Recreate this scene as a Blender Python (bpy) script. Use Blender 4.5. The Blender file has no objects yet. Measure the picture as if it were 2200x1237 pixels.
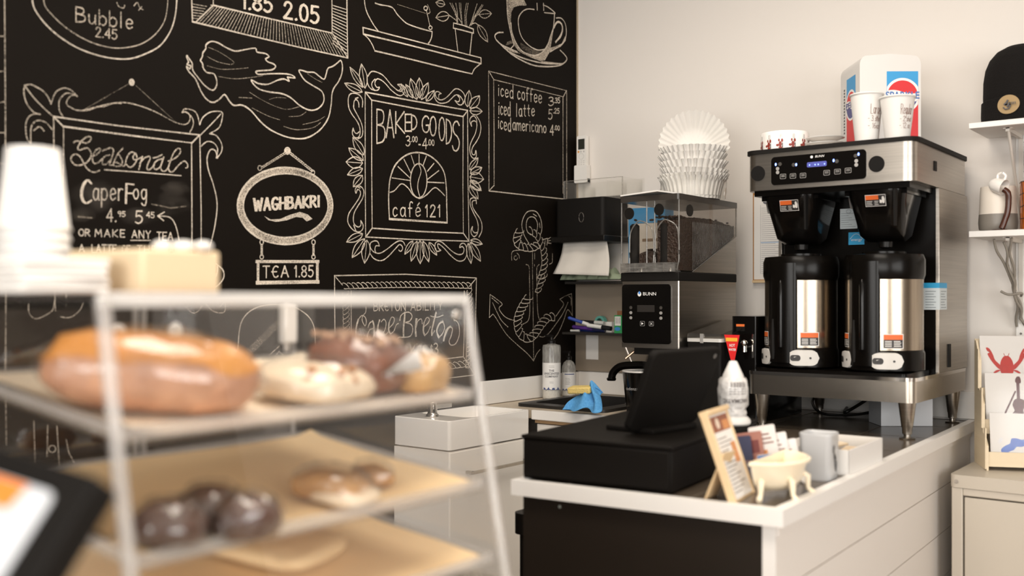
import bpy, bmesh, math, random
from mathutils import Vector, Matrix, noise
random.seed(7)
SC = bpy.context.scene
COL = SC.collection
PI = math.pi

# ---------------------------------------------------------------- camera
CAM = Vector((0.0, 0.0, 1.34)); FPX = 2170.0; HX, HY = 1100.0, 640.0
YAW = math.radians(37.7)
FW = Vector((-math.sin(YAW), math.cos(YAW), 0)); RT = Vector((math.cos(YAW), math.sin(YAW), 0))
cd = bpy.data.cameras.new('camera'); cam = bpy.data.objects.new('camera', cd); COL.objects.link(cam)
cam.location = CAM; cam.rotation_euler = (PI/2, 0, YAW)
cd.sensor_width = 36.0; cd.lens = FPX/2200*36.0; cd.shift_y = (HY-618.5)/2200; cd.clip_start = 0.02
cd.dof.use_dof = True; cd.dof.focus_distance = 3.75; cd.dof.aperture_fstop = 1.9; cd.dof.aperture_blades = 0
SC.camera = cam

# ---------------------------------------------------------------- world, lights, exposure
SC.view_settings.view_transform = 'Standard'; SC.view_settings.look = 'None'
SC.view_settings.gamma = 1.0; SC.view_settings.use_curve_mapping = False
SC.view_settings.exposure = 0.56
SC.cycles.use_denoising = True
SC.cycles.max_bounces = 14; SC.cycles.transparent_max_bounces = 24; SC.cycles.diffuse_bounces = 5
SC.cycles.sample_clamp_indirect = 6.0
SC.cycles.caustics_reflective = False; SC.cycles.caustics_refractive = False
w = bpy.data.worlds.new('sky'); SC.world = w; w.use_nodes = True
w.node_tree.nodes['Background'].inputs[0].default_value = (0.92, 0.95, 1.0, 1); w.node_tree.nodes['Background'].inputs[1].default_value = 1.2

def area(name, loc, rot, sx, sy, power, color):
    l = bpy.data.lights.new(name, 'AREA'); l.shape = 'RECTANGLE'; l.size = sx; l.size_y = sy; l.energy = power; l.color = color
    o = bpy.data.objects.new(name, l); COL.objects.link(o); o.location = loc; o.rotation_euler = rot
    return o
# daylight entering by the shop windows behind and beside the photographer, and two ceiling fittings
area('daylight_street_window', (0.35, -3.22, 1.62), (PI/2, 0, 0), 3.9, 1.9, 128, (1.0, 0.962, 0.905))
area('daylight_side_window', (3.02, -0.1, 1.68), (PI/2, 0, PI/2), 3.3, 1.75, 88, (1.0, 0.962, 0.905))
area('ceiling_light_glow', (-0.75, 0.9, 2.85), (0, 0, 0), 1.4, 0.6, 26, (1.0, 0.90, 0.78))
area('ceiling_light_glow', (-1.35, 2.3, 2.85), (0, 0, 0), 1.2, 0.5, 17, (1.0, 0.90, 0.78))

# ---------------------------------------------------------------- pixel -> place helpers (image taken as 2200 x 1237)
def ray(px, py): return FW + RT*((px-HX)/FPX) + Vector((0, 0, (HY-py)/FPX))
def onx(px, py, x): d = ray(px, py); return CAM + d*(x/d.x)
def ony(px, py, y): d = ray(px, py); return CAM + d*(y/d.y)
def onz(px, py, z): d = ray(px, py); return CAM + d*((z-CAM.z)/d.z)

# ---------------------------------------------------------------- materials
MATS = {}
def mat(name, col, rough=0.5, metal=0.0, spec=0.5, var=0.06, scale=8.0, bump=0.0, bscale=60.0, coat=0.0, stretch=None, emit=0.0, sss=0.0, col2=None, alpha=1.0, trans=0.0):
    if name in MATS: return MATS[name]
    m = bpy.data.materials.new(name); m.use_nodes = True; nt = m.node_tree; b = nt.nodes['Principled BSDF']
    tc = nt.nodes.new('ShaderNodeTexCoord'); mp = nt.nodes.new('ShaderNodeMapping'); nt.links.new(tc.outputs['Object'], mp.inputs[0])
    if stretch: mp.inputs['Scale'].default_value = stretch
    n = nt.nodes.new('ShaderNodeTexNoise'); n.inputs['Scale'].default_value = scale; n.inputs['Detail'].default_value = 4
    nt.links.new(mp.outputs[0], n.inputs['Vector'])
    mx = nt.nodes.new('ShaderNodeMix'); mx.data_type = 'RGBA'; nt.links.new(n.outputs[0], mx.inputs[0])
    c2 = col2 if col2 else tuple(min(1, c*(1+var)) for c in col)
    c1 = col if col2 else tuple(c*(1-var) for c in col)
    mx.inputs[6].default_value = (*c1, 1); mx.inputs[7].default_value = (*c2, 1)
    nt.links.new(mx.outputs[2], b.inputs['Base Color'])
    b.inputs['Roughness'].default_value = rough; b.inputs['Metallic'].default_value = metal; b.inputs['Specular IOR Level'].default_value = spec
    b.inputs['Coat Weight'].default_value = coat; b.inputs['Coat Roughness'].default_value = 0.08
    if trans: b.inputs['Transmission Weight'].default_value = trans
    if alpha < 1: b.inputs['Alpha'].default_value = alpha
    if emit: b.inputs['Emission Color'].default_value = (*col, 1); b.inputs['Emission Strength'].default_value = emit
    if sss: b.inputs['Subsurface Weight'].default_value = sss; b.inputs['Subsurface Scale'].default_value = 0.01
    if bump:
        n2 = nt.nodes.new('ShaderNodeTexNoise'); n2.inputs['Scale'].default_value = bscale; n2.inputs['Detail'].default_value = 3
        nt.links.new(mp.outputs[0], n2.inputs['Vector'])
        bp = nt.nodes.new('ShaderNodeBump'); bp.inputs['Strength'].default_value = bump; bp.inputs['Distance'].default_value = 0.01
        nt.links.new(n2.outputs[0], bp.inputs['Height']); nt.links.new(bp.outputs[0], b.inputs['Normal'])
    MATS[name] = m; return m

def clear(name, tint=(1, 1, 1), ior=1.45, rough=0.02, haze=0.0, hcol=(0.9, 0.88, 0.85)):
    """thin clear plastic: fresnel mix of see-through and mirror, with a little milky scatter"""
    if name in MATS: return MATS[name]
    m = bpy.data.materials.new(name); m.use_nodes = True; nt = m.node_tree; nt.nodes.remove(nt.nodes['Principled BSDF'])
    out = nt.nodes['Material Output']; t = nt.nodes.new('ShaderNodeBsdfTransparent'); t.inputs[0].default_value = (*tint, 1)
    g = nt.nodes.new('ShaderNodeBsdfGlossy'); g.inputs['Roughness'].default_value = rough
    d = nt.nodes.new('ShaderNodeBsdfDiffuse'); d.inputs[0].default_value = (*hcol, 1)
    lw = nt.nodes.new('ShaderNodeLayerWeight'); lw.inputs[0].default_value = 0.5; r0 = ((ior-1)/(ior+1))**2
    pw = nt.nodes.new('ShaderNodeMath'); pw.operation = 'POWER'; pw.inputs[1].default_value = 4.5; nt.links.new(lw.outputs['Facing'], pw.inputs[0])
    fr = nt.nodes.new('ShaderNodeMath'); fr.operation = 'MULTIPLY_ADD'; fr.inputs[1].default_value = 0.8; fr.inputs[2].default_value = r0; nt.links.new(pw.outputs[0], fr.inputs[0])
    tl = nt.nodes.new('ShaderNodeBsdfTranslucent'); tl.inputs[0].default_value = (*hcol, 1); dt = nt.nodes.new('ShaderNodeMixShader')
    n = nt.nodes.new('ShaderNodeTexNoise'); n.inputs['Scale'].default_value = 5
    ml = nt.nodes.new('ShaderNodeMath'); ml.operation = 'MULTIPLY'; ml.inputs[1].default_value = 2*haze; nt.links.new(n.outputs[0], ml.inputs[0])
    a = nt.nodes.new('ShaderNodeMixShader'); b = nt.nodes.new('ShaderNodeMixShader')
    nt.links.new(ml.outputs[0], a.inputs[0]); nt.links.new(t.outputs[0], a.inputs[1]); nt.links.new(d.outputs[0], dt.inputs[1]); nt.links.new(tl.outputs[0], dt.inputs[2]); nt.links.new(dt.outputs[0], a.inputs[2])
    nt.links.new(fr.outputs[0], b.inputs[0]); nt.links.new(a.outputs[0], b.inputs[1]); nt.links.new(g.outputs[0], b.inputs[2])
    nt.links.new(b.outputs[0], out.inputs[0]); MATS[name] = m; return m

def chalk(name, col, cover, scale=330.0, span=0.4):
    """grainy chalk: gaps in the stroke let the black wall through"""
    m = bpy.data.materials.new(name); m.use_nodes = True; nt = m.node_tree; nt.nodes.remove(nt.nodes['Principled BSDF'])
    out = nt.nodes['Material Output']; t = nt.nodes.new('ShaderNodeBsdfTransparent'); d = nt.nodes.new('ShaderNodeBsdfDiffuse'); d.inputs[0].default_value = (*col, 1)
    tc = nt.nodes.new('ShaderNodeTexCoord'); n = nt.nodes.new('ShaderNodeTexNoise'); n.inputs['Scale'].default_value = scale; n.inputs['Detail'].default_value = 2
    n2 = nt.nodes.new('ShaderNodeTexNoise'); n2.inputs['Scale'].default_value = 9; n2.inputs['Detail'].default_value = 2
    nt.links.new(tc.outputs['Object'], n.inputs['Vector']); nt.links.new(tc.outputs['Object'], n2.inputs['Vector'])
    ad = nt.nodes.new('ShaderNodeMath'); ad.operation = 'MULTIPLY_ADD'; ad.inputs[1].default_value = 0.5; nt.links.new(n2.outputs[0], ad.inputs[0]); nt.links.new(n.outputs[0], ad.inputs[2])
    mr = nt.nodes.new('ShaderNodeMapRange'); mr.inputs[1].default_value = 0.55; mr.inputs[2].default_value = 0.95
    mr.inputs[3].default_value = max(0.0, cover-span); mr.inputs[4].default_value = min(1.0, cover+span); nt.links.new(ad.outputs[0], mr.inputs[0])
    x = nt.nodes.new('ShaderNodeMixShader'); nt.links.new(mr.outputs[0], x.inputs[0]); nt.links.new(t.outputs[0], x.inputs[1]); nt.links.new(d.outputs[0], x.inputs[2])
    nt.links.new(x.outputs[0], out.inputs[0]); return m

# ---------------------------------------------------------------- mesh builder
class MB:
    def __init__(s, m=None): s.v = []; s.f = []; s.mi = []; s.sm = []; s.ms = []; s.use(m) if m else None
    def use(s, m):
        if m not in s.ms: s.ms.append(m)
        s.c = s.ms.index(m); return s
    def add(s, vs, fs, smooth=False):
        o = len(s.v); s.v += [tuple(p) for p in vs]
        for f in fs: s.f.append([i+o for i in f]); s.mi.append(s.c); s.sm.append(smooth)
        return s
    def box(s, x0, x1, y0, y1, z0, z1):
        return s.add([(x0,y0,z0),(x1,y0,z0),(x1,y1,z0),(x0,y1,z0),(x0,y0,z1),(x1,y0,z1),(x1,y1,z1),(x0,y1,z1)],
                     [(0,3,2,1),(4,5,6,7),(0,1,5,4),(1,2,6,5),(2,3,7,6),(3,0,4,7)])
    def prism(s, poly, z0, z1, ax='z', smooth=False, cap=True):
        def P(a, b, c): return (a,b,c) if ax == 'z' else ((a,c,b) if ax == 'y' else (c,a,b))
        n = len(poly); vs = [P(a,b,z0) for a,b in poly]+[P(a,b,z1) for a,b in poly]
        s.add(vs, [(i,(i+1)%n,n+(i+1)%n,n+i) for i in range(n)], smooth)
        if cap:
            s.add(vs[:n], [tuple(range(n-1,-1,-1))]); s.add(vs[n:], [tuple(range(n))])
        return s
    def lathe(s, prof, c=(0,0,0), n=36, a0=0.0, a1=2*PI, smooth=True, flute=None):
        full = abs(a1-a0-2*PI) < 1e-6; k = n if full else n+1; vs = []
        for j, (r, z) in enumerate(prof):
            for i in range(k):
                a = a0+(a1-a0)*i/n; rr = r*(1+(flute(j, a) if flute else 0))
                vs.append((c[0]+rr*math.cos(a), c[1]+rr*math.sin(a), c[2]+z))
        fs = []
        for j in range(len(prof)-1):
            for i in range(n):
                i2 = (i+1) % k
                fs.append((j*k+i, j*k+i2, (j+1)*k+i2, (j+1)*k+i))
        return s.add(vs, fs, smooth)
    def tube(s, pts, r, n=10, caps=True, closed=False):
        pts = [Vector(p) for p in pts]; rs = r if isinstance(r, (list, tuple)) else [r]*len(pts); vs = []; N = len(pts)
        up = Vector((0,0,1))
        for i, p in enumerate(pts):
            if closed: t = pts[(i+1) % N]-pts[i-1]
            else: t = (pts[min(i+1,N-1)]-pts[max(i-1,0)])
            t.normalize(); a = t.cross(up)
            if a.length < 1e-3: a = t.cross(Vector((1,0,0)))
            a.normalize(); b = t.cross(a); 
            for k in range(n):
                q = 2*PI*k/n; vs.append(p+(a*math.cos(q)+b*math.sin(q))*rs[i])
        M = N if closed else N-1
        s.add(vs, [(i*n+k, i*n+(k+1)%n, ((i+1)%N)*n+(k+1)%n, ((i+1)%N)*n+k) for i in range(M) for k in range(n)], True)
        if caps and not closed:
            s.add(vs[:n], [tuple(range(n))]); s.add(vs[-n:], [tuple(range(n-1,-1,-1))])
        return s
    def ball(s, c, rx, ry=None, rz=None, n=16, m=10, fn=None, top=-1.0):
        ry = ry or rx; rz = rz or rx; vs = []; fs = []
        for j in range(m+1):
            t = -PI/2+PI*j/m
            for i in range(n):
                a = 2*PI*i/n; d = Vector((math.cos(t)*math.cos(a), math.cos(t)*math.sin(a), max(top, math.sin(t))))
                k = fn(d) if fn else 1.0
                vs.append((c[0]+d.x*rx*k, c[1]+d.y*ry*k, c[2]+d.z*rz*k))
        for j in range(m):
            for i in range(n): fs.append((j*n+i, j*n+(i+1)%n, (j+1)*n+(i+1)%n, (j+1)*n+i))
        return s.add(vs, fs, True)
    def quad(s, o, u, v, a0, a1, b0, b1, h=0.0):
        o, u, v = Vector(o), Vector(u), Vector(v); nn = u.cross(v).normalized()*h
        return s.add([o+u*a0+v*b0+nn, o+u*a1+v*b0+nn, o+u*a1+v*b1+nn, o+u*a0+v*b1+nn], [(0,1,2,3)])
    def poly(s, pts): return s.add(pts, [tuple(range(len(pts)))])
    def disc(s, o, u, v, r, n=24, h=0.0, rv=None):
        o, u, v = Vector(o), Vector(u), Vector(v); nn = u.cross(v).normalized()*h; rv = rv or r
        return s.poly([o+u*r*math.cos(2*PI*i/n)+v*rv*math.sin(2*PI*i/n)+nn for i in range(n)])
    def build(s, name, parent=None, loc=(0,0,0), rot=(0,0,0), bevel=0.0, seg=2, solid=0.0, sub=0):
        me = bpy.data.meshes.new(name); me.from_pydata(s.v, [], s.f)
        for m in s.ms: me.materials.append(m)
        me.polygons.foreach_set('material_index', s.mi); me.polygons.foreach_set('use_smooth', s.sm); me.update(); me.set_sharp_from_angle(angle=0.75)
        o = bpy.data.objects.new(name, me); COL.objects.link(o); o.location = loc; o.rotation_euler = rot
        if parent: o.parent = parent
        if solid: k = o.modifiers.new('shell', 'SOLIDIFY'); k.thickness = solid; k.offset = 0
        if bevel:
            k = o.modifiers.new('edge', 'BEVEL'); k.width = bevel; k.segments = seg; k.limit_method = 'ANGLE'; k.angle_limit = 0.7
        if sub: k = o.modifiers.new('smooth', 'SUBSURF'); k.levels = sub; k.render_levels = sub
        return o

def rr(x0, x1, y0, y1, r, n=6):
    out = []
    for cx, cy, a in ((x1-r,y0+r,-PI/2),(x1-r,y1-r,0),(x0+r,y1-r,PI/2),(x0+r,y0+r,PI)):
        for i in range(n+1): q = a+PI/2*i/n; out.append((cx+r*math.cos(q), cy+r*math.sin(q)))
    return out

def tag(o, label=None, cat=None, group=None, kind=None):
    if label: o['label'] = label
    if cat: o['category'] = cat
    if group: o['group'] = group
    if kind: o['kind'] = kind
    return o
def thing(name, label, cat, loc=(0,0,0), rz=0.0, group=None, rot=None):
    o = bpy.data.objects.new(name, None); COL.objects.link(o); o.location = loc; o.rotation_euler = rot or (0,0,rz); o.empty_display_size = 0.05
    return tag(o, label, cat, group)
def struct(o): o['kind'] = 'structure'; return o
def dup(root, loc=None, rot=None, label=None):
    r = root.copy(); COL.objects.link(r)
    if loc: r.location = loc
    if rot: r.rotation_euler = rot
    if label: r['label'] = label
    for ch in list(root.children):
        c = ch.copy(); COL.objects.link(c); c.parent = r
        for g in list(ch.children): e = g.copy(); COL.objects.link(e); e.parent = c
    return r

def textgeo(body, size=1.0, bold=0.0, align='CENTER', shear=0.0):
    c = bpy.data.curves.new('lettering', 'FONT'); c.body = body; c.size = size; c.align_x = align; c.align_y = 'CENTER'; c.offset = bold; c.shear = shear; c.resolution_u = 3
    o = bpy.data.objects.new('lettering', c); COL.objects.link(o); bpy.context.view_layer.update()
    me = o.evaluated_get(bpy.context.evaluated_depsgraph_get()).to_mesh()
    vs = [(v.co.x, v.co.y) for v in me.vertices]; fs = [tuple(p.vertices) for p in me.polygons]
    o.to_mesh_clear(); bpy.data.objects.remove(o); bpy.data.curves.remove(c)
    return vs, fs
def text(mb, body, o, u, v, size, bold=0.0, h=0.0006, align='CENTER', shear=0.0, fit=None):
    o, u, v = Vector(o), Vector(u), Vector(v); nn = u.cross(v).normalized()*h
    vs, fs = textgeo(body, size, bold, align, shear)
    if fit and vs:
        w_ = max(p[0] for p in vs)-min(p[0] for p in vs); k = fit/w_; vs = [(a*k, b) for a, b in vs]
    mb.add([o+u*a+v*b+nn for a, b in vs], fs)

def sm(pts, k=5, closed=False):
    """Catmull-Rom through the points"""
    n = len(pts)
    if n < 3: return list(pts)
    out = []; R = range(n if closed else n-1)
    for i in R:
        if closed: p0, p1, p2, p3 = pts[i-1], pts[i], pts[(i+1)%n], pts[(i+2)%n]
        else: p0, p1, p2, p3 = pts[max(i-1,0)], pts[i], pts[i+1], pts[min(i+2,n-1)]
        for j in range(k):
            t = j/k
            out.append(tuple(0.5*(2*b+(c-a)*t+(2*a-5*b+4*c-d)*t*t+(3*b-a-3*c+d)*t**3) for a, b, c, d in zip(p0, p1, p2, p3)))
    if not closed: out.append(tuple(pts[-1]))
    else: out.append(out[0])
    return out
# ---------------------------------------------------------------- single-stroke hand lettering (cap height 10)
GL = {}
def g(ch, w, s):
    st = []
    for part in s.split(';'):
        c = part.startswith('~'); p = [tuple(float(q) for q in t.split(',')) for t in part.lstrip('~').split()]
        st.append(sm(p, 4) if c else p)
    GL[ch] = (w, st)
g('A',6,'0,0 3,10 6,0;1,3.6 5,3.6'); g('B',5.5,'0,0 0,10;~0,10 3.6,9.6 4.6,7.8 3.6,5.9 .3,5.4;~.3,5.4 4.4,4.8 5.4,2.7 4,.6 0,0')
g('C',5.5,'~5.3,8.4 4,9.8 2.2,9.8 .5,7.6 .2,4.6 .9,1.6 2.6,.1 4.2,.3 5.5,1.7'); g('D',5.5,'0,0 0,10;~0,10 3.4,9 5.3,6.2 5.1,3 3,.7 0,0')
g('E',4.6,'4.6,10 0,10 0,0 4.6,0;0,5.2 3.8,5.2'); g('€',5,'~4.8,9 3.4,9.9 1.8,9.3 .6,6.8 .5,3.4 1.6,.7 3.2,.1 4.8,1.2;-.6,5 3.6,5'); g('F',4.6,'0,0 0,10 4.6,10;0,5.3 3.6,5.3')
g('G',5.8,'~5.4,8.4 4.2,9.8 2.3,9.8 .5,7.6 .2,4.6 .9,1.6 2.6,.1 4.4,.3 5.5,1.7;5.5,1.7 5.5,4.4 3.3,4.4'); g('H',5.5,'0,0 0,10;5.5,0 5.5,10;0,5.2 5.5,5.2')
g('I',1,'.5,0 .5,10'); g('K',5.2,'0,0 0,10;5,10 .3,4.6 5.2,0'); g('L',4.4,'0,10 0,0 4.4,0'); g('M',7,'0,0 .8,10 3.5,3.5 6.2,10 7,0'); g('N',5.6,'0,0 0,10 5.6,0 5.6,10')
g('O',6,'~3,10 1,8.8 .1,6 .2,3.4 1.4,.7 3.2,0 5,1.2 5.9,4 5.7,7 4.6,9.3 3,10'); g('P',5,'0,0 0,10;~0,10 3.6,9.6 4.8,7.6 3.8,5.4 0,4.8'); g('R',5.4,'0,0 0,10;~0,10 3.6,9.6 4.7,7.7 3.6,5.6 .2,5;1.8,5 5.4,0')
g('S',5,'~4.8,8.6 3.4,9.9 1.4,9.5 .4,7.8 1.3,6 3.5,4.8 4.8,3.2 4.4,1.2 2.6,.1 .9,.5 0,1.8'); g('T',5.4,'0,10 5.4,10;2.7,10 2.7,0'); g('U',5.4,'~0,10 0,4 .7,1 2.7,0 4.7,1 5.4,4 5.4,10')
g('W',8,'0,10 2,0 4,8 6,0 8,10'); g('Y',5.4,'0,10 2.7,5 5.4,10;2.7,5 2.7,0')
g('0',5,'~2.5,10 .8,8.6 .1,5 .8,1.4 2.5,0 4.2,1.4 4.9,5 4.2,8.6 2.5,10'); g('1',2.4,'.2,7.8 1.8,10 1.8,0'); g('2',5,'~.3,7.6 1.2,9.6 3,10 4.5,8.6 4.2,6.4 2.4,3.4 0,0;0,0 5,0')
g('3',4.8,'~.4,9 2.4,10 4.3,8.8 4,6.6 1.9,5.3;~1.9,5.3 4.4,4.6 4.8,2.2 3,.2 1.2,.2 0,1.4'); g('4',5.2,'3.9,0 3.9,10 0,3.2 5.2,3.2'); g('5',4.8,'4.6,10 .8,10 .5,5.6;~.5,5.6 2.6,6.3 4.4,4.9 4.7,2.8 3.6,.7 1.8,0 0,1')
g('8',5,'~2.5,5.3 .7,6.6 .6,8.6 2.5,10 4.4,8.6 4.3,6.6 2.5,5.3 .4,3.8 .2,1.6 2.5,0 4.8,1.6 4.6,3.8 2.5,5.3'); g('9',5,'~4.6,7.4 4,9.6 2,9.9 .5,8 1,5.8 2.8,5.2 4.4,6.4 4.6,8.2;~4.6,8.2 4.4,4 3.4,0')
g('.',1,'.3,0 .8,.4'); g('-',3,'0,4.6 3,4.6'); g(' ',3,'0,0 0,0'); g('$',4.6,'~4.4,8 3.2,9 1.4,8.8 .5,7.4 1.4,5.8 3.4,4.6 4.3,3 3.6,1.4 2,1 .2,2;2.3,10.6 2.3,-.6')
g('a',4,'~3.7,5.2 2,6.1 .4,4.6 .3,1.8 1.6,.1 3.2,1.2 3.8,4;3.8,6 3.8,1.2 4.3,0'); g('b',4,'0,10 0,0;~0,4.4 1.8,6 3.8,4.6 3.9,1.8 2.2,0 0,1'); g('c',3.6,'~3.5,5 2.2,6.1 .6,4.8 .3,2 1.6,.1 3.5,1.2')
g('d',4.2,'~3.9,4.6 2.2,6.1 .5,4.6 .3,1.8 1.8,.1 3.6,1.4;3.9,10 3.9,0'); g('e',4,'~.4,3 3.8,3.6 3.2,5.6 1.6,6 .4,4.2 .5,1.4 1.9,.1 3.8,1.2'); g('é',4,'~.4,3 3.8,3.6 3.2,5.6 1.6,6 .4,4.2 .5,1.4 1.9,.1 3.8,1.2;1.6,7.4 3.2,9.2')
g('f',3.2,'~3.3,9.2 2.2,10 1.2,8.6 1.1,5 1.1,0;0,5.6 2.8,5.6'); g('g',4,'~3.7,5.2 2,6.1 .4,4.6 .4,1.8 1.8,.2 3.4,1.6 3.8,4.6;~3.8,6 3.9,0 3.2,-3.2 1.6,-3.6 .3,-2.4'); g('i',1.2,'.6,6 .6,0;.5,8 .7,8.4'); g('l',1.4,'.6,10 .6,0')
g('m',6,'0,6 0,0;~0,4 1.4,6 2.8,5 3,0;~3,4 4.4,6 5.8,5 6,0'); g('n',4,'0,6 0,0;~0,4 1.6,6 3.4,5.2 3.9,3 4,0'); g('o',4,'~2,6 .5,4.8 .2,2.4 1.4,.2 3,.6 3.9,3 3.2,5.4 2,6'); g('p',4,'0,6 0,-3.6;~0,4.6 1.8,6.1 3.7,4.6 3.8,1.9 2.2,.1 0,1')
g('r',3,'0,6 0,0;~0,3.8 1.2,5.8 3,5.6'); g('s',3.4,'~3.2,5.2 1.8,6.1 .4,5 1.4,3.4 3.2,2 2.6,.3 .8,.1 0,1'); g('t',3,'1.4,9 1.4,1 2.6,0;0,6 3,6'); g('u',4,'~0,6 .2,1.4 1.6,0 3.4,1.6 3.8,6;3.8,6 3.9,0'); g('h',4,'0,10 0,0;~0,4 1.6,6 3.4,5.2 3.9,3 4,0'); g('z',3.4,'0,6 3.4,6 0,0 3.4,0')

def lay(s, sp=1.6):
    """strokes of a word in text units + its total width"""
    x = 0.0; out = []
    for ch in s:
        w_, st = GL[ch]; out += [[(x+a, b) for a, b in p] for p in st]; x += w_+sp
    return out, x-sp

def ribbon(pts, w_, to3, mb, taper=False):
    """flat stroke along 2-D points (metres on a plane)"""
    P = [pts[0]]
    for p in pts[1:]:
        if (p[0]-P[-1][0])**2+(p[1]-P[-1][1])**2 > 1e-8: P.append(p)
    n = len(P)
    if n < 2: P.append((P[0][0]+w_*.6, P[0][1])); n = 2
    closed = n > 3 and abs(P[0][0]-P[-1][0])+abs(P[0][1]-P[-1][1]) < 1e-5
    vs = []
    for i in range(n):
        a = P[i-1] if i > 0 else (P[-2] if closed else None); b = P[i]; c = P[i+1] if i < n-1 else (P[1] if closed else None)
        d1 = (b[0]-a[0], b[1]-a[1]) if a else None; d2 = (c[0]-b[0], c[1]-b[1]) if c else None
        if d1 is None: d1 = d2
        if d2 is None: d2 = d1
        l1 = math.hypot(*d1) or 1e-9; l2 = math.hypot(*d2) or 1e-9
        t = (d1[0]/l1+d2[0]/l2, d1[1]/l1+d2[1]/l2); l = math.hypot(*t)
        if l < .5: t = (d2[0]/l2, d2[1]/l2); l = 1.0
        nx, ny = -t[1]/l, t[0]/l
        cs = max(.55, nx*-d2[1]/l2+ny*d2[0]/l2)
        h = w_*.5/cs*random.uniform(.82, 1.18)
        e = 0.0
        ex, ey = t[0]/l*w_*.35, t[1]/l*w_*.35
        q = (b[0]-ex, b[1]-ey) if (i == 0 and not closed) else ((b[0]+ex, b[1]+ey) if (i == n-1 and not closed) else b)
        vs.append(to3(q[0]+nx*h, q[1]+ny*h)); vs.append(to3(q[0]-nx*h, q[1]-ny*h))
    mb.add(vs, [(2*i, 2*i+1, 2*i+3, 2*i+2) for i in range(n-1)])
# ================================================================ ROOM
WX, WY = -2.53, 3.75          # black wall plane, white wall plane
M_black = mat('blackboard_paint', (0.0034, 0.0021, 0.0011), 0.66, spec=0.10, col2=(0.0056, 0.0037, 0.0022), scale=2.2)
M_white = mat('white_wall_paint', (0.765, 0.725, 0.68), 0.75, spec=0.25, var=0.012, scale=1.5, bump=0.02, bscale=240)
M_ceil = mat('ceiling_paint', (0.72, 0.69, 0.65), 0.9, var=0.02)
M_floor = mat('floor_planks', (0.20, 0.125, 0.075), 0.45, var=0.25, scale=3, stretch=(1, 9, 1))
M_plank = mat('window_frame_paint', (0.10, 0.085, 0.07), 0.5)

def wall(name, m, *boxes):
    b = MB(m)
    for q in boxes: b.box(*q)
    return struct(b.build(name))
wall_left = wall('wall_left', M_black, (WX-.1, WX, -3.3, WY+.1, 0, 2.95))
wall('wall_back', M_white, (WX, 3.1, WY, WY+.1, 0, 2.95))
wall('floor', M_floor, (WX, 3.0, -3.2, WY, -.1, 0))
wall('ceiling', M_ceil, (WX-.1, 3.1, -3.3, WY+.1, 2.9, 3.0))
wall('wall_front', M_white, (WX, -1.6, -3.3, -3.2, 0, 2.9), (2.3, 3.1, -3.3, -3.2, 0, 2.9), (-1.6, 2.3, -3.3, -3.2, 0, .67), (-1.6, 2.3, -3.3, -3.2, 2.57, 2.9))
M_tan = mat('tan_wall_for_reflections', (0.30, 0.262, 0.222), 0.8, var=.05)  # out-of-view wall, toned mid-tan so the steel sides reflect brown
wall('wall_right', M_tan, (3.0, 3.1, -3.2, -1.75, 0, 2.9), (3.0, 3.1, 1.55, WY, 0, 2.9), (3.0, 3.1, -1.75, 1.55, 0, .8), (3.0, 3.1, -1.75, 1.55, 2.56, 2.9))
b = MB(M_plank)
for x in (-1.6, -.35, 1.0, 2.24): b.box(x, x+.06, -3.215, -3.15, .67, 2.57)
for z in (.67, 2.0, 2.51): b.box(-1.6, 2.3, -3.21, -3.155, z, z+.06)
struct(b.build('window_1'))
b = MB(M_plank)
for y in (-1.75, -.68, .42, 1.49): b.box(2.95, 3.015, y, y+.06, .8, 2.56)
for z in (.8, 1.95, 2.5): b.box(2.955, 3.01, -1.75, 1.55, z, z+.06)
struct(b.build('window_2'))
# a thin paint edge where black meets white
struct(MB(mat('corner_bead', (.42, .34, .24), .8)).box(WX, WX+.006, WY-.006, WY, 1.02, 2.9).build('trim_1'))

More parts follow.
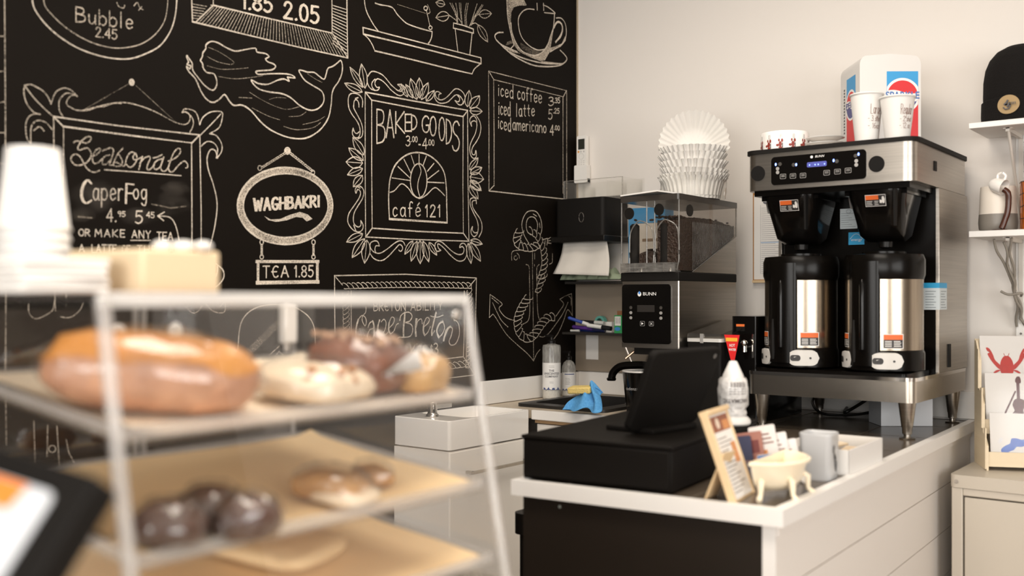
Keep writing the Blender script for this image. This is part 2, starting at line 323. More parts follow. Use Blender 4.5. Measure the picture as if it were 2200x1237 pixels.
# ---------------------------------------------------------------- chalk drawings on the black wall
CH = {0: chalk('chalk_bright', (.66, .585, .49), .76), 1: chalk('chalk_soft', (.54, .47, .385), .56), 2: chalk('chalk_faint', (.40, .34, .27), .30), 3: chalk('chalk_smear', (.16, .14, .12), .025, 14, .02)}
class Draw:
    lev = 0
    def __init__(s, name, label): s.name = name; s.label = label; s.b = MB(CH[0]); s.z(0, 0, 1)
    def z(s, ox, oy, k): s.o = (ox, oy, k); return s
    def px(s, p): return (s.o[0]+p[0]/s.o[2], s.o[1]+p[1]/s.o[2])
    def wall(s, p):
        q = onx(p[0], p[1], WX); return (q.y, q.z)
    def to3(s, lift): return lambda a, b: (WX+.0012+lift, a, b)
    def raw(s, pxs, w=2.6, f=0):
        for i in range(1, len(pxs)-1):      # a sharp corner: two strokes
            ax, ay = pxs[i][0]-pxs[i-1][0], pxs[i][1]-pxs[i-1][1]; bx, by = pxs[i+1][0]-pxs[i][0], pxs[i+1][1]-pxs[i][1]
            if ax*bx+ay*by < .45*math.hypot(ax, ay)*math.hypot(bx, by): s.raw(pxs[:i+1], w, f); return s.raw(pxs[i:], w, f)
        pts = [s.wall(p) for p in pxs]; c = pxs[len(pxs)//2]; dep = (onx(c[0], c[1], WX)-CAM).dot(FW)
        Draw.lev = (Draw.lev+1) % 40; s.b.use(CH[f]); ribbon(pts, w*dep/FPX, s.to3(Draw.lev*1.2e-5), s.b)
    def l(s, t, w=2.6, f=0, c=False, k=5):
        """t: 'x,y x,y ...' in the current zoom; several strokes parted by ;"""
        for part in t.split(';'):
            p = [s.px(tuple(float(q) for q in e.split(','))) for e in part.split()]
            s.raw(sm(p, k) if c and len(p) > 2 else p, w, f)
        return s
    def c(s, t, w=2.6, f=0, k=5): return s.l(t, w, f, True, k)
    def fill(s, t, f=1, c=False):
        p = [s.px(tuple(float(q) for q in e.split(','))) for e in t.split()]
        if c: p = sm(p, 4, True)[:-1]
        pts = [s.wall(q) for q in p]; Draw.lev = (Draw.lev+1) % 40; s.b.use(CH[f])
        bm = bmesh.new(); vs = [bm.verts.new((WX+.0011+Draw.lev*1.2e-5, a, z)) for a, z in pts]
        es = [bm.edges.new((vs[i], vs[(i+1) % len(vs)])) for i in range(len(vs))]
        bmesh.ops.triangle_fill(bm, edges=es, use_beauty=True); bm.verts.index_update()
        s.b.add([v.co[:] for v in bm.verts], [[v.index for v in f_.verts] for f_ in bm.faces]); bm.free(); return s
    def ell(s, cx, cy, rx, ry=None, w=2.6, f=0, a0=0, a1=360, n=40):
        ry = ry or rx
        s.raw([s.px((cx+rx*math.cos(math.radians(a0+(a1-a0)*i/n)), cy+ry*math.sin(math.radians(a0+(a1-a0)*i/n)))) for i in range(n+1)], w, f); return s
    def t(s, word, x0, y0, x1, y1, h0, h1=None, w=2.4, f=0, sp=1.6, sag=0.0, sh=0.0):
        h1 = h1 or h0; st, W = lay(word, sp)
        for p in st:
            q = []
            for a, e in p:
                t_ = a/W; h = (h0+(h1-h0)*t_)/10; q.append(s.px((x0+(x1-x0)*t_+e*h*sh, y0+(y1-y0)*t_+sag*math.sin(PI*t_)-e*h)))
            s.raw(q, w, f)
        return s
    def gl(s, ch, x0, x1, yt, yb, w=2.4, f=0):
        W, st = GL[ch]
        for p in st: s.raw([s.px((x0+(x1-x0)*a/W, yb+(yt-yb)*e/10)) for a, e in p], w, f)
        return s
    def leaf(s, tips, w=2.2, f=0, mid=True):
        """tx,ty>bx,by>width"""
        for e in tips.split():
            a, b_, wd = e.split('>'); tx, ty = map(float, a.split(',')); bx, by = map(float, b_.split(',')); wd = float(wd)
            dx, dy = bx-tx, by-ty; L = math.hypot(dx, dy); nx, ny = -dy/L*wd/2, dx/L*wd/2
            def q(t_, k): return s.px((tx+dx*t_+nx*k, ty+dy*t_+ny*k))
            for sg in (1, -1): s.raw(sm([q(0, 0), q(.22, .62*sg), q(.5, 1*sg), q(.8, .75*sg), q(1, 0)], 5), w, f)
            if mid: s.raw([q(0, 0), q(.96, 0)], w*.7, f)
        return s
    def rope(s, t, wd, n, w=1.5, f=0, side=True):
        p = sm([tuple(float(q) for q in e.split(',')) for e in t.split()], 12); L = [0]
        for a, b_ in zip(p, p[1:]): L.append(L[-1]+math.hypot(b_[0]-a[0], b_[1]-a[1]))
        def at(u):
            u = min(max(u, 0), .9999)*L[-1]; i = max(0, next(i for i in range(len(L)-1) if L[i+1] >= u)); r = (u-L[i])/((L[i+1]-L[i]) or 1)
            a, b_ = p[i], p[i+1]; dx, dy = b_[0]-a[0], b_[1]-a[1]; l = math.hypot(dx, dy) or 1
            return a[0]+dx*r, a[1]+dy*r, -dy/l, dx/l
        for i in range(n):
            q = []
            for u, k in ((i, -.85), (i+.25, -1.05), (i+.6, -.8), (i+1.0, -.2), (i+1.3, .5), (i+1.35, .95)):
                x, y, nx, ny = at(u/n); q.append(s.px((x+nx*wd/2*k, y+ny*wd/2*k)))
            s.raw(sm(q, 3), w, f)
            q = []
            for u, k in ((i+.35, .95), (i+.6, 1.08), (i+1, 1.02), (i+1.35, .95)):
                x, y, nx, ny = at(u/n); q.append(s.px((x+nx*wd/2*k, y+ny*wd/2*k)))
            s.raw(sm(q, 3), w, f)
        return s
    def hatch(s, a0, a1, b0, b1, n, w=1.5, f=1):
        for i in range(n):
            t_ = (i+.5)/n
            p = (a0[0]+(a1[0]-a0[0])*t_, a0[1]+(a1[1]-a0[1])*t_); q = (b0[0]+(b1[0]-b0[0])*t_, b0[1]+(b1[1]-b0[1])*t_)
            s.raw([s.px(p), s.px(q)], w, f)
        return s
    def done(s): return tag(s.b.build(s.name, wall_left), s.label)
A = (0, 0, 3.534); Bz = (360, 0, 3.534); C = (720, 0, 3.534); Dz = (0, 280, 3.534); E = (440, 300, 3.534); Fz = (700, 500, 3.534)

d = Draw('chalk_plate_menu', 'round chalk plate reading Bubble 2.45')
d.z(*A).c('245,-60 250,40 300,130 380,220 480,300 600,370 740,420 870,445 990,445 1100,410 1210,350 1285,250 1322,150 1338,40 1340,-60', 3)
d.c('325,-60 338,40 400,120 480,195 580,265 700,325 820,358 920,365 1040,345 1130,300 1200,235 1250,150 1270,40 1272,-60', 2.2, 1)
d.t('Bubble', 575, 165, 1005, 222, 112, 118, 2.8, 1, 2).t('2.45', 725, 278, 885, 300, 72, 72, 2.4, 1).c('885,20 900,50 935,62 945,40;1015,45 1040,20 1060,60 1085,75;1050,80 1075,50', 2, 1)
d.done()
d = Draw('chalk_ruler_line', 'vertical chalk line with tick marks at wall end').z(0, 0, 1)
d.l('9,-15 10,100 11,250 11,420 12,640 11,815 13,955', 2.4, 1).l('-6,78 9,78;-6,154 9,153;-6,222 10,218;-6,285 10,285;-6,350 10,352', 2, 1); d.done()

d = Draw('chalk_price_board', 'chalk framed price board with hatched edge, ending in 2.05').z(*Bz)
d.l('180,-60 182,40 187,165;185,165 600,265 1000,360 1365,440;1358,-60 1362,250 1366,440;345,40 700,125 1000,195 1247,252;1245,-60 1247,252;215,165 345,40;1250,255 1365,438', 3)
d.l('325,40 345,40 345,-60', 2).hatch((225, 168), (1350, 432), (345, 48), (1247, 258), 46, 1.6, 1).hatch((1252, 30), (1252, 340), (1358, 60), (1358, 420), 14, 1.8, 0).hatch((188, 20), (188, 150), (300, 40), (235, 152), 6, 1.6, 1)
for dx in (0, 3, 6): d.t('1.85', 560+dx, 62, 785+dx, 95, 118, 118, 4.5, 0, 2.0).t('2.05', 880+dx, 135, 1140+dx, 180, 122, 126, 4.5, 0, 2.0)
d.done()

d = Draw('chalk_mermaid', 'chalk outline of a swimming mermaid').z(*Bz)
d.c('150,430 168,455 185,485 190,535 230,590 280,650 335,685 360,670 372,635 365,590 345,558 300,552 270,520 262,480 247,460 262,430 266,400 288,370 290,340 328,315 380,325 440,360 510,388 580,378 664,366 676,395 740,407 768,430 742,448 760,470 800,485 818,505 790,530 690,538 668,546 690,565 780,560 880,560 940,570 965,592 925,588 908,588 920,615 880,600 830,610 760,640 690,635 633,608 655,645 700,680 780,700 860,710 930,740 1000,800 1070,835 1130,830 1175,790 1185,740 1165,690 1100,650 1040,610 1005,560 996,534 1020,535 1060,548 1110,550 1150,580 1185,602 1200,570 1215,520 1250,505 1285,480 1312,459 1325,500 1320,560 1295,620 1260,670 1245,720 1240,790 1220,890 1170,970 1110,1020 1040,1050 950,1050 860,1025 770,980 700,920 640,850 590,810 550,797 500,800 465,765 430,718 390,755 340,778 290,750 250,690 210,600 160,545 142,505 165,522 172,500 147,490 157,470 142,430 150,425', 3.2, 0, 3)
d.c('310,360 400,400 500,470 480,490;300,430 380,470 470,490;300,500 400,525 500,525 610,515;380,580 500,598 620,590 720,575;620,700 700,750 800,800 900,830 1000,810;770,755 830,740 900,745;640,820 760,880 850,910;880,960 980,985 1100,970 1160,930;1050,850 1000,880 920,885;1025,945 1130,920 1190,885;540,740 640,745', 1.6, 2)
d.c('1060,560 1120,600 1170,625', 1.4, 2); d.done()

d = Draw('chalk_shelf_with_ship', 'chalk drawing of a shelf carrying a ship hull and a potted plant').z(760, 0, 7.277)
d.l('140,430 600,550 1200,705 1985,905;150,535 700,665 1300,815 1985,995;140,430 145,535;1985,905 1987,995;325,795 900,930 1400,1055 1845,1155', 3).c('150,535 220,600 280,690 325,795;1980,995 1900,1060 1870,1100 1845,1155', 2.6)
d.c('160,-60 170,75 200,190 260,310 320,410 380,490;330,50 410,75 590,115 680,230 800,350 900,400 1050,450 1220,495;1220,495 1215,570 1190,640 1160,680', 2.8).l('680,70 1120,210', 1.4, 2)
d.ell(1120, 130, 28, 32, 2.4).ell(1195, 435, 25, 28, 2.4).l('1130,160 1185,400', 2).c('1150,75 1180,150 1185,200 1150,215', 2, 1)
d.l('1555,360 1700,395 1865,455 1867,520;1555,360 1553,440 1700,475 1867,520;1580,450 1622,800;1845,520 1810,850', 2.6)
for t in ('1500,50 1590,230 1605,350', '1530,50 1605,230 1620,350', '1590,50 1615,200 1615,350', '1645,50 1660,200 1690,385', '1668,50 1675,200 1690,385', '1760,50 1735,200 1740,405', '1785,50 1755,250 1765,405', '2000,75 1890,250 1805,410', '2020,80 1910,250 1830,400', '1925,60 1880,200 1820,390'): d.c(t, 2, 1)
d.leaf('1280,275>1490,240>150 2150,210>1955,228>130 2090,655>1938,390>110 1280,40>1420,70>100', 2.2, 1).c('1490,240 1560,290 1610,330;1955,225 1880,260;1938,390 1890,360 1820,390;1580,230 1650,310 1690,380', 2, 1); d.done()

d = Draw('chalk_coffee_cup', 'shaded chalk coffee cup on its saucer').z(1050, 0, 8.247)
d.fill('312,-40 318,85 330,300 370,520 440,800 520,900 560,930 720,1010 900,1080 990,1070 1070,930 1100,800 1130,600 1140,500 1090,640 1040,790 950,920 830,980 700,960 580,900 480,760 410,580 385,400 395,220 440,130 540,100 660,100 665,85 600,-40', 1)
d.c('312,-40 318,85 330,300 370,520 440,800;390,400 410,580 480,760 580,900 700,960 830,980 950,920 1040,790 1090,640 1140,500;440,800 380,870', 2.6)
d.c('800,170 690,160 600,200 530,300 520,420 550,590 620,720 740,830 860,885 960,880 1010,860;1160,220 1155,350 1145,450 1130,560;960,90 1050,130 1160,220 1150,240 980,225;850,60 855,180;965,60 970,185', 2.6)
d.c('1190,320 1280,325 1350,420 1370,580 1340,720 1260,810 1080,920', 2.4).c('1150,490 1190,410 1240,390 1290,440 1300,540 1260,650 1180,745', 4.6).fill('1080,920 1070,850 1180,820 1290,770 1350,640 1360,720 1270,830', 1)
d.c('250,575 160,580 105,630 130,710 220,790 340,850 500,920;130,710 250,830 400,960 600,1080 800,1160 1000,1180 1200,1170 1310,1130 1380,1050 1340,970 1260,890;360,920 600,1030 900,1110 1100,1130 1300,1130', 3)
d.fill('220,790 340,850 520,930 560,950 450,935 330,890 250,830', 1).fill('900,1080 1100,1100 1290,1120 1200,1140 950,1110', 1)
for i in range(26):
    x = 560+i*16; y = 740+170*math.sin((i+3)/26*1.6); d.l(f'{x},{y-10} {x+18},{y+70+random.random()*40}', 1.3, 2)
for i in range(9): d.l(f'{300+i*14},{800-i*4} {330+i*14},{740-i*4}', 1.2, 2)
d.done()

d = Draw('chalk_seasonal_board', 'ornate chalk framed board headed Seasonal, Caper Fog').z(30, 150, 9.517)
d.c('215,320 330,300 450,350 580,430 680,540 750,690;215,320 195,430 210,560 260,700 330,800 420,880 530,910;215,330 400,570 600,780 780,940', 2.6, 1)
d.c('750,700 790,580 850,460 930,400 1030,375 1150,410 1230,480 1290,545;1290,545 1180,490 1060,480 980,540 925,620 910,720 930,850 1000,960;1240,520 1160,530 1100,590 1065,670 1090,730 1140,760 1250,820 1400,835 1520,825 1700,760 1850,750 2000,690 2189,690', 2.4, 1)
d.c('530,910 400,905 300,960 240,1080 235,1237 260,1400 330,1500;340,1500 340,1237 370,1120 440,1050 530,1035 640,1075 720,1150 780,1230;400,1240 500,1165 560,1190 610,1250', 2.4, 1)
d.z(*A).c('630,838 720,815 850,785 960,780 1080,810 1200,860 1320,925 1400,945 1435,920 1440,880 1415,850 1380,855;1380,855 1395,830 1440,830 1490,860 1515,950;1385,845 1425,860 1460,900 1465,950 1440,1005', 2.6, 1)
d.c('1515,945 1540,890 1600,850 1680,850 1685,900 1660,970 1590,1015;1520,1025 1600,945 1675,865', 2.6, 0).c('1590,1015 1640,1030 1680,1090 1680,1150 1645,1200;1525,1110 1570,1075 1620,1085 1650,1130 1640,1200', 2.6, 0)
d.l('405,885 900,955 1515,1025;480,960 1000,1030 1455,1085;405,885 480,962;1455,1085 1515,1025', 3.2).ell(998, 625, 15, 20, 4).ell(998, 625, 6, 8, 4).l('970,640 640,830;1030,650 1325,920', 1.4, 2)
d.l('405,885 408,1400 415,2290;480,960 482,1500 500,2260', 2.6, 1)
d.z(*Dz).l('1515,40 1525,600 1525,1285;1452,92 1455,700 1455,1285', 2.6)
d.c('1650,210 1632,155 1595,148 1570,210 1580,300 1620,420 1646,560 1630,720 1590,900 1575,1010 1590,1080 1620,1105 1650,1080 1652,1030;1640,1010 1690,1060 1695,1120 1650,1180 1600,1200;1530,1125 1580,1148 1640,1110 1652,1060', 2.8)
d.z(140, 280, 7.857)
for t in ('140,205 180,180 260,190 340,215 400,190 432,140 410,105 360,112 290,160 230,240 208,310 250,330 340,300 400,320 435,400 410,480 340,555 230,590 150,575 95,500 110,430 180,405 250,450 310,560 370,650 450,700 520,700 575,675', '470,430 540,400 590,330 570,305 520,330 470,410 455,490 480,555 540,550 620,480',
          '625,345 700,315 770,295 810,330 800,400 770,500 740,580 800,580 830,520', '750,420 680,430 625,500 630,570 690,570 760,500', '800,580 840,480 890,390 970,300', '890,390 930,450 960,530 930,590 870,610 810,590 815,545 860,540 920,570 980,605 1010,560 1040,450 1090,380 1140,370 1200,420 1195,520 1140,600 1090,625 1050,600 1020,560',
          '1190,390 1145,430 1150,490 1210,490 1295,450', '1300,440 1270,540 1240,660', '1250,560 1330,470 1410,440 1430,480 1390,570 1375,640 1400,665 1450,640 1500,580', '1480,465 1550,450 1630,410', '1650,480 1560,500 1500,560 1490,630 1530,660 1600,610 1660,450', '1660,450 1610,600 1620,670 1670,690 1720,650 1760,560',
          '1735,520 1850,470 1930,390 1938,320 1890,310 1820,390 1770,520 1740,620 1760,695 1820,690 1880,620 1950,550 2010,520 2060,570 2060,620 2030,635'): d.c(t, 3, 1)
d.l('660,665 1300,710 1950,765', 2.6, 0)
d.z(*Dz)
for k in (0, 7, 14): d.c(f'{690+k*.3},405 {655+k},378 {622+k},420 {610+k},480 {622+k},535 {650+k},553 {690+k*.3},530', 3, 0)
d.t('aper', 705, 530, 930, 530, 145, 145, 3, 0, 2)
for k in (0, 7): d.l(f'{950+k},555 {955+k},405 1015,412;{955+k},478 1005,478', 3, 0)
d.t('og', 1010, 520, 1110, 525, 125, 125, 3, 0, 2)
d.t('4.', 808, 692, 880, 692, 95, 95, 3, 0, 2).t('95', 892, 652, 948, 655, 38, 38, 2, 0).t('5', 1026, 705, 1078, 705, 92, 92, 3, 0).t('45', 1110, 660, 1168, 665, 42, 42, 2, 0).c('1195,650 1285,660 1330,720 1357,830', 2.6).l('1245,620 1195,650 1240,685', 2.6)
d.t('OR', 596, 800, 680, 802, 50, 50, 2.4, 0, 2).t('MAKE', 720, 806, 945, 810, 54, 54, 2.4, 0, 3).t('ANY', 1000, 815, 1140, 820, 56, 56, 2.4, 0, 2.5).t('TEA', 1190, 830, 1310, 834, 58, 58, 2.6, 0, 2).l('990,835 1140,835', 2.4)
d.t('A', 598, 920, 638, 920, 52, 52, 2.4, 0).t('LATTE', 695, 922, 880, 924, 54, 54, 2.6, 0, 2).t('OF', 925, 925, 985, 926, 52, 52, 2.4, 1, 2).t('THE', 1040, 928, 1180, 930, 54, 54, 2.4, 1, 3).t('SAME', 1248, 930, 1395, 935, 56, 58, 2.6, 0, 2)
for cx_, cy_, rx_, ry_ in ((720, 500, 190, 130), (1290, 560, 150, 100), (1050, 650, 160, 70), (620, 640, 110, 60), (1330, 440, 110, 60)):
    for k in range(9): d.fill(' '.join(f'{cx_+rx_*(1-k*.1)*math.cos(q*.3927)+12*math.sin(q*2+k):.0f},{cy_+ry_*(1-k*.1)*math.sin(q*.3927):.0f}' for q in range(16)), 3, True)
d.l('590,655 700,665;1150,560 1300,590 1410,575', 3, 2)
d.z(0, 560, 3.534).c('215,330 220,400 270,440 350,410 400,370 412,310 420,380;455,425 530,430 600,380 630,320;1410,350 1460,395 1500,385 1530,345;1560,330 1620,385 1700,390 1705,320 1670,350', 2, 1); d.done()

d = Draw('chalk_hanging_tea_sign', 'hanging chalk oval reading Waghbakri above Tea 1.85').z(*E)
d.fill(' '.join(f'{625+19*math.cos(a*.5):.0f},{85+19*math.sin(a*.5):.0f}' for a in range(13)), 0).ell(625, 85, 21, 25, 2.4)
for k in range(14):
    t_ = k/13; d.ell(603-170*t_, 105+105*t_, 7, 8, 1.6, 1, n=10); d.ell(650+162*t_, 105+130*t_, 8, 8, 1.8, 0, n=10)
d.ell(415, 215, 14, 18, 2.2, 1).ell(818, 250, 14, 18, 2.4)
n = 60; out = [(608+365*math.cos(2*PI*i/n), 503+295*math.sin(2*PI*i/n)) for i in range(n+1)]; inn = [(612+322*math.cos(2*PI*i/n), 500+243*math.sin(2*PI*i/n)) for i in range(n, -1, -1)]
d.fill(' '.join(f'{x:.1f},{y:.1f}' for x, y in out[:31]+inn[30:]), 1).fill(' '.join(f'{x:.1f},{y:.1f}' for x, y in out[30:]+inn[:31]), 1)
d.ell(608, 503, 362, 292, 4).ell(612, 500, 322, 243, 3.6)
for k in (0, 4, 8): d.t('WAGHBAKRI', 368+k, 540, 862+k, 508, 92, 82, 4.2, 0, 2.2)
d.fill('450,580 500,606 570,602 640,572 720,548 780,568 816,602 772,620 740,592 690,587 620,612 540,624 480,610', 0)
for x in (430, 823):
    d.ell(x, 778, 13, 18, 2.4).ell(x, 890, 13, 16, 2.4)
    for k in range(6): d.ell(x, 806+k*13, 6, 8, 2, 0, n=10)
d.l('390,925 862,925;402,920 402,1090;852,920 852,1085;392,1086 862,1078', 6.5, 0).t('T€A', 440, 1048, 632, 1042, 88, 84, 3, 0, 2.4).t('1.85', 678, 1042, 820, 1040, 84, 84, 3.2, 0, 2); d.done()

d = Draw('chalk_baked_goods_board', 'leafy chalk frame reading Baked Goods 3.00-4.00 with cafe logo').z(*C)
d.l('228,700 600,768 1005,838;275,760 600,822 970,885;228,700 275,760;970,885 1005,838', 3).z(0, 0, 1).l('784,198 784,360 785,509;798,215 798,360 799,490;1004,237 1005,400 1007,518;994.5,250 994,400 995,501', 2.4).l('785,509 880,514 1007,518;799,490 900,497 995,501;785,509 799,490;995,501 1007,518', 2.8)
d.z(*C)
for ch, x0, x1, yt, yb in (('B', 315, 378, 830, 1088), ('A', 385, 444, 835, 1045), ('K', 458, 525, 848, 1012), ('E', 530, 577, 868, 995), ('D', 578, 618, 873, 985), ('G', 657, 712, 882, 1005), ('O', 718, 764, 885, 1030), ('O', 786, 830, 892, 1066), ('D', 842, 882, 905, 1092), ('S', 888, 942, 920, 1148)): d.gl(ch, x0, x1, yt, yb, 3.4)
d.gl('3', 535, 566, 1032, 1108, 2.6).t('.00', 575, 1075, 622, 1078, 40, 40, 2.2).l('632,1098 645,1098', 3).gl('4', 662, 695, 1050, 1130, 2.6).t('.00', 700, 1100, 750, 1105, 42, 42, 2.2)
d.z(*E).c('1400,605 1395,500 1395,400 1405,300 1440,200 1510,128 1590,98 1680,110 1760,165 1815,250 1832,370 1835,500 1838,630', 3.4).l('1400,602 1838,630', 4).ell(1622, 312, 63, 130, 3).c('1622,185 1640,240 1620,310 1615,370 1632,438', 2.4)
d.l('1625,112 1625,180;1565,120 1590,195;1510,148 1560,250;1465,205 1555,290;1420,290 1555,310;1680,125 1655,195;1738,180 1688,240;1775,235 1690,300;1688,322 1815,328', 2.4).c('1405,400 1440,385 1490,335 1540,365 1580,420 1630,445 1680,420 1740,365 1780,385 1820,425', 2.6)
d.t('café', 1425, 583, 1635, 583, 112, 112, 3, 0, 2.4).t('121', 1672, 585, 1785, 585, 88, 88, 3.4, 0, 2.6)
d.z(735, 130, 12.37).leaf('200,180>540,715>150 505,95>600,735>200 60,605>525,840>190')
d.c('680,420 750,310 830,290 930,315 1060,380 1170,490 1290,640 1400,740 1480,800 1550,820 1600,780 1600,690 1560,640 1470,640 1530,690 1550,760 1500,795;660,400 655,480 660,560 700,680 770,760 870,795 950,780 985,710 920,715 870,640 870,560 910,500 960,490 1060,540 1160,630 1280,770 1400,870 1480,920 1570,930 1640,860 1650,740 1620,670;870,495 820,540 780,620 800,720 870,795', 2.4)
d.c('530,1237 540,1080 500,970 420,900 300,870 200,900 160,1000 155,1120 170,1237;300,1237 310,1100 345,1045 400,1060 435,1140 440,1237;345,1010 420,985', 2.4)
d.z(880, 150, 12.37).leaf('20,235>185,790>200 250,215>255,750>190 485,345>305,790>190 650,550>435,830>150 -110,390>75,745>130 -235,375>-60,720>120', 2.2)
d.c('650,620 660,740 720,840 800,885 900,885 1010,850 1100,770 1180,690 1250,665 1330,700 1390,780 1415,860 1370,930 1290,920 1200,820 1260,850 1310,830 1320,750 1270,690;830,630 760,585 690,590 680,680 740,770 830,800 920,770 1020,690 1120,580 1200,510 1280,510 1370,560 1440,650 1465,760 1420,900;830,630 770,660 765,750', 2.4)
d.leaf('1575,550>1525,980>170 1850,690>1595,1020>230 1920,1105>1590,1090>200')
d.z(735, 230, 7.73).c('100,-40 110,20 160,120 240,230 285,330 295,430 265,505 200,500 165,430 180,350;180,350 200,410 240,440 290,400;185,-20 195,30 270,170 320,280 340,400 320,490 260,525', 2.4)
d.leaf('175,505>357,795>130 105,680>348,885>130 62,910>335,930>190 85,1125>335,1020>120')
d.z(735, 380, 6.185).leaf('145,130>265,-20>100').c('210,115 260,140 285,200 265,290 210,380 160,470 145,560 160,630 210,665 245,640 245,580;245,580 275,640 265,700 220,730 150,710 90,640 70,570 90,480 150,390 210,300 240,230 230,180 200,170 180,215 170,170 195,130 235,150;150,640 180,720', 2.4)
d.leaf('55,865>270,755>100 130,1070>295,820>110 295,1145>325,840>110')
d.z(740, 490, 7.333).c('545,280 520,215 470,200 410,230 400,290 440,360 510,395 580,385 680,320 780,240 860,200 920,215 950,270;400,400 450,470 530,510 610,500 700,430 800,320 860,260 900,280 910,330 880,365 850,345;545,280 490,280 475,340 490,385', 2.4)
d.leaf('945,410>1075,200>80 1045,520>1138,205>100 1190,560>1188,195>120 1325,530>1235,205>100 1450,425>1330,225>80')
d.c('1515,350 1460,365 1425,320 1425,250 1460,210 1520,215 1600,280 1700,370 1790,415 1860,400 1880,330 1850,290 1810,305 1830,250 1880,240 1915,290 1925,360 1920,430 1880,500 1810,520 1740,490 1650,410 1570,320 1500,260 1465,250 1475,310 1515,350', 2.4)
d.leaf('2168,250>1985,190>90 2140,520>1975,225>110 1990,555>1945,240>90', 2.2)
d.z(990, 230, 7.28).c('165,300 160,240 200,215 240,240 245,310 220,420 160,540 135,640 150,750 190,800 230,790 240,740 230,680 215,740 180,740 165,690 185,620 240,540 290,440 310,320 290,220 240,140;165,300 135,220 155,160 200,140 240,190 245,250', 2.4)
d.leaf('265,795>135,978>90 325,945>145,1038>110 352,1130>138,1090>170 300,1290>140,1150>110')
d.z(990, 390, 6.51).leaf('282,125>125,0>100 237,242>118,55>90').c('215,310 210,270 180,265 155,290 165,360 210,440 260,510 290,590 290,690 250,775;215,310 210,250 175,225 130,250 130,330 170,430 220,530 240,620 230,720 185,770 145,730 140,680 160,630 160,680 190,715 225,710', 2.4); d.done()

d = Draw('chalk_iced_drinks_board', 'plain chalk frame listing iced coffee, latte and americano').z(*C)
d.l('1165,540 1450,612 1755,688;1203,605 1480,672 1730,735', 1.8, 1).l('1165,540 1203,605;1730,735 1755,688', 2).z(0, 0, 1).l('1049,153 1050,280 1050,410;1060,171 1061,290 1061,400;1217,195 1217,310 1217,428;1209,208 1209,300 1209,415', 2.2, 1).l('1050,410 1130,419 1217,428;1050,410 1061,398', 2.4)
d.z(*C).t('iced', 1236, 725, 1350, 750, 95, 100, 2.4, 0, 1.8).t('coffee', 1382, 752, 1566, 785, 100, 98, 2.4, 0, 1.8).t('iced', 1238, 868, 1328, 882, 105, 108, 2.4, 0, 1.8).t('latte', 1372, 885, 1512, 880, 98, 92, 2.4, 0, 2.2)
d.t('iced', 1236, 972, 1332, 1002, 98, 105, 2.4, 0, 1.8).t('americano', 1346, 985, 1600, 1010, 92, 86, 2.4, 0, 1.8)
d.gl('3', 1618, 1655, 738, 802, 2.4).t('.35', 1660, 780, 1704, 783, 36, 40, 2).gl('5', 1618, 1646, 832, 905, 2.4).t('.25', 1655, 858, 1700, 862, 36, 38, 2).gl('4', 1630, 1656, 950, 1026, 2.4).t('.00', 1662, 985, 1702, 990, 32, 34, 2); d.done()

d = Draw('chalk_anchor', 'chalk anchor wound with a twisted rope').z(1040, 440, 7.73)
d.c('740,640 660,500 622,340 650,210 710,120 790,97 870,120 930,220 955,340 950,440 930,490;870,440 885,330 850,230 790,198 730,220 700,290 698,380 720,450 770,495', 2).c('810,150 870,190;915,300 925,380', 1.6)
d.rope('610,400 545,540 575,660 690,705 800,705 900,650', 120, 9, 1.7).rope('720,400 800,450 870,500 920,570 950,650 985,740 1000,850 1005,950 990,1050 960,1150 930,1230', 95, 11, 1.7)
d.l('960,580 1050,555;1010,590 1005,650;1050,560 1040,670;1050,570 1100,540;1055,600 1100,590;1050,630 1110,640', 1.6)
d.l('800,770 800,1237;835,800 835,900;832,990 832,1020', 1.4, 1).c('455,920 455,800 500,760 620,750;1080,985 1125,960 1130,900 1130,810;540,800 575,840 580,885', 1.5, 1).ell(520, 880, 28, 34, 1.4, 1, 0, 290).c('690,990 735,1010 748,1100 748,1237;910,990 875,1030 868,1100 868,1237', 1.6, 1)
d.z(1040, 590, 6.51).c('630,-10 633,200 635,400 632,560 605,650 530,695;735,-10 735,200 742,450 755,580 780,650', 1.7, 1).l('675,0 680,400 688,1200', 1.3, 1)
d.rope('850,-20 820,60 790,120 770,180 745,250', 70, 4, 1.6).rope('640,290 570,390 510,500 475,600 470,700 490,790 540,860 620,890 700,830 760,740 830,650 900,590 985,590', 105, 19, 1.6)
d.l('80,275 70,600 120,550', 1.7).c('120,550 160,600 300,820 440,960 600,1100 690,1205;690,1205 730,1110 780,1045;80,275 170,340 250,410 205,470 270,570 350,620 430,640;115,390 180,530 240,640 330,730;105,325 200,405', 1.6, 1)
d.c('1055,345 1130,300 1220,265;1220,265 1228,420 1230,570;1230,570 1165,490 1110,640 1040,800 970,900;1055,345 1110,410 1050,510 1000,580;1170,385 1100,540 1000,690 900,820 820,870 770,860;1180,300 1210,330 1215,430', 1.7, 1); d.done()

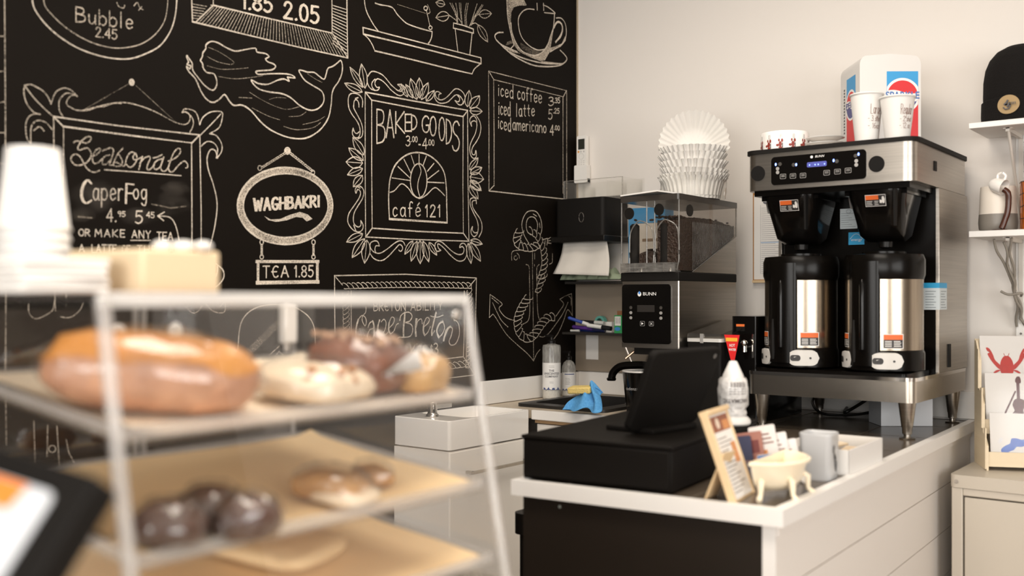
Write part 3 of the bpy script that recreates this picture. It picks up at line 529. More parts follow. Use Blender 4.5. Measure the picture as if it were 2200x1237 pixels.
d = Draw('chalk_oatcakes_board', 'rope bordered chalk board reading Cape Breton Oatcakes $3').z(0, 0, 1)
d.l('718,592 870,589 1023,597;718,592 719,720 720,832;1023,597 1021,700 1020,806;735,833 880,822 1020,805', 2.4).l('718,592 735,612;1023,597 1008,615', 2).rope('735,614 870,611 1012,613', 12, 27, 1.7).rope('742,625 744,720 744,815', 13, 20, 1.6, 1).rope('1008,620 1009,700 1005,790', 10, 18, 1.6).rope('760,810 880,797 1006,780', 13, 23, 1.7)
d.l('754,625 754,720 756,800;997,625 997,700 995,766;756,800 880,780 995,766;995,766 1020,806', 2)
d.z(740, 640, 6.873).t('BR€TON', 430, 190, 895, 185, 130, 125, 2.4, 0, 2).t('ABILITY', 975, 185, 1440, 170, 125, 115, 2.4, 0, 2)
for t, wv in (('315,130 310,210 270,260 258,330 300,410 320,350 300,280 250,260 200,320', 2), ('200,320 168,450 168,580 190,680 240,765', 4.2), ('240,765 270,750 320,650 340,620', 2), ('345,430 370,370 410,340', 2.4), ('410,340 430,400 435,520 440,630 470,620 500,570', 4), ('425,450 370,470 335,560 340,640 375,670 410,610 430,520', 2.4), ('515,325 490,430 500,560 530,640 550,685', 3.8), ('540,350 580,315 610,360 600,450 560,530 530,540 600,545 640,500', 2.2),
              ('660,440 720,370 730,300 690,285 655,370', 2.2), ('655,370 650,480 680,530', 4), ('680,530 730,480 760,400 795,375', 2.2), ('890,215 880,330 868,450 870,570', 5), ('815,330 830,260 890,215 960,215 995,270 960,340 900,362 980,390 1005,470 970,560 880,580 800,580 760,630', 2.4), ('1060,310 1045,430 1052,560', 5), ('1055,430 1080,340 1130,310 1145,380', 2.2), ('1160,430 1230,370 1250,310 1210,290 1170,370', 2.4), ('1170,370 1160,490 1185,550', 4.5), ('1185,550 1230,500 1265,420', 2.2),
              ('1350,215 1320,330 1290,460 1285,550', 5), ('1285,550 1330,480', 2.2), ('1270,265 1360,285 1455,250', 2.4), ('1450,345 1390,390 1360,490 1390,580', 4.5), ('1390,580 1440,530 1475,440 1450,350', 2.4), ('1560,420 1500,480 1460,630', 4.5), ('1480,560 1540,440 1590,450 1570,560 1540,640 1570,695 1640,670 1690,550 1690,420 1660,350 1610,325', 2.6)): d.c(t, wv, 0)
d.t('OATCAK€S', 480, 885, 1215, 858, 165, 160, 2.8, 0, 2.2).gl('$', 1262, 1300, 692, 808, 2).gl('3', 1312, 1376, 670, 835, 2.8); d.done()

d = Draw('chalk_arched_tent', 'chalk arch with a shaded peak inside').z(500, 640, 8.245)
d.c('85,1130 90,900 110,600 160,400 280,250 450,160 640,125 820,120 1000,140 1150,190 1340,330 1440,530 1457,830', 2.4)
for i in range(34): x = i/33; d.l(f'{820-660*x},{350+650*x} {820-560*x+30},{470+560*x}', 1.8, 2); d.l(f'{820+240*x},{350+480*x} {830+90*x},{520+400*x}', 1.8, 2)
d.l('820,940 690,1080;820,940 900,1020;820,850 640,1010', 2.6, 1); d.done()
d = Draw('chalk_life_ring', 'chalk ring band with round holes behind the pastry').z(0, 560, 3.534)
d.c('700,720 860,645 1020,615 1160,625 1290,680 1400,790;860,750 980,716 1080,710 1180,730 1300,820', 2.4, 1).fill('700,720 860,645 1020,615 1160,625 1290,680 1400,790 1300,820 1180,730 1080,710 980,716 860,750', 2).ell(1005, 668, 18, 22, 3, 1).ell(1255, 715, 18, 22, 3, 1).ell(1430, 790, 14, 18, 2, 1).ell(1460, 775, 14, 16, 2, 1).ell(1495, 800, 14, 16, 2, 1).c('1400,780 1470,810 1520,800', 2.4, 1)
d.z(0, 887, 3.534).l('255,60 265,380;360,90 355,330;430,100 450,420;500,200 520,300 590,430', 2.2, 1).ell(395, 272, 26, 26, 2.4, 1)
d.done()
# ================================================================ COUNTERS
M_lam = mat('white_laminate', (0.86, 0.825, 0.77), 0.42, var=.015)
M_edge = mat('white_painted_edge', (0.78, 0.76, 0.73), 0.4, var=.02)
M_ship = mat('shiplap_paint', (0.74, 0.70, 0.655), 0.5, var=.015, scale=2)
M_groove = mat('groove_shadow_gap', (0.30, 0.21, 0.12), 0.9)
M_tile = mat('dark_tile', (0.072, 0.055, 0.039), 0.24, col2=(0.115, 0.090, 0.066), scale=5)
M_blackpanel = mat('black_panel', (0.0115, 0.0078, 0.005), 0.55, spec=.22, col2=(0.015, 0.0105, 0.0072), scale=3)
M_blk = mat('black_plastic', (0.006, 0.005, 0.0042), 0.38, spec=.35, var=.15)
M_blkm = mat('black_matte', (0.0055, 0.0045, 0.0037), 0.6, spec=.2, var=.15)
M_blkg = mat('black_gloss', (0.0036, 0.003, 0.0026), 0.16, spec=.25, var=.1)
M_steel = mat('brushed_steel', (0.44, 0.405, 0.36), 0.30, 1.0, var=.22, scale=3, stretch=(1, 1, 60), bump=.05, bscale=40)
M_steelh = mat('brushed_steel_level', (0.50, 0.455, 0.395), 0.27, 1.0, var=.10, scale=3, stretch=(60, 60, 1), bump=.03, bscale=40)
M_chrome = mat('chrome', (0.75, 0.72, 0.68), 0.10, 1.0, var=.03)
M_beige = mat('beige_laminate', (0.55, 0.47, 0.37), 0.45, var=.05, scale=20)
M_raw = mat('raw_board', (0.42, 0.27, 0.14), 0.8, var=.1)
M_cer = mat('white_ceramic', (0.86, 0.835, 0.80), 0.16, var=.01, coat=.4)
M_rubber = mat('dark_grey_rubber', (0.006, 0.0054, 0.005), 0.7, spec=.15)
ZC = 0.92
PA = onz(1098, 1030, ZC); PB = onz(1682, 1096, ZC); PC = Vector((-.862, WY-.016, ZC)); PD = Vector((-1.545, 3.06, ZC)); PE = Vector((-1.545, WY-.016, ZC))
def inset(poly, ds):
    """polygon (counter-clockwise) moved inward by ds[i] on edge i -> i+1"""
    n = len(poly); out = []
    L = []
    for i in range(n):
        p, q = poly[i], poly[(i+1) % n]; dx, dy = q[0]-p[0], q[1]-p[1]; l = math.hypot(dx, dy); nx, ny = -dy/l, dx/l
        L.append(((p[0]+nx*ds[i], p[1]+ny*ds[i]), (dx/l, dy/l)))
    for i in range(n):
        (p, d1), (q, d2) = L[i-1], L[i]; den = d1[0]*d2[1]-d1[1]*d2[0]
        t = ((q[0]-p[0])*d2[1]-(q[1]-p[1])*d2[0])/den; out.append((p[0]+d1[0]*t, p[1]+d1[1]*t))
    return out
top = [(p.x, p.y) for p in (PA, PB, PC, PE)]           # front-left, front-right, back-right, back-left
ct = thing('countertop', 'dark tiled countertop with a thick white painted edge, carrying the coffee machine', 'countertop', (PA.x, PA.y, ZC))
o_ = Vector((PA.x, PA.y, ZC)); T = [(x-o_.x, y-o_.y) for x, y in top]
inn = inset(T, (.022, .024, .0, .018))
b = MB(M_tile).prism(inn, -.034, -.004)
b.build('tile_surface', ct)
b = MB(M_edge); n = 4; vs = []
for (z, p) in ((-.035, T), (0, T), (0, inn), (-.035, inn)): vs += [(x, y, z) for x, y in p]
for lv in range(4):
    for i in (0, 1, 3): b.add(vs, [(lv*4+i, lv*4+(i+1)%4, ((lv+1)%4)*4+(i+1)%4, ((lv+1)%4)*4+i)])
b.build('edge_trim', ct, bevel=.004, seg=3)
b = MB(mat('tile_grout', (.11, .09, .065), .8))
def onpoly(u, v):   # u along front, v along depth, in the inset surface
    f = Vector(inn[0]).lerp(Vector(inn[1]), u); k = Vector(inn[3]).lerp(Vector(inn[2]), u); return f.lerp(k, v)
for v in (.17, .345, .52, .695, .87):
    a, c_ = onpoly(.0, v), onpoly(1, v); d_ = Vector((0, .0018)); b.add([(*(a-d_), -.0036), (*(c_-d_), -.0036), (*(c_+d_), -.0036), (*(a+d_), -.0036)], [(0,1,2,3)])
for u in (.18, .68):
    a, c_ = onpoly(u, 0), onpoly(u, 1); d_ = Vector((.0018, 0)); b.add([(*(a-d_), -.0035), (*(c_-d_), -.0035), (*(c_+d_), -.0035), (*(a+d_), -.0035)], [(0,1,2,3)])
b.build('grout_line', ct)
# body below
body = inset(T, (.02, .022, .0, .02))
sv = thing('service_counter', 'counter base with black end panel and white board side, below the dark tiled top', 'counter', (PA.x, PA.y, 0))
h = ZC-.036
fdir = (Vector(body[1])-Vector(body[0])).normalized(); fl = (Vector(body[1])-Vector(body[0])).length
pL = Vector(body[0]); pR = Vector(body[1])-fdir*.028
nrm = Vector((fdir.y, -fdir.x))
b = MB(M_blackpanel).prism([tuple(pL), tuple(pR), tuple(pR-nrm*.02), tuple(pL-nrm*.02)], 0, h); b.build('end_panel', sv)
b = MB(M_edge); q = Vector(body[1]); b.prism([tuple(pR+fdir*.0005), tuple(q), tuple(q-nrm*.03), tuple(pR-nrm*.03)], 0, h); b.build('corner_post', sv)
b = MB(mat('screw_head', (.5, .58, .55), .35, .6))
for px, py in ((1203, 1088),): 
    s_ = ray(px, py); t_ = ((o_+Vector((*pL, 0))-CAM).xy.dot(nrm))/(s_.xy.dot(nrm)); P_ = CAM+s_*t_; P_ = P_-Vector((o_.x, o_.y, 0))+Vector((*nrm, 0))*.001
    b.disc(P_, (fdir.x, fdir.y, 0), (0, 0, 1), .0035)
b.build('screw', sv)
sd = (Vector(body[2])-Vector(body[1])).normalized(); sn = Vector((sd.y, -sd.x)); SL = (Vector(body[2])-Vector(body[1])).length
zs = [h-.022, .745, .603, .461, .319, .177, .03]
for i in range(6):
    b = MB(M_ship); s0 = Vector(body[1]); s1 = s0+sd*SL
    b.prism([tuple(s0), tuple(s1), tuple(s1-sn*.016), tuple(s0-sn*.016)], zs[i+1]+.0028, zs[i]); b.build('shiplap_board', sv)
b = MB(M_groove); s0 = Vector(body[1])-sn*.004+sd*.002; s1 = s0+sd*(SL-.004)
b.prism([tuple(s0), tuple(s1), tuple(s1-sn*.018), tuple(s0-sn*.018)], .0, h-.022); b.build('backing_board', sv)
b = MB(M_ship); s0 = Vector(body[1])+sn*.006; s1 = s0+sd*SL; b.prism([tuple(s0), tuple(s1), tuple(s1-sn*.03), tuple(s0-sn*.03)], h-.022, h); b.build('under_moulding', sv, bevel=.002)
b = MB(M_blackpanel); a0 = Vector(body[0])+Vector((0, .021)); a1 = Vector(body[3]); b.prism([tuple(a0), tuple(a0+Vector((.018, 0))), tuple(a1+Vector((.018, -.02))), tuple(a1+Vector((0, -.02)))], 0, h); b.build('back_panel', sv)

# back counter run along the white wall
SX0, SX1, SY0, SY1 = -2.39, -2.005, 3.14, 3.60      # sink cut-out
bc = thing('back_counter', 'white base units with a beige worktop along the white wall', 'counter', (-2.04, 3.4, 0))
def L(x, y, z=0): return (x+2.04, y-3.4, z)
def lbox(b, x0, x1, y0, y1, z0, z1): return b.box(x0+2.04, x1+2.04, y0-3.4, y1-3.4, z0, z1)
wt = MB(M_beige)
for q in ((WX+.002, SX0, 3.062, WY-.002), (SX1, -1.548, 3.062, WY-.002), (SX0, SX1, 3.062, SY0), (SX0, SX1, SY1, WY-.002)): lbox(wt, *q, ZC-.034, ZC-.002)
wt.build('worktop', bc)
b = MB(M_edge); lbox(b, -2.263, -1.548, 3.045, 3.062, ZC-.036, ZC); b.build('edge_trim', bc, bevel=.003)
b = MB(M_raw); lbox(b, -2.26, -1.55, 3.066, 3.085, ZC-.05, ZC-.036); b.build('batten', bc)
b = MB(M_lam); lbox(b, WX+.004, -2.41, 3.09, 3.72, .1, ZC-.04); lbox(b, -2.41, -1.985, 3.09, 3.72, .1, .74); lbox(b, -1.985, -1.55, 3.09, 3.72, .1, ZC-.04); b.build('carcass', bc)
b = MB(mat('toe_kick', (.05, .045, .04), .7)); lbox(b, WX+.004, -1.55, 3.14, 3.7, 0, .1); b.build('plinth', bc)
for x0, x1 in ((-2.255, -1.91), (-1.905, -1.555)):
    b = MB(M_lam); lbox(b, x0, x1, 3.072, 3.089, .72, ZC-.054); dr = b.build('drawer', bc, bevel=.002)
    b = MB(M_lam); lbox(b, x0, x1, 3.072, 3.089, .11, .714); dd = b.build('door', bc, bevel=.002)
    for (pz, par) in ((.80, dr), (.66, dd)):
        b = MB(M_chrome); lbox(b, x0+.1, x1-.1, 3.045, 3.053, pz, pz+.01); lbox(b, x0+.11, x0+.12, 3.05, 3.072, pz, pz+.01); lbox(b, x1-.12, x1-.11, 3.05, 3.072, pz, pz+.01); b.build('handle', par)
# splash boards
b = MB(M_edge); b.box(WX+.0005, WX+.016, 3.062, WY-.0005, ZC, 1.012); struct(b.build('baseboard_left', bevel=.002))
b = MB(M_edge); b.box(WX+.0165, -.862, WY-.015, WY-.0005, ZC+.0005, 1.016); struct(b.build('baseboard_back', bevel=.002))

# sink
sk = thing('sink', 'black composite sink set in the beige worktop, with a cloth on its rim', 'sink', ((SX0+SX1)/2, (SY0+SY1)/2, ZC))
hx, hy = (SX1-SX0)/2, (SY1-SY0)/2
M_sink = mat('black_granite', (0.016, 0.0145, 0.013), 0.42, var=.4, scale=500)
b = MB(M_sink); o1 = rr(-hx-.012, hx+.012, -hy-.012, hy+.012, .03); i1 = rr(-hx+.035, hx-.035, -hy+.035, hy-.035, .04); i2 = rr(-hx+.05, hx-.05, -hy+.05, hy-.05, .05); n = len(o1)
lv = [[(x, y, -.001) for x, y in o1], [(x, y, .010) for x, y in o1], [(x, y, .012) for x, y in i1], [(x, y, -.005) for x, y in i1], [(x, y, -.17) for x, y in i2]]
vs = sum(lv, []); b.add(vs, [(k*n+i, k*n+(i+1)%n, (k+1)*n+(i+1)%n, (k+1)*n+i) for k in range(4) for i in range(n)], True); b.add(lv[4], [tuple(range(n))])
b.build('basin', sk)
b = MB(M_chrome).lathe([(0, .003), (.03, .003), (.034, 0)], (0, 0, -.17), 24); b.build('drain', sk)
b = MB(mat('sink_badge', (.45, .44, .42), .35, .4)); b.quad((.06, hy-.036, -.018), (1, 0, 0), (0, 0, 1), -.03, .03, -.008, .008, 0)
b.use(M_blk); text(b, 'BLANCO', (.06, hy-.0365, -.018), (1, 0, 0), (0, 0, 1), .012, .0006, fit=.05); b.build('badge', sk)
# cloth and sponge on the front rim
cl = thing('dishcloth', 'blue dishcloth draped over the front rim of the black sink', 'cloth', onz(1256, 884, ZC+.012))
b = MB(mat('blue_cloth', (0.03, 0.19, 0.47), 0.85, col2=(.13, .40, .70), scale=150))
n, m = 22, 20; vs = []
for j in range(m+1):
    for i in range(n+1):
        u, v = i/n-.5, j/m
        x = u*.135*(1-.35*v)+.016*math.sin(v*5+u*3); y = -.022+.085*math.sin(min(1, v*1.1)*PI*.5)*.7
        z = .004+.075*math.sin(v*PI*.72)**1.2*(1-.5*abs(u+.1))+.006*math.sin(u*15+v*5)+.008*math.cos(u*9-v*11)
        z += .042*math.exp(-((u-.34)/.15)**2)*max(0, min(1, (v-.35)*2.2))
        y += .016*math.sin(u*13+1.3*v); vs.append((x, y, max(.003, z)))
b.add(vs, [(j*(n+1)+i, j*(n+1)+i+1, (j+1)*(n+1)+i+1, (j+1)*(n+1)+i) for j in range(m) for i in range(n)], True)
b.build('cloth', cl, solid=.003, sub=1)
p = cl.location
b = MB(mat('sponge_yellow', (0.72, 0.55, 0.19), 0.95, var=.12, scale=90, bump=.5, bscale=300)).box(-.045, .045, -.024, .024, -.012, .012)
tag(b.build('sponge', loc=(p.x-.030, p.y+.022, ZC+.088), rot=(.12, -.06, .12), bevel=.005, sub=0), 'yellow sponge lying on the blue dishcloth', 'sponge')

# tap
fc = thing('kitchen_faucet', 'matte black faucet arching toward the black sink', 'faucet', (-1.965, 3.44, ZC-.002))
b = MB(M_blkg).lathe([(0, 0), (.027, 0), (.027, .012), (.02, .018), (.02, .13), (.016, .15), (0, .15)], n=20); b.build('body', fc)
b = MB(M_blkg).tube(sm([(0, 0, .10), (-.0, 0, .135), (-.03, -.004, .158), (-.09, -.012, .158), (-.14, -.02, .150), (-.168, -.024, .125), (-.175, -.025, .098)], 6), .0155, 12); b.lathe([(.0155, 0), (.019, .004), (.019, .010), (.0155, .012)], (-.1755, -.025, .094), 14); b.build('spout', fc)
b = MB(mat('brushed_lever', (.62, .58, .54), .3, .8)).tube([(-.02, 0, .15), (-.085, -.01, .158), (-.12, -.012, .235)], .005, 8); b.build('lever', fc)
# soap bottles
M_soap = clear('milky_plastic', (.95, .95, .93), 1.4, .15, .42, (.86, .85, .82))
M_soapl = mat('soap_liquid', (.74, .72, .68), .3, trans=.0)
M_lab = mat('bottle_label', (.78, .77, .75), .5, var=.01)
M_ink = mat('label_ink', (.10, .10, .11), .7); M_navy = mat('label_navy', (.05, .08, .22), .6)
def soap(px, py, r, hh, label, dome, cap):
    P_ = onz(px, py, ZC-.002); t = thing('soap_bottle', label, 'bottle', P_)
    if dome: prof = [(0, 0), (r*.94, 0), (r, .008), (r, hh*.70), (r*.93, hh*.82), (r*.70, hh*.92), (r*.36, hh*.98), (r*.3, hh)]
    else: prof = [(0, 0), (r*.95, 0), (r, .008), (r, hh*.93), (r*.93, hh*.975), (r*.6, hh*.985), (r*.4, hh)]
    MB(M_soap).lathe(prof, n=30).build('bottle_body', t)
    MB(M_soapl).lathe([(0, .004), (r*.93, .006), (r*.93, hh*.62), (0, hh*.62)], n=24).build('soap_liquid', t)
    a = math.atan2(CAM.y-P_.y, CAM.x-P_.x)
    b = MB(M_lab).lathe([(r*1.012, hh*.24), (r*1.012, hh*.66)], n=26, a0=a-1.35, a1=a+1.35)
    def on(aa, z, k=1.02): return (r*k*math.cos(a+aa), r*k*math.sin(a+aa), z)
    def patch(a0, a1, z0, z1, m):
        b.use(m); b.lathe([(r*1.02, z0), (r*1.02, z1)], n=8, a0=a+a0, a1=a+a1)
    o_ = Vector(on(0, 0, 1.022)); u = Vector((-math.sin(a), math.cos(a), 0)); v = Vector((0, 0, 1))
    b.use(M_ink)
    if not dome:
        for k, wd in enumerate(('THE', 'UNSCENTED', 'COMPANY')):
            vs, fs = textgeo(wd, .012, .0003); b.add([(r*1.022*math.cos(a+x/r), r*1.022*math.sin(a+x/r), hh*(.52-.052*k)+y) for x, y in vs], fs)
        patch(-.3, .3, hh*.58, hh*.584, M_ink); patch(-.3, .3, hh*.605, hh*.609, M_ink); patch(-.22, .22, hh*.30, hh*.303, M_ink); patch(-.22, .22, hh*.32, hh*.323, M_ink)
    else:
        for k in range(5): patch(-.5, .1+.1*(k % 2), hh*(.34+.04*k), hh*(.346+.04*k), M_ink)
        patch(-.6, .8, hh*.60, hh*.625, M_navy)
    # wave band
    b.use(M_navy); vs = []; n = 26
    for i in range(n+1):
        aa = -1.0+2.0*i/n; zt = hh*(.20+.022*math.sin(i*.9)+.012*math.sin(i*2.3)); vs += [on(aa, hh*.18), on(aa, zt)]
    b.add(vs, [(2*i, 2*i+2, 2*i+3, 2*i+1) for i in range(n)])
    b.use(M_lab).lathe([(r*1.012, hh*.18), (r*1.012, hh*.24)], n=26, a0=a-1.35, a1=a+1.35)
    b.build('label', t)
    MB(cap).lathe([(r*.4, hh-.002), (r*.42, hh+.012), (r*.2, hh+.016), (r*.12, hh+.03), (0, hh+.03)], n=16).box(-.03, .006, -.006, .006, hh+.028, hh+.036).build('pump', t)
    return t
soap(1185, 857, .0385, .232, 'tall clear soap bottle with a pump, in the wall corner', False, M_blk)
soap(1222, 851, .031, .158, 'short round-shouldered soap bottle with a dark pump', True, M_blk)

# hand wash vanity
vn = thing('hand_basin_vanity', 'small white hand basin on a cabinet against the black wall', 'vanity', (-2.4, 2.81, 0))
def vbox(b, x0, x1, y0, y1, z0, z1): return b.box(x0+2.4, x1+2.4, y0-2.81, y1-2.81, z0, z1)
VX0, VX1, VY0, VY1 = WX+.004, -2.262, 2.58, 3.036
b = MB(M_cer); x0, x1, y0, y1 = VX0+2.4, VX1+2.4, VY0-2.81, VY1-2.81
o1 = rr(x0, x1, y0, y1, .012, 4); i0 = rr(x0+.012, x1-.012, y0+.12, y1-.012, .03, 4); i1 = rr(x0+.03, x1-.03, y0+.14, y1-.03, .03, 4); n = len(o1)
lv = [[(x, y, .822) for x, y in o1], [(x, y, .922) for x, y in o1], [(x, y, .922) for x, y in i0], [(x, y, .85) for x, y in i1]]
b.add(sum(lv, []), [(k*n+i, k*n+(i+1)%n, (k+1)*n+(i+1)%n, (k+1)*n+i) for k in range(3) for i in range(n)]); b.add(lv[3], [tuple(range(n))]); b.add(lv[0], [tuple(reversed(range(n)))])
b.build('basin', vn, bevel=.003)
b = MB(M_lam); vbox(b, VX0, VX1-.004, VY0+.003, VY1, .08, .816); b.build('cabinet_body', vn, bevel=.0015)
b = MB(mat('toe_kick', (.05, .045, .04), .7)); vbox(b, VX0, VX1-.03, VY0+.03, VY1, 0, .08); b.build('plinth', vn)
b = MB(M_lam); vbox(b, VX1-.003, VX1+.0, VY0+.004, VY1, .09, .812); dr = b.build('door', vn, bevel=.001)
b = MB(M_steelh); vbox(b, VX1+.024, VX1+.034, 2.655, 3.02, .733, .743); vbox(b, VX1, VX1+.03, 2.665, 2.677, .733, .743); vbox(b, VX1, VX1+.03, 2.995, 3.007, .733, .743); b.build('handle', dr)
b = MB(M_chrome); b.lathe([(0, .922), (.024, .922), (.022, .93), (.017, .935), (.017, .975), (0, .98)], (x0+.13, y0+.062, 0), 18); b.box(x0+.115, x0+.145, y0+.05, y0+.15, .95, .966); b.box(x0+.12, x0+.14, y0+.03, y0+.062, .98, .988); b.build('tap', vn, bevel=.002)

# black bin in front of the back counter
bn = thing('waste_bin', 'black waste bin beside the black counter end panel', 'bin', (-1.64, 2.46, 0))
b = MB(M_blkm).prism(rr(-.14, .14, -.14, .14, .03), 0, .66); b.build('bin_body', bn); b = MB(M_blk).prism(rr(-.15, .15, -.15, .15, .03), .66, .72); b.build('lid', bn, bevel=.006)
# ================================================================ CORNER OF THE TWO WALLS
M_taupe = mat('taupe_board', (0.27, 0.222, 0.17), 0.7, var=.05, scale=4)
M_paper = mat('white_paper', (0.78, 0.755, 0.72), 0.8, var=.015)
M_paperw = mat('bright_paper', (.74, .72, .69), 0.8, var=.01)
sh = thing('corner_shelf_unit', 'taupe backboard with two dark shelves in the wall corner', 'shelf', (-2.24, WY-.02, 1.016))
b = MB(M_taupe).box(-.285, .36, 0, .018, .002, .395); b.build('backboard', sh)
M_shelf = mat('dark_shelf', (.022, .019, .016), .45)
b = MB(M_shelf).box(-.275, .30, -.10, 0, .384, .396); b.build('shelf_board', sh, bevel=.001)
b = MB(M_shelf).box(-.275, .30, -.12, 0, .166, .176); b.build('shelf_board', sh, bevel=.001)
P_ = ony(1272, 745, WY-.022)
tag(MB(M_paper).box(-.032, .032, 0, .001, -.055, .055).build('note_card', loc=(P_.x, WY-.0215, P_.z)), 'blank white card hung below the pen shelf', 'note')
# towel dispenser
dp = thing('paper_towel_dispenser', 'black paper towel dispenser on the white wall near the corner', 'dispenser', (-2.385, WY-.001, 1.59))
b = MB(M_blkm).prism(rr(-.125, .125, -.20, 0, .02), .012, .172); b.build('housing', dp, bevel=.006)
b = MB(M_blk).box(-.135, .135, -.215, 0, -.014, .012); b.build('bottom_lip', dp, bevel=.003)
b = MB(mat('embossed_ring', (.09, .08, .07), .4)).tube([(.012+.012*math.cos(a*PI/12), -.2012, .09+.02*math.sin(a*PI/12)) for a in range(24)], .0015, 6, closed=True); b.build('keyhole_ring', dp)
pt = MB(mat('paper_towel', (.66, .63, .58), .9, var=.04, scale=30))
n, m = 18, 10; vs = []
for j in range(m+1):
    for i in range(n+1):
        u, v = i/n-.5, j/m; w_ = .225+.055*v
        vs.append((u*w_-.004*v, -.172-.03*v+.012*math.sin(v*PI)+.004*math.sin(u*11+v*2), -.014-.132*v-.012*(u+.5)*v))
pt.add(vs, [(j*(n+1)+i, j*(n+1)+i+1, (j+1)*(n+1)+i+1, (j+1)*(n+1)+i) for j in range(m) for i in range(n)], True)
tag(pt.build('paper_towel', loc=(-2.375, WY-.001, 1.59), solid=.0015), 'white paper towel hanging out of the black dispenser', 'towel')
gc = MB(mat('sage_cloth', (.30, .36, .25), .9, var=.12, scale=14))
n, m = 26, 10; vs = []
for j in range(m+1):
    for i in range(n+1):
        u, v = i/n-.5, j/m
        vs.append((u*.30-.012, -.118+.10*v+.01*math.sin(i*1.3), .003+.042*math.sin(v*PI)**.6*(1+.45*math.sin(i*.9+v*3)+.3*math.sin(i*2.1))*(1.1-abs(u))+.004))
gc.add(vs, [(j*(n+1)+i, j*(n+1)+i+1, (j+1)*(n+1)+i+1, (j+1)*(n+1)+i) for j in range(m) for i in range(n)], True)
tag(gc.build('folded_cloth', loc=(-2.365, WY-.02, 1.412), solid=.003), 'crumpled sage green cloth on the upper dark corner shelf', 'cloth')
# remote control and cradle
rc = thing('remote_control', 'white air conditioner remote with a small dark screen, hung in the wall corner', 'remote', (-2.485, WY-.012, 1.848))
M_rem = mat('remote_plastic', (.82, .80, .76), .4, var=.01)
MB(M_rem).prism(rr(-.0245, .0245, .03, .208, .006), -.022, .0, 'y').build('case', rc, bevel=.003)
MB(mat('remote_lcd', (.03, .032, .026), .25)).box(-.017, .017, -.0225, -.021, .148, .194).build('screen', rc)
MB(mat('orange_key', (.75, .33, .06), .5)).disc((-.015, -.0226, .138), (1, 0, 0), (0, 0, 1), .005).build('power_button', rc)
b = MB(mat('key_grey', (.55, .53, .5), .5))
for x in (-.002, .013): b.disc((x, -.0226, .138), (1, 0, 0), (0, 0, 1), .0042)
b.tube([(.013*math.cos(a*PI/10), -.0226, .117+.013*math.sin(a*PI/10)) for a in range(20)], .0007, 5, closed=True)
for j in range(3):
    for i in range(3): b.box(-.016+i*.0125, -.009+i*.0125, -.0228, -.022, .080+j*.008, .0825+j*.008)
b.build('key_pad', rc)
cr = MB(M_rem).prism(rr(-.033, .033, 0, .078, .006), -.03, -.022, 'y').box(-.033, -.0265, -.024, .0, 0, .078).box(.0265, .033, -.024, .0, 0, .078).box(-.033, .033, -.024, 0, 0, .02).box(-.0265, .0265, -.001, .0105, .001, .078)
tag(cr.build('remote_cradle', loc=(-2.485, WY-.012, 1.848), bevel=.002), 'white wall cradle holding the air conditioner remote', 'holder')
# clear brochure tray
M_acr = clear('clear_acrylic', (1, 1, .995), 1.25, .03, .02)
M_acre = clear('acrylic_edge', (.85, .84, .82), 1.4, .1, .25, (.75, .73, .70))
br = thing('acrylic_tray', 'clear acrylic tray standing empty on the black towel dispenser', 'tray', (-2.33, WY-.06, 1.7635))
b = MB(M_acr).box(-.155, .14, -.11, -.107, 0, .078).box(-.165, .15, .05, .053, 0, .085).box(-.155, -.152, -.107, .05, 0, .078).box(.137, .14, -.107, .05, 0, .078).box(-.155, .14, -.107, .05, 0, .003).box(-.1, -.098, -.107, .05, 0, .06).box(.06, .062, -.107, .05, 0, .07); b.build('tray_body', br)
b = MB(M_acre).box(-.155, .14, -.111, -.107, .077, .0795).box(-.156, -.152, -.111, -.107, 0, .078).box(.137, .141, -.111, -.107, 0, .078); b.build('rim', br)
# pens and bits on the lower shelf
ZP = 1.016+.1765; YP = WY-.02
def pen(x0, y0, x1, y1, z0, z1, r, col, cap, label, grp=None):
    t = thing('marker_pen', label, 'pen', (x0, y0, z0)); d_ = Vector((x1-x0, y1-y0, z1-z0)); 
    MB(mat('pen_'+cap, {'blue': (.03, .07, .35), 'black': (.012, .012, .014), 'purple': (.09, .03, .22), 'white': (.75, .74, .72), 'navy': (.02, .025, .09), 'grey': (.5, .5, .48)}[cap], .35)).tube([d_*.62, d_], r*1.12, 10).build('cap', t)
    MB(mat('pen_'+col, {'blue': (.03, .07, .35), 'black': (.012, .012, .014), 'purple': (.09, .03, .22), 'white': (.75, .74, .72), 'navy': (.02, .025, .09), 'grey': (.5, .5, .48)}[col], .35)).tube([Vector((0,0,0)), d_*.62], r, 10).tube([d_*-.04, Vector((0,0,0))], [r*.35, r*.8], 10).build('barrel', t)
X = lambda px, y: ony(px, 700, y).x
pen(X(1222, 3.60), 3.60, X(1268, 3.66), 3.66, ZP+.062, ZP+.03, .0075, 'blue', 'white', 'blue marker slanting over the end of the pen shelf')
pen(X(1246, 3.66), 3.66, X(1298, 3.66), 3.66, ZP+.045, ZP+.04, .008, 'black', 'grey', 'black and grey marker on top of the shelf pens')
pen(X(1263, 3.64), 3.64, X(1313, 3.64), 3.64, ZP+.030, ZP+.018, .009, 'white', 'black', 'white and black marker lying on the pen shelf')
pen(X(1232, 3.65), 3.65, X(1300, 3.66), 3.66, ZP+.022, ZP+.009, .0085, 'purple', 'navy', 'purple marker lying under the shelf markers')
pen(X(1238, 3.69), 3.69, X(1290, 3.69), 3.69, ZP+.009, ZP+.009, .0085, 'blue', 'blue', 'blue pen at the back of the pen shelf')
pen(X(1226, 3.625), 3.625, X(1245, 3.63), 3.63, ZP+.006, ZP+.006, .005, 'grey', 'grey', 'short grey pen at the end of the pen shelf')
tp = thing('tape_roll', 'teal roll of tape standing on the pen shelf', 'tape', (X(1291, 3.7), 3.70, ZP+.046))
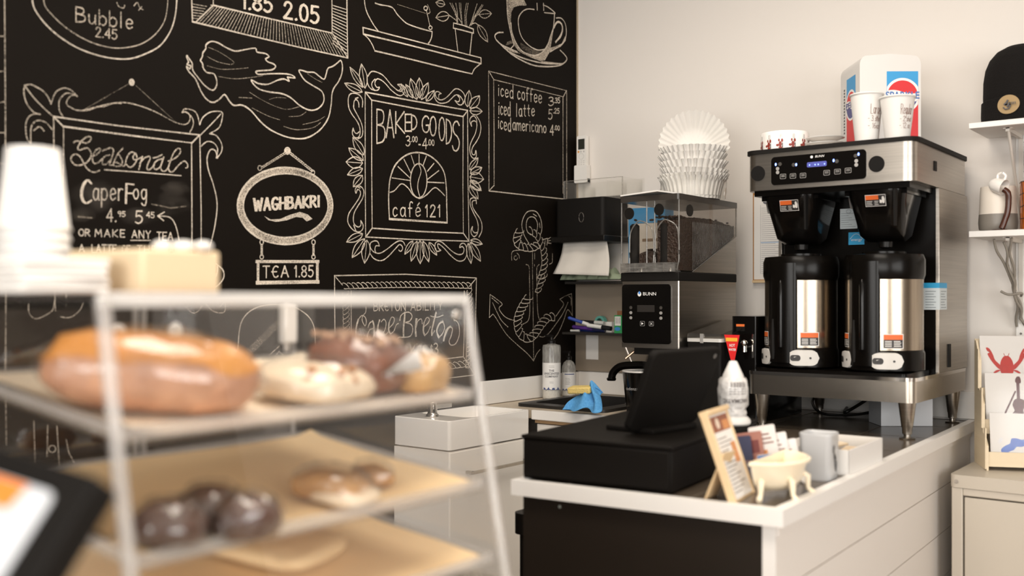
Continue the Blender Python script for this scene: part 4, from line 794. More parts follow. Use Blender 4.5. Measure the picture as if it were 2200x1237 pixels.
MB(mat('teal_tape', (.10, .33, .28), .45)).lathe([(.014, -.012), (.024, -.012), (.024, .012), (.014, .012), (.014, -.012)], n=28).build('tape', tp, rot=(PI/2, 0, 0))
tag(MB(mat('white_box_small', (.7, .68, .65), .6)).box(-.028, .028, -.02, .02, 0, .045).build('small_carton', loc=(X(1308, 3.7)-.004, 3.705, ZP)), 'small white carton behind the pens on the shelf', 'box')
gb = thing('tea_carton', 'green carton with a barcode, on the pen shelf beside the grinder', 'box', (X(1340, 3.64), 3.645, ZP))
MB(mat('carton_green', (.03, .28, .09), .5)).box(-.034, .034, -.025, .025, 0, .075).build('carton', gb)
b = MB(M_paperw); b.quad((-.022, -.0254, .05), (1, 0, 0), (0, 0, 1), -.009, .02, -.018, .02); b.use(M_ink)
for k, wd in enumerate((2, 1, 3, 1, 2, 1, 1, 3, 1, 2)): b.quad((-.028+k*.0026, -.0257, .052), (1, 0, 0), (0, 0, 1), 0, .0005*wd, -.012, .015)
b.use(mat('carton_blue', (.05, .22, .55), .5)); b.disc((-.018, -.0256, .018), (1, 0, 0), (0, 0, 1), .014, rv=.008); b.build('label', gb)
tag(MB(mat('carton_brown', (.20, .085, .035), .6)).box(-.03, .03, -.02, .02, 0, .018).build('small_brown_box', loc=(X(1340, 3.64)+.004, 3.65, ZP+.0755)), 'small brown box lying on the green carton', 'box')
# tall blue and white bag standing behind the grinder
bg = thing('coffee_bag', 'blue and white bag standing behind the bean hopper', 'bag', (-1.93, 3.66, 1.194))
bg.location = (-2.105, 3.665, 1.4125)
M_bagb = mat('bag_blue', (.06, .30, .60), .4); M_bagw = mat('bag_white', (.66, .62, .55), .45)
b = MB(M_bagw).prism([(-.085, -.035), (.085, -.035), (.085, .035), (-.085, .035)], 0, .235)
b.use(M_bagb).box(-.0865, -.05, -.036, .036, 0, .236).box(-.0865, .0865, -.036, .036, .236, .29).prism([(-.0865, -.036), (.0865, -.036), (.0865, -.02), (-.0865, -.02)], .29, .30)
b.use(mat('bag_text', (.25, .18, .12), .6)).box(-.02, .05, -.0362, -.035, .16, .172); b.build('bag_body', bg, bevel=.006)
# ================================================================ GRINDER
GX, GY, GZ = -1.785, 3.10, ZC-.002
gr = thing('coffee_grinder', 'tall coffee grinder with a twin clear bean hopper, left of the coffee machine', 'grinder', (GX, GY, GZ))
MB(M_blkm).prism(rr(-.115, .115, .02, .45, .02), 0, .03).build('base', gr, bevel=.004)
MB(M_blkm).box(-.112, .112, .30, .45, .03, .246).build('column', gr)
b = MB(M_steel).prism(rr(-.116, .116, 0, .45, .006), .246, .481); b.build('housing', gr, bevel=.002)
pn = MB(M_blkg).prism(rr(-.110, .086, .262, .470, .012), -.006, .001, 'y').build('control_panel', gr, bevel=.0015)
M_wht = mat('white_print', (.80, .79, .77), .5); M_dropb = mat('logo_blue', (.05, .22, .62), .5)
M_lcd = mat('dim_display', (.025, .022, .02), .3); M_led = mat('steel_dot', (.78, .76, .73), .25, .7)
b = MB(M_wht); O = Vector((-.012, -.0062, .436)); U = Vector((1, 0, 0)); V = Vector((0, 0, 1))
text(b, 'BUNN', O+U*.015, U, V, .0165, 0, fit=.052); b.disc(O-U*.026, U, V, .0075, rv=.0085, h=.0004); b.use(M_dropb).poly([O+U*a+V*c_+Vector((0, -.0008, 0)) for a, c_ in ((-.031, .004), (-.026, -.002), (-.021, .004), (-.026, .011))])
b.use(M_lcd).quad((-.012, -.0062, .385), U, V, -.035, .035, -.012, .012, .0004)
b.use(M_led)
for x in (-.073, .048):
    for k, z in enumerate((.352, .370)): b.disc((x, -.0062, z), U, V, .0062, h=.0005, rv=.0055)
b.use(mat('dark_dot', (.05, .045, .04), .4))
for x in (-.073, .048): b.disc((x, -.0062, .388), U, V, .006, h=.0005)
b.build('panel_print', pn)
for x, k in ((-.026, 0), (.010, 1)):
    b = MB(mat('key_outline', (.30, .29, .28), .5)); b.add([(x+a, -.0066, .332+c_) for a, c_ in rr(-.0095, .0095, -.0085, .0085, .003)]+[(x+a*.88, -.0066, .332+c_*.88) for a, c_ in rr(-.0095, .0095, -.0085, .0085, .003)], [(i, (i+1) % 28, 28+(i+1) % 28, 28+i) for i in range(28)])
    b.use(M_wht)
    if k == 0: b.poly([(x-.004, -.0066, .3275), (x+.005, -.0066, .332), (x-.004, -.0066, .3365)])
    else:
        for s_ in (1, -1): b.poly([(x-.005, -.0067, .332-.004*s_), (x-.004, -.0067, .332-.0048*s_), (x+.005, -.0067, .332+.004*s_), (x+.004, -.0067, .332+.0048*s_)])
    b.build('button', pn)
MB(M_blkm).box(-.117, .117, -.004, .452, .481, .512).build('band', gr, bevel=.003)
b = MB(M_blk).box(-.075, .075, .02, .16, .222, .246).lathe([(.045, 0), (.05, .05), (.05, .09)], (0, .09, .135), 20).box(-.03, .03, .05, .2, .19, .225); b.build('chute', gr)
for q_ in (((-.075, .03, .235), (-.10, .0, .205)), ((.055, .03, .232), (.08, .0, .205))): MB(mat('copper_hook', (.60, .42, .32), .3, 1.0)).tube(q_, .0045, 8).build('bag_clip', gr)
# hopper
M_hop = clear('hopper_plastic', (.88, .86, .84), 1.4, .05, .012, (.55, .52, .48))
M_hope = clear('hopper_edge', (.55, .53, .5), 1.5, .15, .25, (.8, .78, .74))
x0, x1, z0, z1 = -.115, .115, .545, .775; hp = []
b = MB(M_hop)
side = [(0, z0), (.06, .515), (.10, .515), (.45, .655), (.45, z1), (0, z1)]
for x in (x0, 0.02, x1): b.add([(x, y, z) for y, z in side], [tuple(range(6))])
b.add([(x0, .0, z0), (x1, .0, z0), (x1, .0, z1), (x0, .0, z1)], [(0,1,2,3)]); b.add([(x0, .45, .655), (x1, .45, .655), (x1, .45, z1), (x0, .45, z1)], [(0,1,2,3)])
h_ = b.build('hopper_shell', gr)
b = MB(M_hope)
for x in (x0, -.012, .02, x1): b.tube([(x, 0, z0), (x, 0, z1)], .0026, 6)
b.tube([(x1, .45, .655), (x1, .45, z1)], .0026, 6).tube([(x1, .10, .515), (x1, .45, .655)], .002, 6).tube([(x0, 0, z0), (x0, 0, z1)], .0026, 6)
for k in range(34): b.box(x1+.0002, x1+.0012, .10+k*.0102, .1008+k*.0102, .52+max(0, k*.0102)*.40, .69)
b.build('hopper_rib', h_)
for xa, xb in ((-.079, .018), (.024, .117)):
    pts = sm([(xa, .515), (xa, .60), (xa+.004, .655), (xa+.03, .690), (xb-.045, .692), (xb-.012, .672), (xb-.001, .63), (xb, .56), (xb-.008, .518)], 5)
    MB(M_hope).tube([(x, -.004, z) for x, z in pts], .0024, 6).build('hopper_window', gr)
    MB(M_rubber).lathe([(.0, .0), (.017, 0), (.017, .165), (.009, .172), (0, .172)], (xa+.017+(.008 if xa > 0 else -.012), .022, .514), 20).build('agitator', gr)
for px_, pz_ in ((-.082, .722), (.038, .730)): MB(M_blk).prism([(px_+.019*math.cos(a*PI/12), pz_+.021*math.sin(a*PI/12)) for a in range(24)], -.003, -.0005, 'y').build('hinge_cap', gr)
b = MB(M_blk).prism([(.075+.024*math.cos(a*PI/12), .728+.021*math.sin(a*PI/12)) for a in range(24)], .1155, .118, 'x')
b.build('hinge_cap', gr)
b = MB(mat('smoked_lid', (.035, .03, .026), .25)).prism(rr(-.120, .120, -.008, .456, .01), .762, .782); b.build('lid', gr, bevel=.004)
b = MB(M_blkm).prism([(.0, .483), (.0, .513), (.1, .513), (.0995, .51)], -.1, .1, 'x'); 
b = MB(M_steel).prism([(.03, .513), (.10, .513), (.45, .653), (.45, .513)], -.114, .1145, 'x'); b.build('hopper_support', gr)
b = MB(M_hope).box(-.113, .105, -.012, .03, .5125, .545)
for x in (-.09, -.055, -.012, .02, .06): b.box(x, x+.004, -.014, .03, .5125, .545)
b.use(M_chrome)
for x in (-.03, .085): b.lathe([(0, 0), (.007, 0), (.006, .012), (0, .016)], (x, -.006, .514), 12)
b.build('slide_gate', gr)
# beans
M_bean = mat('roasted_coffee', (.030, .014, .007), .38, var=.35, scale=60, bump=1.0, bscale=130)
bn_ = MB(M_bean)
def beanblock(xa, xb, ztop):
    n, m = 10, 26; vs = []
    for i in range(m+1):
        y = .012+.425*i/m
        for j in range(n+1):
            x = xa+(xb-xa)*j/n; e = min(1, 2.5*min(j, n-j)/n+.5)
            vs.append((x, y, ztop(y)+.006*noise.noise(Vector((x*90, y*90, ztop(.1)*9)))))
    k = len(vs)
    for i in range(m+1):
        y = .012+.425*i/m
        for j in range(n+1): vs.append((xa+(xb-xa)*j/n, y, max(.518, .518+(y-.10)*.40)))
    W = n+1; fs = [(i*W+j, i*W+j+1, (i+1)*W+j+1, (i+1)*W+j) for i in range(m) for j in range(n)]+[(k+i*W+j, k+(i+1)*W+j, k+(i+1)*W+j+1, k+i*W+j+1) for i in range(m) for j in range(n)]
    fs += [(j, k+j, k+j+1, j+1) for j in range(n)]+[(m*W+j, m*W+j+1, k+m*W+j+1, k+m*W+j) for j in range(n)]
    fs += [(i*W, (i+1)*W, k+(i+1)*W, k+i*W) for i in range(m)]+[(i*W+n, k+i*W+n, k+(i+1)*W+n, (i+1)*W+n) for i in range(m)]
    bn_.add(vs, fs, False)
beanblock(.0235, .112, lambda y: .692+.012*math.sin(y*9)+.02*y)
beanblock(-.05, .0165, lambda y: max(.52+max(0, (y-.1)*.4)+.003, .60-.25*abs(y-.10)))
for i in range(150):
    x = random.uniform(-.108, .108); y = random.uniform(.004, .06) if i % 3 else random.uniform(.02, .40); z = (.70 if x > .02 else (.696 if y < .02 and x > -.09 else .60)) + random.uniform(0, .008)*(1 if x > .02 else .4)
    if x <= .02 and (z < .65): y = random.uniform(.06, .16); x = random.uniform(-.05, .015); z = .595
    bn_.ball((x, y, z), .0058, .0042, .0036, 8, 5)
tag(bn_.build('coffee_beans', loc=(GX, GY, GZ)), 'dark roasted coffee beans filling the clear grinder hopper', 'coffee beans', kind='stuff')
for x, y, z in ((.062, .005, .735), (.068, .008, .722)): pass
# paper on the hopper, tin under the chute
tag(MB(M_paperw).prism([(-.055, -.06), (.115, -.07), (.125, .05), (-.045, .075)], 0, .005).build('paper_sheet', loc=(GX-.06, GY+.055, GZ+.786), rot=(-.02, -.03, -.12)), 'white paper sheet lying on the front of the grinder lid', 'paper')
P_ = Vector((-1.862, 3.165, GZ+.0305))
tn = thing('grounds_pail', 'black pail with a pale rim under the grinder chute', 'pail', P_)
MB(M_blkg).lathe([(0, .002), (.048, 0), (.052, .01), (.064, .125), (.060, .125), (.05, .012), (0, .012)], n=30).build('pail_body', tn)
MB(mat('pale_rim', (.6, .58, .55), .4)).lathe([(.064, .125), (.0655, .128), (.064, .131), (.06, .128), (.060, .125)], n=30).build('rim', tn)
b = MB(mat('grey_print', (.35, .34, .33), .5)); a = math.atan2(CAM.y-P_.y, CAM.x-P_.x)-.55
vs, fs = textgeo('cadenza', .016); b.add([(.0605*math.cos(a+x/.06), .0605*math.sin(a+x/.06), .068+y) for x, y in vs], fs); b.build('lettering', tn)

# lidded tub and hot water tower between grinder and coffee machine
tb = thing('lidded_tub', 'black tub under a sloping clear lid, right of the grinder', 'container', (-1.592, 3.13, ZC-.002))
MB(M_blkm).prism(rr(-.064, .064, 0, .36, .01), 0, .272).build('tub_body', tb)
MB(mat('pale_band', (.58, .57, .54), .4)).prism(rr(-.066, .066, -.002, .362, .011), .272, .284).build('band', tb, bevel=.003)
b = MB(clear('smoke_clear', (.72, .70, .67), 1.45, .06, .05)); b.prism([(0, .284), (.36, .284), (.36, .335), (.30, .342), (.005, .300)], -.063, .063, 'x'); b.build('lid', tb)
MB(M_led).box(-.012, .0, -.004, .004, .268, .30).build('latch', tb)
hw = thing('hot_water_tower', 'slim black hot water dispenser with a red tag, left of the coffee machine', 'dispenser', (-1.474, 3.2, ZC-.002))
MB(M_blkg).prism(rr(-.048, .044, 0, .40, .008), 0, .36).build('tower_body', hw, bevel=.004)
b = MB(M_chrome).lathe([(0, 0), (.008, 0), (.008, .03), (0, .03)], (.012, -.028, .24), 14).ball((.012, -.03, .27), .012).box(.028, .034, -.004, 0, .22, .30).tube([(.012, -.03, .255), (.012, -.0, .255)], .006, 8); b.build('spigot', hw)
b = MB(mat('label_orange', (.75, .16, .03), .5)).box(-.03, .0, -.0015, 0, .325, .333); b.use(M_blk).box(-.03, .0, -.0012, 0, .309, .325); b.build('label', hw)
b = MB(mat('tag_red', (.72, .02, .02), .45)); y_ = -.055; z_ = .298
b.prism([(-.048, z_), (.008, z_), (-.01, z_-.085), (-.024, z_-.085)], y_-.0015, y_, 'y'); b.use(mat('tag_yellow', (.85, .45, .04), .5)).box(-.042, .000, y_-.002, y_-.0015, z_-.022, z_-.010)
b.use(M_wht); text(b, 'HOT', (-.019, y_-.0016, z_-.036), U, V, .013, .0003, fit=.02); text(b, 'WATER', (-.018, y_-.0016, z_-.050), U, V, .011, .0003, fit=.027); b.use(M_blk).tube([(-.02, y_, z_), (-.01, -.0, z_+.02)], .0015, 5); b.build('tag', hw)

# ================================================================ TWIN COFFEE MACHINE
BX, BY, BZ = -1.415, 3.084, ZC-.004; BW, BD = .533, .606
cm = thing('coffee_brewer', 'stainless twin coffee brewer on four legs, holding two coffee servers', 'coffee machine', (BX, BY, BZ))
for x, y in ((.035, .045), (BW-.035, .045), (.035, BD-.05), (BW-.035, BD-.05)):
    MB(M_steel).lathe([(0, 0), (.022, 0), (.024, .004), (.010, .007), (.010, .014), (.014, .016), (.015, .034), (.0165, .036), (.026, .112), (.0, .112)], (x, y, 0), 22).build('leg', cm)
b = MB(M_steelh).prism(rr(0, BW, 0, BD, .028, 8), .112, .180, smooth=True); b.use(M_chrome).prism(rr(-.002, BW+.002, -.002, BD, .03, 8), .176, .187, smooth=True); b.build('base_tray', cm, bevel=.003)
M_blkc = mat('black_satin', (.0034, .0027, .0021), .24, spec=.16)
b = MB(M_blkc).prism(rr(.02, BW-.03, .02, .27, .015), .187, .196); b.build('drip_deck', cm, bevel=.002)
b = MB(M_blkc).box(.014, BW-.014, .275, BD-.002, .187, .78); b.build('column', cm)
for x in (0, BW-.012): MB(M_steel).box(x, x+.012, .262, BD, .187, .772).build('side_panel', cm, bevel=.0015)
b = MB(M_blkm).box(BW, BW+.004, .36, .385, .20, .275); b.build('power_switch', cm)
hd = MB(M_steel).prism(rr(0, BW, 0, BD, .035, 10), .772, .892, smooth=True).build('head', cm, bevel=.0015)
MB(M_blkm).prism(rr(-.007, BW+.007, -.007, BD+.004, .04, 10), .890, .903, smooth=True).build('top_trim', cm, bevel=.004)
b = MB(M_blkc).box(.02, BW-.02, .02, .28, .755, .774); b.build('underside', cm)
for x in (.042, .422): 
    MB(M_rubber).prism([(x+.0235*math.cos(a*PI/16), .828+.0245*math.sin(a*PI/16)) for a in range(32)], -.0035, .001, 'y', smooth=True).build('vent_cap', cm, bevel=.001)
cp = MB(M_blkg).prism(rr(.088, .392, .786, .876, .012), -.004, .001, 'y').build('control_panel', cm, bevel=.0015)
M_blue = mat('blue_led', (.16, .26, 1.0), .4, emit=3.0); M_screen = mat('blue_screen', (.07, .08, .30), .3, emit=.22)
b = MB(M_screen).prism(rr(.207, .270, .834, .850, .004), -.0052, -.004, 'y'); b.use(M_blue)
for x in (.214, .232, .242, .262): b.quad((x, -.0054, .841), U, V, 0, .003, -.002, .002)
b.build('display', cp)
b = MB(M_wht); text(b, 'BUNN', (.247, -.0046, .866), U, V, .010, 0, shear=.3, fit=.03); b.disc((.222, -.0046, .866), U, V, .0042, h=.0003)
b.build('lettering', cp)
for x in (.110, .362):
    for z in (.838, .826) if x < .2 else (.842, .830): MB(M_led).disc((x, -.0044, z), U, V, .0058, h=.0005).build('indicator', cp)
for x, z in ((.163, .846), (.302, .846), (.118, .852), (.360, .858)): MB(mat('dark_dot', (.05, .045, .04), .4)).disc((x, -.0044, z), U, V, .006, h=.0005).build('indicator', cp)
for x, z in ((.104, .852), (.172, .846), (.292, .849), (.369, .862)): MB(M_blue).disc((x, -.0046, z), U, V, .0030, h=.0006, rv=.0048).build('indicator', cp)
for x, z in ((.128, .812), (.161, .811), (.194, .810), (.270, .813), (.304, .814), (.337, .815)):
    b = MB(mat('key_outline', (.30, .29, .28), .5)); q = rr(x-.010, x+.010, z-.008, z+.008, .003); q2 = rr(x-.0088, x+.0088, z-.0068, z+.0068, .0025)
    b.add([(a, -.0046, c_) for a, c_ in q]+[(a, -.0046, c_) for a, c_ in q2], [(i, (i+1) % 28, 28+(i+1) % 28, 28+i) for i in range(28)])
    for dz in (.003, -.001): b.quad((x, -.0046, z+dz), U, V, -.006, .006, -.0008, .0008)
    b.build('button', cp)
# side badge and labels
MB(M_blkm).box(BW, BW+.003, .20, .225, .82, .85).build('side_badge', cm)
M_sbl = mat('sticker_blue', (.02, .33, .62), .45); M_swh = mat('sticker_white', (.60, .66, .68), .5); M_grey = mat('sticker_ink', (.22, .26, .28), .6)
def P_col(px, py): q = ony(px, py, BY+.2745); return q.x-BX, q.z-BZ
xa, za = P_col(1823, 526); xb, zb = P_col(1857, 498)
b = MB(M_sbl).box(xa, xb, .2738, .275, za, zb); b.use(M_wht)
b.tube([(xa+(xb-xa)*(.1+.8*k/14), .2735, za+(zb-za)*(.45+.42*math.sin(PI*k/14))) for k in range(15)], .0008, 4); text(b, 'energy', ((xa+xb)/2, .2734, za+(zb-za)*.4), U, V, .013, shear=.3, fit=(xb-xa)*.7); b.poly([((xa+xb)/2+.016+.004*math.cos(PI/2+a*PI*.4)*(1 if a % 2 == 0 else .4), .2734, za+(zb-za)*.68+.005*math.sin(PI/2+a*PI*.4)) for a in range(5)])
b.build('energy_label', cm)
xa, za = P_col(1805, 492); xb, zb = P_col(1842, 447)
b = MB(M_swh).box(xa, xb, .2738, .275, za, zb); b.use(M_grey)
for k in range(7): b.quad((xa, .2736, za+(zb-za)*(.1+.11*k)), U, V, .004, (xb-xa)*(.9-.2*(k % 3)), -.0007, .0007)
b.tube([((xa+xb)/2+.008*math.cos(a*.5), .2736, za+(zb-za)*.86+.006*math.sin(a*.5)) for a in range(12)], .0006, 4, closed=True); b.build('rating_label', cm)
za, zb = ony(2019, 665, BY+.3).z-BZ, ony(2019, 608, BY+.3).z-BZ
b = MB(M_swh).box(BW, BW+.0012, .262, .345, za, zb).box(BW-.048, BW+.0008, .2605, .262, za, zb); b.use(M_sbl).box(BW, BW+.0016, .262, .345, zb-.016, zb+.0005).box(BW-.048, BW+.001, .2602, .2605, zb-.016, zb+.0005); b.use(M_grey)
for k in range(7):
    z = za+.006+.0085*k; b.box(BW+.001, BW+.0018, .275, .335-.01*(k % 3), z, z+.0022); b.box(BW-.042, BW-.01-.006*(k % 2), .2601, .2606, z, z+.0022)
b.build('side_label', cm)
# brew funnels
M_or = mat('warning_orange', (.70, .13, .02), .5); M_lbk = mat('warning_black', (.02, .018, .018), .45); M_lwh = mat('warning_white', (.75, .73, .70), .5)
def warn(b, o, u, v, w_, hh, hand=False):
    o = Vector(o); b.use(M_lwh).quad(o, u, v, -w_/2, w_/2, -hh/2, hh/2, .0003)
    x2 = w_*.5-(w_*.33 if hand else 0)
    b.use(M_lbk).quad(o, u, v, -w_*.48, w_*.48, -hh*.46, hh*.46, .0006); b.use(M_or).quad(o, u, v, -w_*.48, x2-w_*.02, hh*.08, hh*.46, .0009)
    b.use(M_lwh)
    for r_ in range(3):
        for c0, c1 in ((-.44, -.16), (-.06, .14 if hand else .44)):
            b.quad(o, u, v, w_*c0, w_*c1-(.03*w_ if r_ == 1 else 0), hh*(-.08-.14*r_), hh*(-.04-.14*r_), .0010)
    if hand:
        b.poly([o+u*(w_*(.18+a*.28))+v*(hh*(c_*.9-.45))+u.cross(v)*.0011 for a, c_ in ((.05, .3), (.1, .6), (.45, .5), (.5, .85), (.8, .9), (1, .6), (.9, .25), (.6, .2), (.5, .35), (.35, .2))])
    return b
for cx in (.125, .400):
    fx, fy = cx, .155
    def ring(w_, d_, z, y0): return [(fx+x, fy+y, z) for x, y in rr(-w_, w_, -d_+y0, d_, .045, 6)]
    lv = [ring(.088, .120, .755, 0), ring(.086, .118, .735, 0), ring(.068, .085, .62, .01), ring(.056, .06, .602, .02), ring(.02, .02, .600, .0)]
    n = len(lv[0]); b = MB(M_blkg).add(sum(lv, []), [(k*n+i, (k+1)*n+i, (k+1)*n+(i+1) % n, k*n+(i+1) % n) for k in range(4) for i in range(n)], True); b.add(lv[-1], [tuple(range(n))])
    b.box(fx-.095, fx-.08, fy-.1, fy+.1, .742, .757).box(fx+.08, fx+.095, fy-.1, fy+.1, .742, .757)
    fn = b.build('brew_funnel', cm)
    MB(M_blk).lathe([(.022, .0), (.020, -.018), (.012, -.022), (0, -.022)], (fx, fy, .602), 18).build('drip_tip', fn)
    q = Vector((fx+.006, fy-.1156, .722)); vt = Vector((0, -.035, .125)).normalized(); b = MB(M_lwh); warn(b, q+Vector((.0, -.0008, 0)), U, vt, .062, .036, True); b.build('warning_label', fn); b = MB(M_lwh)
    q = Vector((fx-.0855, fy-.055, .722)); warn(b, q+Vector((-.001, 0, 0)), Vector((0, -1, 0)), Vector((-.16, 0, 1)).normalized(), .05, .036); b.build('warning_label', fn)
    MB(M_rubber).prism([(-.012, .75), (.012, .75), (.007, .64), (-.007, .64)], fx+.074, fx+.080, 'x').build('grip', fn)
# cables behind
cb = MB(M_blk).tube(sm([(-1.30, 3.70, .935), (-1.27, 3.6, .93), (-1.22, 3.66, .97), (-1.2, 3.71, 1.0)], 8), .006, 8).tube(sm([(-1.12, 3.70, 1.0), (-1.16, 3.66, .95), (-1.22, 3.6, .927), (-1.33, 3.55, .925), (-1.40, 3.62, .96), (-1.38, 3.70, 1.0)], 8), .005, 8)
tag(cb.build('power_cables'), 'loose black cables behind the coffee machine legs', 'cable')
# grey carton under the machine
p0 = onz(1893, 915, ZC-.003); p1 = p0+Vector((.129, .097, 0))*1.05; p3 = p0+Vector((-.072, .097, 0)); p2 = p1+Vector((-.072, .097, 0))
b = MB(mat('grey_carton', (.52, .53, .55), .7, var=.03)).prism([((p-p0).x, (p-p0).y) for p in (p0, p1, p2, p3)], 0, .106); tag(b.build('grey_box', loc=p0), 'light grey cardboard box tucked under the coffee machine', 'box')

# ---------------------------------------------------------------- servers
M_steelv = mat('server_steel', (.37, .315, .25), .24, 1.0, var=.30, scale=2.2, stretch=(30, 30, .3), bump=.02, bscale=30)
def server(name, x, y, label):
    t = thing(name, label, 'coffee server', (x, y, BZ+.1965)); R = .118
    fa = math.atan2(CAM.y-y, CAM.x-x)                      # the label side looks out to the room
    MB(M_blkc).lathe([(0, 0), (R*.9, 0), (R*1.02, .006), (R*1.02, .058), (R*.99, .066), (R*.98, .07), (0, .07)], n=48).build('base', t)
    MB(M_steelv).lathe([(R*.985, .068), (R*.985, .295)], n=64).build('steel_jacket', t)
    MB(M_blkc).lathe([(R*.99, .285), (R*1.03, .30), (R*1.03, .345), (R*.98, .362), (R*.55, .366), (R*.55, .372), (0, .372)], n=48).build('lid', t)
    a0, a1 = fa-1.02, fa-.10
    b = MB(M_blkc); n = 20; prof = []
    for i in range(n+1):
        a = a0+(a1-a0)*i/n; k = R*(1.0+.10*math.sin(PI*i/n)**.5); prof.append((k*math.cos(a), k*math.sin(a)))
    inner = [(R*.95*math.cos(a1-(a1-a0)*i/n), R*.95*math.sin(a1-(a1-a0)*i/n)) for i in range(n+1)]
    b.prism(prof+inner, .02, .34, smooth=True); fp = b.build('front_strip', t)
    a = fa-.50; r_ = R*1.12
    MB(M_blkg).tube([(r_*math.cos(a), r_*math.sin(a), z) for z in (.07, .12, .2, .27, .285)], [.008, .009, .009, .009, .004], 12).build('sight_gauge', fp)
    MB(M_blkm).tube([(R*1.09*math.cos(fa-.75), R*1.09*math.sin(fa-.75), z) for z in (.03, .06, .12, .16)], [.006, .009, .008, .004], 10).build('tap_lever', t)
    # pale foot plates, one turned to the room and one to the left
    M_pl = mat('pale_plate', (.62, .60, .565), .35); M_slot = mat('plate_slot', (.03, .028, .027), .5)
    for k, (ac, half) in enumerate(((fa+.06, .40), (fa-1.16, .30))):
        b = MB(M_pl); pts = rr(-half, half, -.026, .026, .024, 6); nn = len(pts); r1, r0 = R*1.075, R*1.015; zc = .036
        W3 = lambda a_, z, r_: (r_*math.cos(ac+a_), r_*math.sin(ac+a_), zc+z)
        pts = [(a_*1.0, z) for a_, z in [(half*(1 if abs(q[0]) > half-.024 else 1)*q[0]/half, q[1]) for q in pts]]
        sx = half/.047; pts = [(q[0], q[1]) for q in [(p_[0]*sx, p_[1]) for p_ in rr(-.047, .047, -.026, .026, .0255, 7)]]; nn = len(pts)
        cols = 14; vs = []; fs = []
        # front face as strips so that it follows the round base
        for i in range(cols+1):
            a_ = -half+2*half*i/cols; xx = a_/sx; e = .047-.0255; dz = .026 if abs(xx) <= e else math.sqrt(max(0, .0255**2-(abs(xx)-e)**2))+.0005
            vs += [W3(a_, -dz, r0), W3(a_, -dz*.94, r1), W3(a_, dz*.94, r1), W3(a_, dz, r0)]
        for i in range(cols):
            for j in range(3): fs.append((i*4+j, (i+1)*4+j, (i+1)*4+j+1, i*4+j+1))
        b.add(vs, fs, True); pl = b.build('foot_plate', t)
        b = MB(M_slot); vs = [W3(a_*.0065*q+(-.28*half), z_, r1+.0006) for q, a_, z_ in []]
        st = rr(-.40*half*2*.45, .0, -.009, .009, .0085, 4)
        b.add([W3(-.50*half+p_[0]*.32*half/.018, p_[1], r1+.0008) for p_ in rr(-.018, .018, -.0095, .0095, .009, 4)], [tuple(range(20))]); b.add([W3(.42*half+.0035*math.cos(q)/R, .0035*math.sin(q), r1+.0008) for q in [i*PI/6 for i in range(12)]], [tuple(range(12))]); b.build('slot', pl)
    # warning stickers
    def curved(aa, w_, z0_, z1_, m, dr): b.use(m).lathe([(R*.985+dr, z0_), (R*.985+dr, z1_)], n=10, a0=fa+aa, a1=fa+aa+w_)
    for aa, w_, ro in ((-.03, .52, 0), (-1.50, .42, 0)):
        b = MB(M_lwh)
        curved(aa, w_, .074, .118, M_lwh, .0006); curved(aa+.02, w_-.04, .076, .116, M_lbk, .0009); curved(aa+.02, w_-.04, .101, .116, M_or, .0012)
        for r_ in range(4): curved(aa+.05, w_*.32, .080+.005*r_, .0822+.005*r_, M_lwh, .0014); curved(aa+.08+w_*.36, w_*.36-.02*(r_ % 2), .080+.005*r_, .0822+.005*r_, M_lwh, .0014)
        b.build('warning_label', t)
    return t
server('coffee_server', BX+.128, BY+.145, 'left coffee server, steel and black, with a pale foot plate')
server('coffee_server', BX+.400, BY+.140, 'right coffee server, steel and black, nearer the steel side panel')
g('6',4.8,'~4.2,9 2.8,9.9 1,7.6 .2,4 .6,1.2 2.4,0 4.4,1.2 4.6,3.6 3,5.4 1.2,4.8 .3,3.2'); g('k',4,'0,10 0,0;3.6,6 .2,2.8 4,0')
# ================================================================ ON THE DARK COUNTERTOP
ZT = ZC-.004
# cash drawer, turned a little like the counter front
rz = math.radians(6.3); cdp = Vector((-1.424, 1.882, ZC+.0005))
cdw = thing('cash_drawer', 'wide black cash drawer on the front of the dark tiled countertop', 'cash drawer', cdp, rz)
M_cd = mat('cash_drawer_paint', (.0042, .003, .0021), .55, spec=.14, var=.12)
MB(M_cd).box(0, .372, .004, .585, .0, .092).build('case', cdw, bevel=.003)
MB(M_cd).box(-.003, .375, -.001, .590, .0925, .1005).build('top_plate', cdw, bevel=.0015)
MB(M_cd).box(.004, .368, -.003, .004, .006, .088).build('drawer_front', cdw, bevel=.002)
MB(mat('pale_label', (.45, .43, .4), .5)).box(-.0008, .0, .004, .012, .088, .0915).build('spacer', cdw)
# tablet on its stand, seen from behind
zt = ZC+.1012; t0 = Vector((-1.235, 2.02, zt)); ty = Vector((.10, .995, 0)).normalized(); tx = Vector((ty.y, -ty.x, 0))   # tx: toward the room
tv = (Vector((0, 0, .188))+tx*.078).normalized(); nb = ty.cross(tv)
M_tab = mat('tablet_case', (.0050, .0040, .0032), .75, spec=.14, var=.2)
tab = thing('tablet_register', 'black tablet register leaning on its stand on top of the cash drawer', 'tablet', t0)
def slab(m, u0, u1, v0, v1, d0, d1, r, nm, par, bev=.003):
    pts = rr(u0, u1, v0, v1, r, 6); n = len(pts); b = MB(m)
    vs = [ty*a+tv*c_+nb*d0 for a, c_ in pts]+[ty*a+tv*c_+nb*d1 for a, c_ in pts]
    b.add(vs, [(i, (i+1) % n, n+(i+1) % n, n+i) for i in range(n)]+[tuple(range(n-1, -1, -1)), tuple(range(n, 2*n))]); return b.build(nm, par, bevel=bev)
slab(M_tab, 0, .285, .012, .215, -.008, .012, .018, 'back_shell', tab, .004)
slab(M_blkg, .012, .273, .022, .205, -.0088, -.0081, .008, 'screen', tab, 0)
